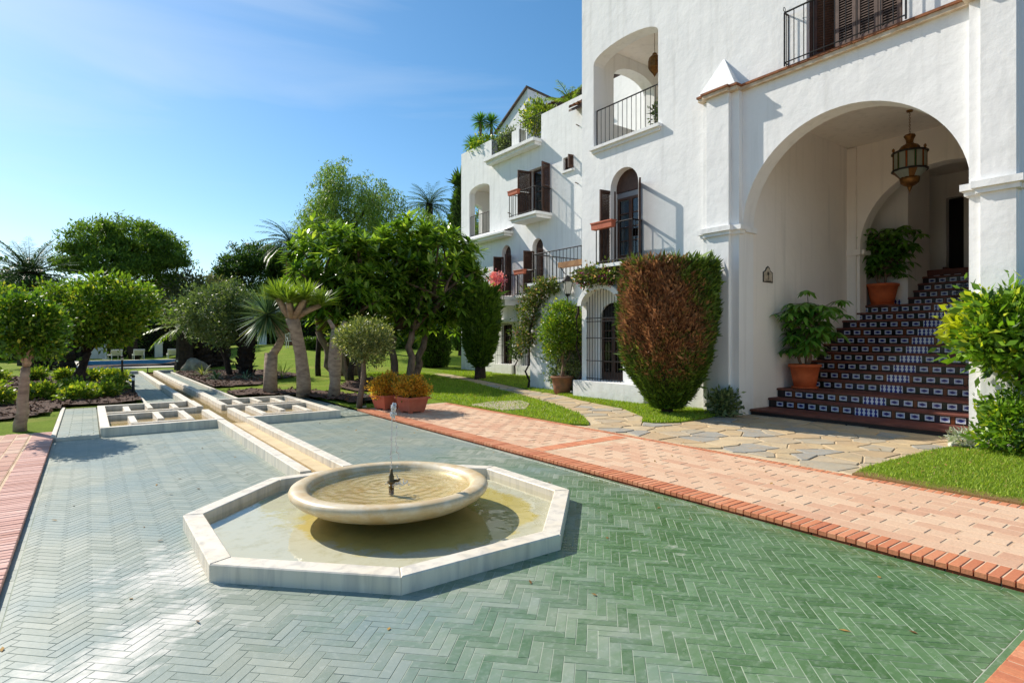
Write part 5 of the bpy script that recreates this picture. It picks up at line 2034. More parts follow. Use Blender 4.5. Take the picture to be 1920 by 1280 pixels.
# ---- big clipped cypress with the dead brown patch
def hedge(name, label, cx, cy, prof, n, mat, seed, trunk=None, L=(.05, .12), cat="hedge", wob=.05, parent_kind=None, group=None):
    """clipped cypress: upright sprays over a lathe profile [(z, r)]"""
    r = np.random.default_rng(seed)
    bz = float(terr(np.float64(cx), np.float64(cy)))
    t = thing(name, label, cat, (cx, cy, bz), group)
    zs = np.array([p[0] for p in prof])
    rs = np.array([p[1] for p in prof])
    # sample by area
    zz = np.linspace(zs[0], zs[-1], 400)
    rr = np.interp(zz, zs, rs)
    w_ = rr + .02
    z = r.choice(zz, n, p=w_ / w_.sum()) + r.uniform(-.01, .01, n)
    top = r.uniform(0, 1, n) < .10
    z[top] = zs[-1] - r.uniform(0, .1, top.sum())
    a = r.uniform(0, 2 * np.pi, n)
    lump = 1 + wob * (np.sin(3 * a + 2.1 * z + seed) + .7 * np.sin(7 * a - 3.3 * z) + .5 * np.sin(13 * a + 9 * z))
    rad = np.interp(z, zs, rs) * lump
    q = np.where(top, np.sqrt(r.uniform(0, 1, n)), 1 - np.abs(r.normal(0, .045, n)))
    c = np.stack([cx + rad * q * np.cos(a), cy + rad * q * np.sin(a), bz + z + top * r.normal(0, .05, n)], -1)
    nr = np.stack([np.cos(a), np.sin(a), np.zeros(n)], -1)
    d = unit(nr * r.uniform(.2, .9, n)[:, None] + np.array([0, 0, 1.0]) * r.uniform(.3, 1.2, n)[:, None] + rnd_dir(n, r) * .55)
    l = r.uniform(*L, n) * np.where(r.uniform(0, 1, n) < .06, 1.8, 1.0) * np.where(top, 1.7, 1.0)
    V, F = leaf_quads(c, d, l, l * .24, r)
    nput("foliage", V, F, mat, t)
    # dense inner body
    core = [(max(.001, rs_ * .88), bz + z_) for z_, rs_ in zip(zs, rs)]
    MB().lathe([(0.0, core[0][1])] + core + [(0.0, core[-1][1])], 24, (cx, cy)).build("inner_body", m_core_green, t, smooth=True)
    if trunk:
        MB().tube([(cx, cy, bz - .05), (cx, cy, bz + prof[0][0] + .2)], [trunk, trunk * .8], 9).build("trunk", m_trunk_d, t)
    return t


m_core_green = M("inner_twigs", lin(30, 34, 18), lin(44, 36, 24), 6, 0.95, .5, 20)
# foliage colour by place on the plant: dead brown sprays over the middle of the side towards the path
t = NT("half_dead_cypress")
g = t.new("ShaderNodeNewGeometry")
v = g.outputs['Position']
sep = t.new("ShaderNodeSeparateXYZ")
t.link(v, sep.inputs[0])
HXc, HYc = 8.92, 7.14
vx, vy = math.sin(R(YAW) + .27), math.cos(R(YAW) + .27)     # the side of the plant that faces the path
sx = t.math('SUBTRACT', sep.outputs[0], HXc)
sy = t.math('SUBTRACT', sep.outputs[1], HYc)
fwd = t.math('ADD', t.math('MULTIPLY', sx, -vx), t.math('MULTIPLY', sy, -vy))
lat_ = t.math('ADD', t.math('MULTIPLY', sx, vy), t.math('MULTIPLY', sy, -vx))
zc = t.math('SUBTRACT', sep.outputs[2], t.math('SUBTRACT', 1.95, t.math('MULTIPLY', lat_, .22)))
lc = t.math('ADD', lat_, .18)
e = t.math('ADD', t.math('MULTIPLY', t.math('MULTIPLY', lc, lc), 0.95), t.math('MULTIPLY', t.math('MULTIPLY', zc, zc), .62))
e = t.math('ADD', e, t.math('MULTIPLY', t.math('SUBTRACT', t.noise(v, 3.0, 6, .72), .5), 2.9))
e = t.math('ADD', e, t.math('MULTIPLY', t.math('LESS_THAN', fwd, 0.05), 3))
brown = t.mix(g.outputs['Random Per Island'], lin(104, 66, 42), lin(190, 138, 92))
green = t.mix(g.outputs['Random Per Island'], lin(50, 76, 16), lin(112, 140, 36))
e = t.math('ADD', e, t.math('MULTIPLY', t.math('SUBTRACT', t.math('FRACT', t.math('MULTIPLY', g.outputs['Random Per Island'], 91.3)), .5), .75))
e = t.math('ADD', e, .16)
c = t.mix(t.ramp(e, 0.66, 1.04), brown, green)
t.col(c)
t.b.inputs['Roughness'].default_value = .65
tr = t.new("ShaderNodeBsdfTranslucent")
t.link(c, tr.inputs['Color'])
mx = t.new("ShaderNodeMixShader")
mx.inputs[0].default_value = .22
t.link(t.b.outputs[0], mx.inputs[1])
t.link(tr.outputs[0], mx.inputs[2])
t.link(mx.outputs[0], t.out.inputs['Surface'])
m_deadcyp = t.m
hedge("clipped_cypress", "large clipped cypress with a dead brown patch beside the arched entrance", HXc, HYc,
      [(0.12, .24), (.35, .42), (.7, .63), (1.1, .79), (1.6, .87), (2.1, .89), (2.5, .88), (2.74, .84), (2.80, .78)], 80000, m_deadcyp, 11, .12, (.04, .115), "cypress", .06)
hedge("clipped_cypress", "tall green clipped cypress on the lawn beside the set-back wing", 11.22, 17.2,
      [(.42, .18), (.7, .36), (1.2, .52), (1.9, .60), (2.6, .62), (2.9, .60), (3.0, .45)], 16000, lf_cyp, 12, .22, (.10, .22), "cypress")
hedge("clipped_cypress", "dark low clipped cypress in shade at the far corner of the wing", 13.2, 24.2,
      [(.02, .6), (.8, .68), (1.6, .68), (2.0, .6)], 7000, lf_dark, 13, None, (.10, .22), "cypress")
hedge("cypress", "slim dark cypress rising behind the far corner of the wing", 18.2, 30.0,
      [(.3, .4), (3, .6), (6, .65), (8, .6), (9.6, .35), (10.4, .08)], 9000, lf_dark, 14, .2, (.2, .4), "cypress")

# ---- lollipop citrus trees on the left
leafy_tree("citrus_tree", "clipped round citrus tree with pale trunk at the left end of the brick terrace", (-0.86, 11.85), 1.0, (-0.74, 11.75, 1.65), (.40, .40, .44), lf_orange, 200, 52, .085, .075, .5, .075, bark=m_trunk_l, seed=21, shell=.75, limbs=8)
leafy_tree("citrus_tree", "wide bushy citrus tree behind the left mulch bed before the pool", (-0.20, 20.8), 1.05, (0.2, 20.8, 2.3), (1.35, 1.3, .90), lf_orange2, 260, 74, .17, .12, .5, .11, bark=m_trunk_d, seed=22, shell=.6, stems=2, limbs=6, zmin=1.2)
leafy_tree("citrus_tree", "leafy citrus tree at the far left edge behind the clipped one", (-2.3, 19.5), 1.0, (-2.4, 20.5, 2.0), (1.1, 1.1, .9), lf_orange2, 150, 70, .17, .12, .5, .09, bark=m_trunk_d, seed=23, shell=.6)
leafy_tree("bushy_tree", "grey-green bushy tree in front of the thick palm trunk by the pool", (4.36, 24.1), 1.4, (4.05, 24.3, 2.5), (1.2, 1.2, 1.1), lf_olive, 200, 70, .17, .115, .45, .10, bark=m_trunk_d, seed=24, shell=.6, limbs=8, zmin=1.35)

# ---- umbrella pines and background trees
def pine(name, label, base, th, lobes, mat, per, L, tr, seed, group="tall trees behind the garden"):
    r = np.random.default_rng(seed)
    pr = random.Random(seed)
    bz = float(terr(np.float64(base[0]), np.float64(base[1])))
    t = thing(name, label, "tree", (base[0], base[1], bz), group)
    Vs, Fs, b = [], [], 0
    mb = MB()
    top = Vector((base[0] + pr.uniform(-.4, .4), base[1], bz + th))
    limb(mb, (base[0], base[1], bz - .1), top, tr, tr * .7, .1, 6, pr)
    for (cx, cy, cz, rx, ry, rz, ncl) in lobes:
        pc, pd = clumps(ncl, (cx, cy, cz), (rx, ry, rz), .55, r=r)
        pc[:, 2] = np.maximum(pc[:, 2], cz - rz * .45 + r.uniform(0, .3, ncl))
        n = ncl * per
        c = np.repeat(pc, per, 0) + r.normal(0, 1, (n, 3)) * [.24, .24, .15]
        d = unit(rnd_dir(n, r) * [1, 1, .6] + np.array([0, 0, .8]))
        l = L * r.uniform(.6, 1.2, n)
        V, F = leaf_quads(c, d, l, l * .30, r)
        Vs.append(V)
        Fs.append(F + b)
        b += len(V)
        limb(mb, top, (cx, cy, cz - rz * .25), tr * .5, tr * .18, .2, 5, pr)
        for i in range(5):
            q = Vector(pc[pr.randrange(ncl)])
            limb(mb, (cx, cy, cz - rz * .25), q, tr * .18, tr * .05, .2, 4, pr)
    nput("crown", np.concatenate(Vs), np.concatenate(Fs), mat, t)
    mb.build("trunk", m_trunk_d, t, smooth=True)
    return t


pine("umbrella_pine", "broad umbrella pine with dark rounded crown behind the pool on the left", (2.6, 48), 4.2,
     [(2.5, 48, 8.35, 2.2, 2.2, 1.5, 190), (4.6, 48, 7.3, 1.35, 1.6, 1.45, 120), (0.4, 48, 7.7, 1.7, 1.8, 1.4, 140), (-0.7, 48.5, 6.5, 1.2, 1.5, 1.2, 90), (1.6, 47, 6.3, 2.3, 2, 1.1, 130), (4.7, 48.5, 5.4, 1.1, 1.2, .9, 50), (3.2, 48, 6.6, 1.6, 1.6, 1.0, 80)], lf_pine, 44, .30, .34, 31)
pine("umbrella_pine", "dark pine left of the tall pepper tree with a ragged side branch", (10.6, 50), 4.0,
     [(11.2, 50, 7.7, 1.9, 2.0, 1.4, 150), (9.6, 50, 7.0, 1.5, 1.5, 1.1, 100), (13.0, 50, 7.3, 1.8, 1.8, 1.6, 130), (8.6, 50, 5.9, 1.0, 1.1, .8, 60), (11.3, 50, 5.4, 2.4, 2, 1.4, 150)], lf_dark, 44, .30, .3, 32)
leafy_tree("background_tree", "grey dry-looking tree right of the umbrella pine beyond the pool", (6.1, 47.5), 2.4, (6.2, 47.5, 4.2), (1.9, 1.8, 1.8), leafM("dry_leaf", lin(78, 84, 56), lin(128, 126, 92), .25, .6), 220, 40, .32, .26, .4, .16, seed=33, bark=m_trunk_d, group="tall trees behind the garden", limbs=12)
for i, (x, y, z, rx, rz, lab) in enumerate((
        (-11.5, 50, 2.6, 3.2, 2.2, "dark leafy tree at the far left beyond the date palm"),
        (-6.0, 54, 2.9, 3.0, 2.1, "rounded dark tree under the left side of the umbrella pine"),
        (0.5, 56, 3.2, 3.4, 2.2, "dense dark tree filling the space under the umbrella pine"),
        (8.0, 57, 3.6, 2.6, 2.2, "low dark tree closing the gap right of the umbrella pine"),
        (14.5, 52, 3.8, 3.2, 2.8, "dark tree behind the frangipani, left part"),
        (20.5, 50, 4.2, 3.4, 3.2, "dark tree behind the frangipani, middle part"),
        (26.5, 47, 4.4, 3.6, 3.4, "dark tree behind the frangipani near the wing"),
        (-4.2, 52, 3.5, 2.6, 2.6, "dark tree behind the date palm, left of the umbrella pine"),
        (22.4, 33.5, 6.6, 2.3, 4.2, "tall dark tree directly behind the far corner of the wing"),
        (4.2, 60, 3.6, 4.0, 2.4, "dark tree mass seen below the right side of the umbrella pine"),
        (11.5, 58, 3.4, 3.2, 2.3, "dark tree below the ragged pine"))):
    leafy_tree("background_tree", lab, (x, y), z * .6, (x, y, z), (rx, rx * .8, rz), lf_dark if i % 2 else lf_pine, 260, 44, .42, .30, .45, .22, seed=40 + i, bark=m_trunk_d, group="tall trees behind the garden", zmin=.4)

# weeping pepper tree: drooping strands
def pepper(base, centre, rad, n, seed):
    r = np.random.default_rng(seed)
    bz = float(terr(np.float64(base[0]), np.float64(base[1])))
    t = thing("pepper_tree", "tall feathery pepper tree rising above the frangipani", "tree", (*base, bz))
    pc, pd = clumps(n, centre, rad, .45, r=r)
    pc[:, 2] += .5 * np.sin(pc[:, 0] * 2.2) + .35 * np.sin(pc[:, 1] * 3)
    per = 30
    k = np.tile(np.arange(per), n)
    ln = np.repeat(r.uniform(.5, 1.5, n), per)
    out = np.repeat(unit(pd * [1, 1, .2]), per, 0)
    f = (k + r.uniform(0, 1, n * per)) / per
    c = np.repeat(pc, per, 0) + out * (f * ln * .45)[:, None] + np.stack([r.normal(0, .13, n * per), r.normal(0, .13, n * per), -(f ** 1.5) * ln + r.normal(0, .05, n * per)], -1)
    d = unit(rnd_dir(n * per, r) * .8 + out * .3 + np.array([0, 0, -.9]))
    l = r.uniform(.12, .28, n * per)
    V, F = leaf_quads(c, d, l, l * .26, r)
    nput("crown", V, F, lf_pepper, t)
    mb = MB()
    pr = random.Random(seed)
    top = Vector((centre[0], centre[1], centre[2] - rad[2] * .55))
    limb(mb, (*base, bz - .1), top, .35, .22, .08, 6, pr)
    for i in range(16):
        limb(mb, top, Vector(pc[pr.randrange(n)]) * .85 + top * .15, .12, .02, .2, 5, pr)
    mb.build("trunk", m_trunk_d, t, smooth=True)


pepper((13.2, 35.5), (13.1, 35.2, 9.2), (2.75, 2.6, 2.75), 1250, 51)
leafy_tree("olive_tree", "pale green feathery tree between the pepper tree and the wing", (19.5, 37), 4.0, (19.6, 37, 8.2), (1.9, 1.8, 1.9), lf_pepper, 260, 44, .30, .22, .3, .16, seed=52, bark=m_trunk_d, limbs=10)

# ---- palms
def palm(name, label, base, H_, nf, fl, mat, seed, tr=.2, droop=.55, lw=.05, ll=.5, cat="palm", group=None, tiltmin=-.35, bark=None, nl=26):
    r = np.random.default_rng(seed)
    bz = float(terr(np.float64(base[0]), np.float64(base[1]))) if len(base) == 2 else base[2]
    t = thing(name, label, cat, (base[0], base[1], bz), group)
    top = np.array([base[0], base[1], bz + H_])
    Cs, Ds = [], []
    mbs = MB()
    for i in range(nf):
        a = 2.399 * i + r.uniform(-.2, .2)
        el = tiltmin + (1.35 - tiltmin) * (1 - (i + .5) / nf) + r.uniform(-.08, .08)
        h = np.array([math.cos(a), math.sin(a), 0])
        L = fl * r.uniform(.85, 1.1)
        pts = []
        for s in np.linspace(0, 1, nl):
            e = el - droop * s * 1.3
            p0 = pts[-1] if pts else top
            pts.append(p0 + (h * math.cos(e) + np.array([0, 0, math.sin(e)])) * L / nl)
        pts = np.array(pts)
        mbs.tube([tuple(p) for p in pts[::6]], [.022, .018, .014, .009, .005][:len(pts[::6])], 5)
        sd_ = np.cross(h, [0, 0, 1])
        tang = unit(np.gradient(pts, axis=0))
        for sg in (-1, 1):
            Cs.append(pts[2:])
            dd = unit(tang[2:] * .75 + sg * sd_ * .85 + np.array([0, 0, -.12]) + r.normal(0, .08, (nl - 2, 3)))
            Ds.append(dd)
    C = np.concatenate(Cs)
    D = np.concatenate(Ds)
    f = np.tile(np.linspace(0, 1, nl)[2:], nf * 2)
    l = ll * (np.sin(np.pi * (f * .86 + .10)) * .9 + .15)
    V, F = leaf_blades(C, D, l, lw, .18, r)
    nput("fronds", V, F, mat, t)
    mbs.build("frond_stems", mat, t)
    n = 10
    pts = [(base[0], base[1], bz + (H_ + .15) * i / n) for i in range(n + 1)]
    MB().tube(pts, [tr * (1.25 - .25 * min(1, i / 3)) * (1 + .06 * (i % 2)) for i in range(n + 1)], 10).build("trunk", bark or m_trunk_d, t)
    return t


palm("date_palm", "date palm with feathery fronds at the far left in front of the pine", (-2.5, 40), 4.8, 84, 2.5, lf_palm, 61, .42, .50, .045, .55, bark=m_trunk_d)
palm("date_palm", "date palm with arching fronds left of the pepper tree", (12.3, 45), 7.7, 44, 2.6, lf_palm, 62, .30, .75, .05, .55, bark=M("rusty_palm_bark", lin(150, 92, 60), lin(110, 70, 50), 6, .9))
palm("date_palm", "date palm crown showing between the pepper tree and the wing", (23.8, 44.5), 12.0, 44, 2.5, lf_palm, 63, .3, .72, .05, .5)
palm("cycad", "low bright green cycad beside the thick palm trunk at the pool", (3.6, 30.5), 2.0, 26, 1.7, lf_dragon, 64, .35, .6, .03, .35)


def stump(name, label, pts, rs, mat, cat="palm trunk"):
    b = pts[0]
    t = thing(name, label, cat, b)
    mb = MB()
    # rough old leaf bases: stepped rings
    P, Q = [], []
    pr = random.Random(5)
    for i in range(len(pts) - 1):
        for k in range(8):
            f = k / 8
            P.append(Vector(pts[i]).lerp(Vector(pts[i + 1]), f))
            Q.append((rs[i] + (rs[i + 1] - rs[i]) * f) * (1.10 if k % 2 else .92))
    mb.tube(P, Q, 12)
    mb.build("trunk", mat, t)
    r = np.random.default_rng(8)
    n = 260
    ii = r.integers(0, len(P), n)
    a = r.uniform(0, 6.28, n)
    c = np.array([[P[i].x + Q[i] * math.cos(b_), P[i].y + Q[i] * math.sin(b_), P[i].z] for i, b_ in zip(ii, a)])
    d = unit(np.stack([np.cos(a) * .6, np.sin(a) * .6, np.ones(n)], -1))
    V, F = leaf_quads(c, d, .2, .1, r)
    nput("leaf_bases", V, F, mat, t)
    return t


stump("palm_trunk", "thick dark leaning palm trunk at the right end of the pool", [(4.6, 31.2, 0), (4.25, 31.2, .9), (3.85, 31.3, 1.9)], [.55, .5, .55], m_trunk_d)
stump("palm_trunk", "thick upright dark palm trunk right of the leaning one", [(5.2, 31.5, 0), (5.15, 31.5, 1.0), (5.1, 31.5, 2.2)], [.55, .52, .6], m_trunk_d)
stump("palm_trunk", "dark straight palm trunk behind the grey-green bushy tree", [(4.85, 23.9, .05), (4.9, 23.9, 1.0), (4.9, 23.9, 2.3)], [.26, .24, .26], m_trunk_d)
stump("palm_trunk", "dark leaning trunk stump left of the pool behind low shrubs", [(-1.55, 34.3, 0), (-2.0, 34.3, .9)], [.45, .42], m_trunk_d)
stump("palm_trunk", "dark straight trunk left of the pool beside the citrus stems", [(-0.85, 33.2, 0), (-.9, 33.2, 1.8)], [.42, .36], m_trunk_d)

# ---- dragon tree, yucca, bare trunk
def rosette(C, n, L, Wd, r, up=.3, bend=.25, spread=1.0):
    c = np.repeat(np.array(C)[None], n, 0) + r.normal(0, .012, (n, 3))
    d = rnd_dir(n, r)
    d[:, 2] = np.abs(d[:, 2]) * spread + up - (1 - spread) * r.uniform(0, .8, n)
    d = unit(d)
    return leaf_blades(c, d, L * r.uniform(.75, 1.1, n), Wd, bend, r)


def cat_vf(parts):
    Vs, Fs, b = [], [], 0
    for V, F in parts:
        Vs.append(V)
        Fs.append(F + b)
        b += len(V)
    return np.concatenate(Vs), np.concatenate(Fs)


r = np.random.default_rng(71)
dt = thing("dragon_tree", "dragon tree with thick grey trunk and flat crown of yellow-green blades", "tree", (4.34, 14.8, .06))
mb = MB()
mb.tube([(4.36, 14.75, .0), (4.36, 14.78, .5), (4.30, 14.8, 1.1), (4.18, 14.82, 1.7), (4.10, 14.84, 2.02)], [.19, .165, .145, .145, .17], 12)
tips = []
pr = random.Random(4)
for i in range(9):
    a = 2 * math.pi * i / 9 + pr.uniform(-.2, .2)
    rr = pr.choice([.35, .68, .76])
    e = (4.10 + rr * math.cos(a), 14.84 + rr * math.sin(a), 2.42 + pr.uniform(0, .15) - .15 * rr)
    mb.tube([(4.10, 14.84, 1.98), (4.10 + rr * .55 * math.cos(a), 14.84 + rr * .55 * math.sin(a), 2.2), e], [.10, .075, .06], 8)
    tips.append(e)
mb.build("trunk", m_trunk_l, dt, smooth=True)
V, F = cat_vf([rosette(e, 130, .66, .042, r, .10, .16) for e in tips])
nput("crown", V, F, lf_dragon, dt)

yt = thing("yucca_tree", "yucca with bent pale trunk and round grey-green spiky head", "tree", (3.84, 15.9, .06))
mb = MB()
mb.tube([(3.84, 15.9, .0), (3.84, 15.9, .5), (3.86, 15.9, 1.12)], [.19, .165, .16], 12)
mb.tube([(3.88, 15.88, 1.05), (4.02, 15.8, 1.30), (4.10, 15.78, 1.52), (3.98, 15.8, 1.76), (3.80, 15.85, 2.0)], [.11, .10, .10, .08, .06], 9)
mb.build("trunk", m_trunk_l, yt, smooth=True)
c = np.repeat(np.array([[3.76, 15.86, 2.12]]), 460, 0)
d = rnd_dir(460, r)
d = d[d[:, 2] > -.85]
V, F = leaf_blades(c[:len(d)], d, 1.0 * r.uniform(.8, 1.05, len(d)), .042, .05, r)
nput("crown", V, F, lf_yucca, yt)

bt = thing("bare_trunk", "thick bare grey trunk with two short forked stubs", "tree", (4.83, 13.85, .06))
mb = MB()
mb.tube([(4.80, 13.85, .0), (4.84, 13.85, .45), (4.83, 13.85, .9), (4.86, 13.85, 1.40), (4.87, 13.85, 1.72)], [.16, .125, .165, .15, .12], 12)
mb.tube([(4.86, 13.85, 1.62), (4.78, 13.9, 1.82), (4.70, 13.92, 1.95)], [.07, .055, .045], 8)
mb.tube([(4.88, 13.85, 1.62), (5.0, 13.8, 1.80), (5.06, 13.78, 1.92)], [.07, .055, .045], 8)
mb.build("trunk", m_trunk_l, bt, smooth=True)
V, F = cat_vf([rosette((4.70, 13.92, 1.95), 26, .12, .02, r), rosette((5.06, 13.78, 1.92), 26, .12, .02, r)])
nput("leaf_tufts", V, F, lf_dragon, bt)

leafy_tree("topiary_tree", "small round variegated tree on a straight stem left of the planters", (4.56, 11.6), 1.15, (4.66, 11.5, 1.46), (.52, .52, .38), lf_topi, 240, 44, .09, .06, .45, .055, seed=72, shell=.75, limbs=10)

# ---- frangipani trees: rosettes of long leaves on forked branches
def frangipani(label, base, tops, centre, rad, nros, seed, nstem=3):
    r = np.random.default_rng(seed)
    pr = random.Random(seed)
    bz = float(terr(np.float64(base[0]), np.float64(base[1])))
    t = thing("frangipani_tree", label, "tree", (*base, bz))
    pc, pd = clumps(nros, centre, rad, .62, r=r)
    pc[:, 2] += .22 * np.sin(pc[:, 0] * 3.1) + .18 * np.sin(pc[:, 1] * 4.0)
    k = pc[:, 2] > centre[2] - rad[2] * .95
    pc, pd = pc[k], pd[k]
    parts = []
    for p, dd in zip(pc, pd):
        m = int(r.integers(13, 19))
        ax = unit(dd * np.array([.7, .7, .5]) + np.array([0, 0, .75]))
        a = np.arange(m) * 2.399
        u = unit(np.cross(ax, [0.3, .1, 1.0]))
        w2 = np.cross(ax, u)
        el = r.uniform(-.12, .85, m)
        d = unit((u[None] * np.cos(a)[:, None] + w2[None] * np.sin(a)[:, None]) * np.cos(el)[:, None] + ax[None] * np.sin(el)[:, None])
        c = p + ax * r.uniform(-.10, .06, m)[:, None]
        L = r.uniform(.36, .56, m)
        parts.append(leaf_blades(c, d, L, .125, .10, r))
    V, F = cat_vf(parts)
    nput("crown", V, F, lf_plum, t)
    mb = MB()
    for s in range(nstem):
        b0 = Vector((base[0] + tops[s][0], base[1] + tops[s][1], bz - .05))
        tp = Vector((base[0] + tops[s][2], base[1] + tops[s][3], bz + 1.7))
        limb(mb, b0, tp, .15, .11, .12, 6, pr)
        for i in range(6):
            q = Vector(pc[pr.randrange(len(pc))])
            mid = tp.lerp(q, .5) + Vector((pr.uniform(-.2, .2), pr.uniform(-.2, .2), .1))
            limb(mb, tp, mid, .085, .06, .15, 3, pr)
            limb(mb, mid, q, .06, .028, .15, 3, pr)
            for j in range(2):
                q2 = Vector(pc[pr.randrange(len(pc))])
                if (q2 - mid).length < rad[0] * 1.1:
                    limb(mb, mid, q2, .045, .025, .15, 3, pr)
    mb.build("trunk", m_trunk, t, smooth=True)
    return t


frangipani("left of the two big frangipani trees, over the bare trunk and topiary", (7.3, 19.4), [(0, 0, -.4, 0), (.35, -.3, .2, -.2), (-.25, .6, -.9, .6)], (7.05, 19.2, 3.45), (1.8, 1.7, 1.95), 330, 81)
frangipani("right of the two big frangipani trees, reaching to the set-back wing", (9.0, 18.6), [(-.1, .6, -.2, .6), (.1, -.2, .2, -.1), (.4, .1, .9, .2)], (10.3, 19.0, 3.6), (2.1, 1.8, 2.05), 380, 82)
frangipani("smaller frangipani filling in behind, between the two big ones", (8.3, 21.6), [(0, 0, 0, 0), (.3, .3, .4, .3), (-.4, .2, -.6, .2)], (8.65, 19.7, 3.5), (1.7, 1.5, 1.85), 240, 83)
for i, (x, y, h, lab) in enumerate(((8.6, 23.2, 2.4, "thin dark trunk on the lawn right of the bare grey trunk"), (7.1, 22.2, 2.6, "thin dark curved trunk on the lawn between dragon tree and bare trunk"), (7.15, 18.9, 2.5, "slim dark stem behind the topiary tree"))):
    leafy_tree("small_tree", lab, (x, y), h, (x, y, h + .7), (.9, .9, .7), lf_dark, 90, 40, .2, .16, .4, .09, seed=90 + i, bark=m_trunk_d)

# ------------------------------------------------------------------ potted plants
def round_pot(mb, x, y, z, r0, r1, h, lip=.03):
    mb.lathe([(r0, z), (r0 + (r1 - r0) * .55, z + h * .45), (r1 * .985, z + h * .86), (r1 + lip, z + h * .88), (r1 + lip * 1.1, z + h * .97), (r1 + lip * .6, z + h), (r1 - .02, z + h), (r1 - .03, z + h * .88), (0.0, z + h * .88)], 28, (x, y))


def schefflera(label, loc, pot_r, pot_h, H_, spread, nleaf, seed, stems=4):
    r = np.random.default_rng(seed)
    pr = random.Random(seed)
    x, y, z = loc
    t = thing("potted_schefflera", label, "potted plant", loc)
    mb = MB()
    round_pot(mb, x, y, z + .02, pot_r * .72, pot_r, pot_h)
    mb.build("pot", m_terra, t, smooth=True)
    MB().lathe([(0, z + .001), (pot_r * .86, z + .001), (pot_r * .92, z + .03), (pot_r * .80, z + .032), (0, z + .02)], 28, (x, y)).build("saucer", m_terra, t, smooth=True)
    MB().lathe([(0, z + pot_h * .90), (pot_r - .03, z + pot_h * .90)], 20, (x, y)).build("soil", m_soil, t)
    mb = MB()
    hubs = []
    for s in range(stems):
        a = 2 * math.pi * s / stems + pr.uniform(-.4, .4)
        tilt = pr.uniform(.1, .5) * spread
        top = Vector((x + math.cos(a) * tilt, y + math.sin(a) * tilt, z + pot_h + H_ * pr.uniform(.6, .9)))
        pts = limb(mb, (x + .05 * math.cos(a), y + .05 * math.sin(a), z + pot_h * .85), top, .022, .012, .12, 6, pr)
        hubs += pts[2:]
    parts = []
    for i in range(nleaf):
        h0 = np.array(hubs[pr.randrange(len(hubs))])
        a = r.uniform(0, 6.28)
        el = r.uniform(-.15, .9)
        L = r.uniform(.25, .55) * spread
        hub = h0 + L * np.array([math.cos(a) * math.cos(el), math.sin(a) * math.cos(el), math.sin(el) * .8])
        mb.tube([tuple(h0), tuple(h0 * .5 + hub * .5 + np.array([0, 0, .03])), tuple(hub)], [.007, .006, .004], 5)
        m = int(r.integers(7, 10))
        b = np.arange(m) * 2 * np.pi / m + r.uniform(0, 1)
        d = unit(np.stack([np.cos(b), np.sin(b), np.full(m, -.18)], -1) + .12 * r.normal(0, 1, (m, 3)))
        c = np.repeat(hub[None], m, 0) + d * .02
        parts.append(leaf_blades(c, d, r.uniform(.17, .27, m) * (spread / .9) ** .5, .085, .42, r))
    mb.build("stems", m_trunk, t, smooth=True)
    V, F = cat_vf(parts)
    nput("leaves", V, F, lf_sheff, t)
    return t


schefflera("potted schefflera on the lower landing of the tiled stairs", (11.52, 5.83, .5105), .27, .46, 1.30, .95, 105, 101, 5)
schefflera("large dark potted schefflera on the upper landing inside the arch", (14.86, 5.72, 2.2605), .31, .48, 1.45, .85, 150, 102, 6)


def square_planter(label, x, y, s, h, z, seed, rot):
    t = thing("planter", label, "potted plant", (x, y, z), "golden shrubs in square terracotta planters")
    ca, sa = math.cos(rot), math.sin(rot)

    def sq(k, zz):
        return [(x + (a * ca - b * sa) * k, y + (a * sa + b * ca) * k, zz) for a, b in ((-1, -1), (1, -1), (1, 1), (-1, 1))]
    V = sq(s * .36, z + .03) + sq(s * .47, z + h * .86) + sq(s * .53, z + h * .86) + sq(s * .53, z + h) + sq(s * .46, z + h) + sq(s * .45, z + h * .8)
    F = [(3, 2, 1, 0), (20, 21, 22, 23)]
    for k in range(5):
        for i in range(4):
            j = (i + 1) % 4
            F.append((k * 4 + i, k * 4 + j, k * 4 + 4 + j, k * 4 + 4 + i))
    MB().add(V, F).build("pot", m_terra_p, t)
    for a, b in ((-1, -1), (1, -1), (1, 1), (-1, 1)):
        q = (x + (a * ca - b * sa) * s * .27, y + (a * sa + b * ca) * s * .27)
        MB().box(q[0] - .035, q[0] + .035, q[1] - .035, q[1] + .035, z, z + .032).build("foot", m_terra_p, t)
    r = np.random.default_rng(seed)
    (V, F), pc = crown((x, y, z + h + .17), (s * .62, s * .62, .20), 170, 34, .045, .048, .5, r, .45, .4)
    nput("leaves", V, F, lf_golden, t)
    mb = MB()
    pr = random.Random(seed)
    for i in range(12):
        limb(mb, (x, y, z + h * .8), Vector(pc[pr.randrange(len(pc))]), .012, .004, .2, 3, pr)
    mb.build("stems", m_trunk_d, t)


square_planter("golden-leaved shrub in a pink terracotta planter, the one farther from the fountain", 4.93, 11.05, .48, .30, KZ, 111, R(12))
square_planter("golden-leaved shrub in a pink terracotta planter, the one nearer the fountain", 5.12, 10.28, .48, .31, KZ, 112, R(8))

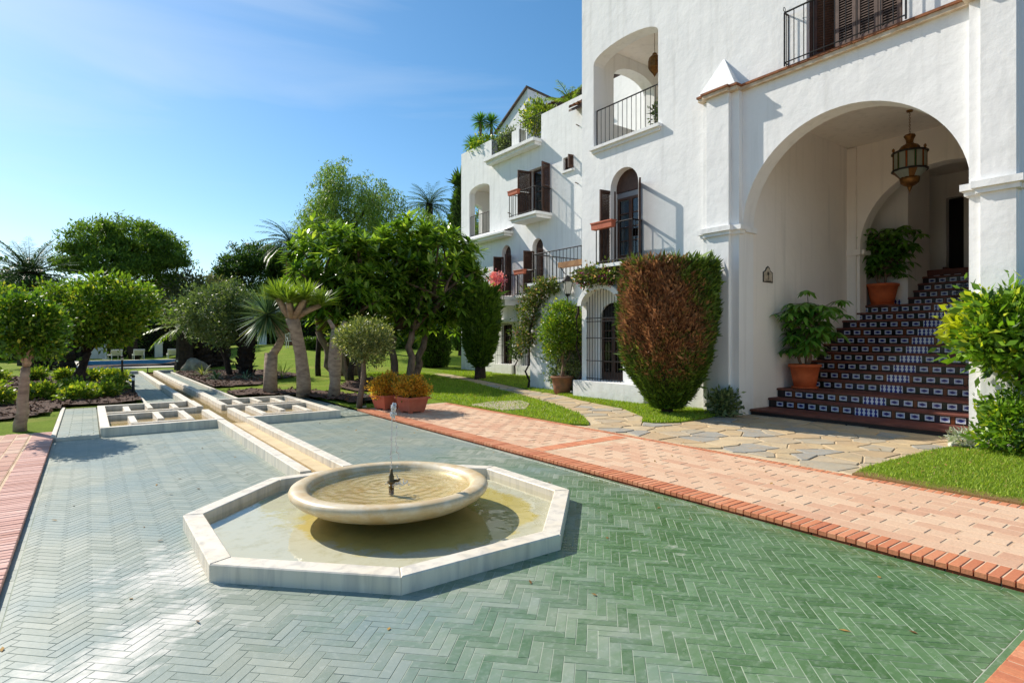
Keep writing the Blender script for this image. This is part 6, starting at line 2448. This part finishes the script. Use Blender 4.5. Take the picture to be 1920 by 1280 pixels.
# clipped ball tree in an old terracotta pot by the gate
pt = thing("potted_tree", "round clipped tree in an old terracotta pot beside the arched grille", "potted plant", (9.95, 11.35, .06))
mb = MB()
round_pot(mb, 9.95, 11.35, .06, .20, .27, .46)
mb.build("pot", m_terra_old, pt, smooth=True)
r = np.random.default_rng(121)
(V, F), pc = crown((9.95, 11.35, 1.72), (.50, .50, .58), 230, 44, .09, .07, .5, r, .7)
nput("crown", V, F, lf_orange2, pt)
mb = MB()
pr = random.Random(3)
limb(mb, (9.95, 11.35, .45), (9.97, 11.35, 1.3), .055, .04, .1, 5, pr)
limb(mb, (9.95, 11.35, .5), (10.12, 11.25, 1.2), .03, .02, .2, 5, pr)
for i in range(8):
    limb(mb, (9.97, 11.35, 1.3), Vector(pc[pr.randrange(len(pc))]), .022, .006, .2, 4, pr)
mb.build("trunk", m_trunk, pt, smooth=True)

# ---- bougainvillea over the porch
def vine(label, boxes, stems, n, flowers, seed, name="bougainvillea", mat=None):
    r = np.random.default_rng(seed)
    t = thing(name, label, "climber", (stems[0][0][0], stems[0][0][1], 0))
    parts, fl = [], []
    tot = sum(b[6] for b in boxes)
    for (cx, cy, cz, rx, ry, rz, wt) in boxes:
        m = int(n * wt / tot)
        ncl = max(6, m // 26)
        (V, F), pc = crown((cx, cy, cz), (rx, ry, rz), ncl, 26, .08, .075, .6, r, .35)
        parts.append((V, F))
        k = int(ncl * flowers)
        if k:
            fc = np.repeat(pc[:k], 14, 0) + r.normal(0, .05, (k * 14, 3))
            fl.append(leaf_quads(fc, rnd_dir(k * 14, r), .05, .045, r))
    V, F = cat_vf(parts)
    nput("leaves", V, F, mat or lf_vine, t)
    if fl:
        V, F = cat_vf(fl)
        nput("flowers", V, F, fl_mauve, t)
    mb = MB()
    pr = random.Random(seed)
    for a, b in stems:
        limb(mb, a, b, .035, .015, .12, 6, pr)
    mb.build("stem", m_trunk_d, t)
    return t


vine("bougainvillea trained in an arch over the low porch wall, mauve flowers at its right end",
     [(10.25, 12.75, 2.75, .28, .50, .24, 2), (10.2, 13.1, 2.2, .26, .34, .45, 2.2), (10.2, 13.25, 1.5, .24, .28, .5, 1.6), (10.2, 12.25, 2.95, .22, .42, .18, 1.4)],
     [((10.25, 13.2, 0), (10.25, 13.15, 1.6)), ((10.25, 13.15, 1.6), (10.25, 12.5, 2.9))], 5200, .05, 131)
vine("bougainvillea with mauve flowers above the hood of the arched grille",
     [(9.75, 10.1, 2.98, .24, .40, .22, 2.2), (9.72, 9.5, 2.98, .24, .45, .2, 1.8)],
     [((10.0, 10.75, 0), (9.85, 10.7, 2.0)), ((9.85, 10.7, 2.0), (9.8, 10.3, 2.9))], 3000, .55, 132)
vine("leafy climber growing behind the potted ball tree on the porch wall",
     [(10.22, 11.9, .9, .2, .35, .6, 1.5), (10.2, 11.2, .9, .18, .3, .5, 1)], [((10.25, 12.0, 0), (10.25, 11.8, 1.1))], 1700, .0, 133, "climbing_shrub", lf_olive)
vine("pink geraniums spilling over the lower balcony of the wing",
     [(XW - .78, 18.75, 3.85, .18, .55, .26, 1.6), (XW - .8, 18.95, 3.4, .15, .35, .3, .8)], [((XW - .7, 18.9, 3.15), (XW - .7, 18.8, 3.8))], 1500, .16, 134, "balcony_flowers").children[1].data.materials[0] = fl_pink
vine("dark climber between the two ground-floor windows of the wing",
     [(XW - .2, 18.35, 1.1, .15, .25, .5, 1)], [((XW - .15, 18.35, 0), (XW - .15, 18.35, 1.2))], 900, 0, 135, "climbing_shrub", lf_dark)

# ---- shrubs at the right edge by the arch
def shrub(name, label, base, centre, rad, mat, ncl, per, csz, L, Wd, seed, stems=5, zmin=.08, cat="shrub", group=None, extra=None):
    r = np.random.default_rng(seed)
    pr = random.Random(seed)
    bz = float(terr(np.float64(base[0]), np.float64(base[1]))) if len(base) == 2 else base[2]
    t = thing(name, label, cat, (base[0], base[1], bz), group)
    (V, F), pc = crown(centre, rad, ncl, per, csz, L, Wd, r, .45, .3, zmin)
    nput("leaves", V, F, mat, t)
    mb = MB()
    for i in range(stems):
        limb(mb, (base[0] + pr.uniform(-.06, .06), base[1] + pr.uniform(-.06, .06), bz), Vector(pc[pr.randrange(len(pc))]), .018, .005, .15, 4, pr)
    mb.build("stems", m_trunk_d, t)
    if extra:
        (V, F), _ = crown(*extra[0], r)
        nput("new_leaves", V, F, extra[1], t)
    return t


shrub("arching_shrub", "leafy arching shrub with yellow new growth in front of the right pilaster", (9.62, 1.75), (9.28, 2.02, 1.55), (.55, .60, .50), lf_shrub, 190, 34, .10, .125, .42, 141, 9, .75,
      extra=(((9.30, 2.52, 1.72), (.22, .22, .26), 46, 30, .07, .11, .42), lf_yellow))
shrub("arching_shrub", "dense glossy shrub at the right edge of the picture beside the yellow-tipped one", (9.9, 1.25), (9.65, 1.35, 1.5), (.55, .5, .62), lf_shrub, 150, 34, .10, .12, .42, 142, 8, .5)
shrub("flowering_shrub", "low green shrub with pale pink blossom at the foot of the right pilaster", (9.45, 1.95), (9.35, 2.0, .48), (.38, .42, .38), lf_shrub, 120, 34, .07, .085, .45, 143, 7, .10,
      extra=(((9.28, 2.30, .55), (.06, .06, .04), 3, 22, .03, .05, .8), leafM("blossom", lin(230, 170, 160), lin(240, 200, 190), .3, .6)))
shrub("silver_plant", "small silver-leaved tuft at the corner of the shrub bed", (9.42, 2.62), (9.42, 2.60, .17), (.16, .14, .10), leafM("silver_leaf", lin(150, 158, 140), lin(190, 196, 180), .2, .6), 30, 26, .05, .08, .2, 144, 3)
tag(MB().add([(9.20, 2.72, .02), (9.28, 2.60, .02), (9.52, 2.08, .02), (9.92, 1.18, .02), (9.99, 1.21, .02), (9.59, 2.12, .02), (9.35, 2.65, .02), (9.24, 2.77, .02),
              (9.20, 2.72, .115), (9.28, 2.60, .115), (9.52, 2.08, .115), (9.92, 1.18, .115), (9.99, 1.21, .115), (9.59, 2.12, .115), (9.35, 2.65, .115), (9.24, 2.77, .115)],
             [(8, 9, 14, 15), (9, 10, 13, 14), (10, 11, 12, 13), (0, 1, 9, 8), (1, 2, 10, 9), (2, 3, 11, 10), (4, 5, 13, 12), (5, 6, 14, 13), (6, 7, 15, 14), (7, 0, 8, 15), (3, 4, 12, 11)]).build("bed_edging", m_stone),
    "low stone edging along the shrub bed beside the arch", "kerb")
shrub("small_weed_shrub", "tuft of leafy weeds between the brown hedge and the left pilaster", (9.55, 6.35), (9.52, 6.32, .30), (.24, .24, .24), lf_olive, 50, 28, .06, .09, .4, 145, 5)

# ---- low plants in the beds
lo = [(-0.15, 16.5, .30), (-0.9, 17.2, .32), (0.35, 17.0, .26), (0.55, 19.0, .30), (-1.6, 16.2, .34), (-0.3, 18.4, .34), (0.1, 23.4, .30), (0.45, 24.6, .28), (-.6, 24.2, .32), (-1.4, 25.0, .36), (-2.4, 24.0, .4), (-3.2, 22.5, .45), (-1.9, 14.4, .28), (-2.9, 17.0, .36), (0.7, 22.2, .34)]
wh = ["nearest the lattice", "left of the nearest one", "closest to the raised strip", "by the low bollard light", "behind the clipped citrus trunk", "in the middle of the bed", "by the tall path light", "just before the pool", "behind the citrus stems", "left of the citrus stems", "in the back row, left", "at the back left end", "near the brick terrace end", "left of the middle", "beside the strip, farther back"]
for i, (x, y, s) in enumerate(lo):
    shrub("bed_plant", "low leafy plant in the left mulch bed, " + wh[i], (x, y), (x, y, .08 + s * .55), (s * .8, s * .8, s * .5), lf_ground, int(40 + 40 * s), 26, .07, .10, .5, 150 + i, 4, .08, "plant", "low plants in the left bed")


def spiky(label, x, y, n, L, wd, mat, seed, up=.3, bend=.3):
    r = np.random.default_rng(seed)
    z = float(terr(np.float64(x), np.float64(y))) + .03
    V, F = rosette((x, y, z), n, L, wd, r, up, bend, .8)
    o = nput("spiky_plant", V, F, mat)
    return tag(o, label, "plant", "spiky plants in the right beds")


spiky("grey-green agave under the bushy tree near the pool corner", 3.55, 22.0, 60, .62, .05, lf_yucca, 171, .25, .35)
spiky("pale spiky plant right beside the far end of the channel strip", 3.5, 24.5, 50, .7, .04, lf_topi, 172)
spiky("spiky clump at the foot of the bushy tree's stems", 4.4, 21.6, 50, .75, .04, lf_yucca, 173, .15, .5)
spiky("thin upright grass tuft left of the dragon tree on the lawn", 5.6, 21.5, 26, .8, .018, lf_dragon, 174, 1.0, .15)
spiky("dark spiky rosette between bushy tree and yucca trunk", 4.9, 20.6, 46, .5, .045, lf_sheff, 175)
rb = thing("boulder", "pale rounded boulder by the right corner of the pool", "rock", (3.9, 29.6, 0))
V, F = [], []
bm = bmesh.new()
bmesh.ops.create_icosphere(bm, subdivisions=3, radius=1)
for v in bm.verts:
    k = 1 + .18 * math.sin(3.1 * v.co.x + 2 * v.co.z) + .12 * math.sin(5 * v.co.y - 3 * v.co.x)
    v.co = Vector((v.co.x * .55 * k, v.co.y * .5 * k, max(-.1, v.co.z * .38 * k)))
me = bpy.data.meshes.new("stone")
bm.to_mesh(me)
bm.free()
me.materials.append(M("boulder_stone", lin(170, 156, 136), lin(126, 114, 98), 4, .9, .5, 12))
put("stone", me, rb, (3.9, 29.6, .15))

# ---- roof-terrace and loggia plants
def terrace_yucca(label, x, y, z, h, seed, L=.5):
    r = np.random.default_rng(seed)
    t = thing("terrace_yucca", label, "plant", (x, y, z), "plants on the roof terrace")
    MB().tube([(x, y, z), (x + .03, y, z + h * .5), (x, y, z + h)], [.06, .055, .06], 7).build("trunk", m_trunk, t)
    c = np.repeat(np.array([[x, y, z + h]]), 170, 0)
    V, F = leaf_blades(c, unit(rnd_dir(170, r) + [0, 0, .3]), L, .045, .15, r)
    nput("leaves", V, F, lf_sheff, t)


terrace_yucca("tallest yucca on the roof terrace corner, left head", 14.6, 22.35, 9.2, 2.3, 181, .55)
terrace_yucca("yucca on the roof terrace corner, right head", 14.9, 21.9, 9.2, 2.15, 182, .6)
terrace_yucca("lowest yucca head on the roof terrace corner", 14.3, 22.55, 9.2, 1.25, 183, .55)
shrub("terrace_shrub", "green shrub behind the roof terrace parapet below the yuccas", (14.4, 21.6, 9.0), (14.3, 21.5, 10.0), (.45, 1.0, .45), lf_orange2, 90, 30, .12, .13, .45, 184, 5, 9.0, group="plants on the roof terrace")
shrub("terrace_shrub", "shrub behind the left roof terrace railing", (14.4, 19.6, 9.0), (14.3, 19.6, 9.7), (.4, .55, .45), lf_olive, 70, 30, .12, .13, .4, 185, 5, 9.0, group="plants on the roof terrace")
shrub("terrace_shrub", "yellowish shrub rising above the right roof terrace railing", (14.5, 17.9, 9.0), (14.4, 17.9, 10.3), (.5, .7, .6), lf_ground, 90, 30, .13, .14, .4, 186, 5, 9.0, group="plants on the roof terrace")
palm("terrace_palm", "small palm on the roof terrace beside the roof pavilion", (15.0, 16.6, 9.0), 1.5, 20, 1.1, lf_dragon, 187, .08, .6, .03, .28, group="plants on the roof terrace", nl=20)
shrub("loggia_plant", "potted plant standing in the upper loggia of the arched building", (10.75, 8.75, 6.12), (10.75, 8.75, 6.75), (.16, .16, .35), lf_olive, 30, 24, .06, .09, .4, 188, 4, 6.2, "plant")
ll_ = thing("hanging_lantern", "small brass lantern hanging in the upper loggia", "lantern", (10.75, 8.97, 8.7))
MB().tube([(10.75, 8.97, 8.72), (10.75, 8.97, 8.2)], .006, 5).build("chain", m_gold, ll_)
MB().lathe([(0, 8.22), (.05, 8.2), (.06, 8.15), (.13, 8.10), (.15, 8.02), (.15, 7.86), (.12, 7.80), (.05, 7.72), (0, 7.64)], 8, (10.75, 8.97)).build("body", m_gold, ll_)

# ------------------------------------------------------------------ path lights
def bollard(label, x, y, h, r_=.035):
    t = thing("path_light", label, "garden light", (x, y, float(terr(np.float64(x), np.float64(y)))), "path lights beside the channel")
    z = W[t.name].z
    MB().tube([(x, y, z), (x, y, z + h)], r_, 10).build("post", m_black_iron, t)
    MB().lathe([(r_ * 1.25, z + h), (r_ * 1.25, z + h + .03), (0, z + h + .04)], 10, (x, y)).build("cap", m_black_iron, t)
    MB().lathe([(r_ * 1.06, z + h - .10), (r_ * 1.06, z + h - .03)], 10, (x, y)).build("lens", m_white_paint, t)


bollard("black path light on the left edge of the channel strip, the nearer one", .93, 17.6, .48)
bollard("taller black path light on the left of the channel strip, farther off", .87, 22.0, .86, .03)
bollard("short black path light on the right near the pool coping", 3.25, 30.0, .5)
gl = thing("garden_lantern", "small glass garden lantern beside the topiary tree stem", "garden light", (4.66, 11.62, .06))
MB().lathe([(.07, .06), (.07, .09), (0, .09)], 10, (4.66, 11.62)).build("base", m_stone, gl)
MB().lathe([(.06, .09), (.065, .27)], 10, (4.66, 11.62)).build("glass", m_glass, gl)
MB().lathe([(.085, .27), (.085, .30), (.04, .33), (0, .33)], 10, (4.66, 11.62)).build("cap", m_stone, gl)

# ------------------------------------------------------------------ swimming pool and far garden
x0, x1, y0, y1 = POOL
pool = thing("swimming_pool", "blue rectangular swimming pool at the end of the channel", "swimming pool", ((x0 + x1) / 2, (y0 + y1) / 2, 0))
mb = MB()
mb.box(x0 - .65, x1 + .65, y0 - 1.15, y0, -.2, .10)
mb.box(x0 - .65, x0, y0, y1, -.2, .101)
mb.box(x1, x1 + .65, y0, y1, -.2, .101)
mb.box(x0 - .65, x1 + .65, y1, y1 + .65, -.2, .10)
mb.build("coping", m_stone, pool)
MB().box(x0, x1, y0, y1, -1.3, -1.2).build("pool_bottom", m_pool_tile, pool)
mb = MB()
mb.box(x0, x1, y1 - .02, y1 - .001, -1.2, .09)
mb.box(x0, x1, y0 + .001, y0 + .02, -1.2, .09)
mb.box(x0 + .001, x0 + .02, y0 + .02, y1 - .02, -1.2, .09)
mb.box(x1 - .02, x1 - .001, y0 + .02, y1 - .02, -1.2, .09)
mb.build("pool_wall", m_pool_tile, pool)
MB().face([(x0, y0), (x1, y0), (x1, y1), (x0, y1)], -.55).build("pool_water", waterM("pool_water", (.62, .86, .93), 1.33, 3, .35), pool)


def sunbed(label, x, y, rz):
    t = thing("sun_lounger", label, "sun lounger", (x, y, GZ), "white sun loungers beyond the pool")
    c, s = math.cos(rz), math.sin(rz)

    def q(a, b, z):
        return (x + a * c - b * s, y + a * s + b * c, GZ + z)
    m = m_white_paint
    V = [q(-.32, -.4, .30), q(.32, -.4, .30), q(.32, .95, .30), q(-.32, .95, .30)]
    V += [(v[0], v[1], v[2] + .07) for v in V]
    B6 = [(0, 3, 2, 1), (4, 5, 6, 7), (0, 1, 5, 4), (1, 2, 6, 5), (2, 3, 7, 6), (3, 0, 4, 7)]
    MB().add(V, B6).build("seat", m, t)
    V = [q(-.32, -.40, .32), q(.32, -.40, .32), q(.32, -.85, .66), q(-.32, -.85, .66)]
    V += [(v[0], v[1], v[2] + .07) for v in V]
    MB().add(V, B6).build("backrest", m, t)
    for a, b in ((-.28, -.72), (.28, -.72), (-.28, .85), (.28, .85)):
        MB().tube([q(a, b, 0), q(a, b, .34 if b > 0 else .58)], .025, 6).build("leg", m, t)
    return t


for i, (x, lab) in enumerate(((1.45, "white sun lounger beyond the pool, leftmost of four"), (2.75, "white sun lounger beyond the pool, second from left"), (4.75, "white sun lounger beyond the pool, second from right"), (6.0, "white sun lounger beyond the pool beside the palm trunk"))):
    sunbed(lab, x, 46.6, R(random.uniform(-6, 6)))
for lab, x, y in (("cream-shaded garden lamp left of the loungers", 1.0, 48.6), ("cream-shaded garden lamp by the thick palm trunk", 5.85, 48.6)):
    t = thing("garden_lamp", lab, "lamp", (x, y, GZ), "shaded garden lamps beyond the pool")
    MB().lathe([(.22, GZ), (.22, GZ + .05), (0, GZ + .06)], 12, (x, y)).build("base", m_white_paint, t)
    MB().tube([(x, y, GZ), (x, y, GZ + 1.35)], .05, 8).build("pole", m_white_paint, t)
    MB().lathe([(.36, GZ + 1.25), (.22, GZ + 1.85), (0, GZ + 1.86)], 14, (x, y)).build("shade", M("cream_shade", lin(206, 190, 160), rough=.9), t)
for lab, x, y, wdt, h in (("wide white garden pillar behind the left lamp", .55, 51, .95, .95), ("slim white garden pillar behind the middle loungers", 4.3, 51, .5, 1.05), ("white garden pillar right of the thick palm trunk", 11.2, 49, .6, 1.2), ("white garden pillar left of the loungers behind citrus stems", -2.6, 50, .5, 1.0), ("small white pillar right of the lounger by the palm trunk", 7.0, 50, .6, 1.1)):
    t = thing("garden_pillar", lab, "pillar", (x, y, GZ), "white garden pillars before the far hedge")
    z = float(terr(np.float64(x), np.float64(y)))
    MB().box(x - wdt / 2, x + wdt / 2, y - .2, y + .2, z - .1, z + h).build("shaft", m_plaster, t)
    MB().cbox(x - wdt / 2 - .04, x + wdt / 2 + .04, y - .24, y + .24, z + h, z + h + .08, .01).build("cap", m_plaster, t)


def chair(label, x, y, rz):
    z = float(terr(np.float64(x), np.float64(y)))
    t = thing("garden_chair", label, "chair", (x, y, z))
    c, s = math.cos(rz), math.sin(rz)
    q = lambda a, b, zz: (x + a * c - b * s, y + a * s + b * c, z + zz)
    B6 = [(0, 3, 2, 1), (4, 5, 6, 7), (0, 1, 5, 4), (1, 2, 6, 5), (2, 3, 7, 6), (3, 0, 4, 7)]
    V = [q(-.25, -.25, .42), q(.25, -.25, .42), q(.25, .25, .42), q(-.25, .25, .42)]
    MB().add(V + [(v[0], v[1], v[2] + .04) for v in V], B6).build("seat", m_white_paint, t)
    for a, b in ((-.22, -.22), (.22, -.22), (-.22, .22), (.22, .22)):
        MB().tube([q(a * 1.1, b * 1.1, 0), q(a, b, .43)], .025, 6).build("leg", m_white_paint, t)
    MB().tube([q(-.25, .26, .42), q(-.25, .30, .85), q(0, .32, .95), q(.25, .30, .85), q(.25, .26, .42)], .028, 6).build("back_frame", m_white_paint, t)
    for k in (-.12, 0, .12):
        MB().tube([q(k, .27, .44), q(k, .31, .92)], .018, 5).build("back_slat", m_white_paint, t)
    for sg in (-1, 1):
        MB().tube([q(sg * .26, .28, .66), q(sg * .30, -.2, .66), q(sg * .26, -.24, .42)], .022, 6).build("armrest", m_white_paint, t)


chair("white garden chair on the lawn behind the straight palm trunk", 10.3, 37.5, R(150))

# clipped hedges
def box_hedge(label, x0, x1, y0, y1, h, mat, n, seed, name="box_hedge"):
    r = np.random.default_rng(seed)
    t = thing(name, label, "hedge", ((x0 + x1) / 2, (y0 + y1) / 2, 0), "clipped hedges of the far garden")
    xm, ym = (x0 + x1) / 2, (y0 + y1) / 2
    fx = r.uniform(0, 1, n)
    f = r.uniform(0, 1, n)
    side = r.uniform(0, 1, n)
    X = x0 + (x1 - x0) * fx
    Y = np.where(side < .4, y0, np.where(side < .9, y0 + (y1 - y0) * f, y1)) + r.normal(0, .06, n)
    g0 = terr(X, Y)
    Z = np.where((side >= .4) & (side < .9), g0 + h, g0 + h * f) + r.normal(0, .06, n)
    c = np.stack([X, Y, Z], -1)
    d = unit(rnd_dir(n, r) + np.array([0, -.5, .6]))
    l = r.uniform(.12, .28, n)
    V, F = leaf_quads(c, d, l, l * .5, r)
    nput("foliage", V, F, mat, t)
    mb = MB()
    m = 8
    for i in range(m):
        a, b = x0 + (x1 - x0) * i / m, x0 + (x1 - x0) * (i + 1) / m
        z = float(terr(np.float64((a + b) / 2), np.float64(ym)))
        mb.box(a, b - .001, y0 + .08, y1 - .08, z - .3, z + h - .1)
    mb.build("inner_body", m_core_green, t)


box_hedge("long dark boundary hedge beyond the pool", -22, 14, 53, 54.2, 2.6, lf_dark, 15000, 201)
box_hedge("dark boundary hedge at the back of the lawn behind the trees", 14, 44, 50, 51.2, 3.0, lf_dark, 14000, 202)
box_hedge("low clipped hedge across the back lawn", 10.5, 19.5, 35.5, 36.2, .55, lf_cyp, 7000, 203)

# ------------------------------------------------------------------ fallen leaves on paving and lawn
r = np.random.default_rng(301)
spots = [(-0.4, 4.4, 0.9, 10.5, .003, 70), (4.8, 6.4, 1.2, 11, KZ + .004, 60), (6.6, 9.6, 3.0, 7.5, GZ + .006, 70), (6.7, 9.2, 0.5, 2.7, GZ + .05, 30), (6.7, 10.5, 8, 18, GZ + .06, 60)]
cs = np.concatenate([np.stack([r.uniform(a, b, n), r.uniform(c_, d_, n), np.full(n, z)], -1) for a, b, c_, d_, z, n in spots])
cs = cs[np.hypot(cs[:, 0] - OX, cs[:, 1] - OY) > 1.7]
d = unit(np.stack([r.normal(0, 1, len(cs)), r.normal(0, 1, len(cs)), r.uniform(0, .25, len(cs))], -1))
V, F = leaf_quads(cs, d, r.uniform(.025, .06, len(cs)), r.uniform(.012, .03, len(cs)), r, np.array([0, 0, 1.0]) + .3 * rnd_dir(len(cs), r))
tag(nput("fallen_leaves", V, F, leafM("dry_fallen_leaf", lin(110, 74, 40), lin(176, 140, 76), .1, .8)), kind='stuff')
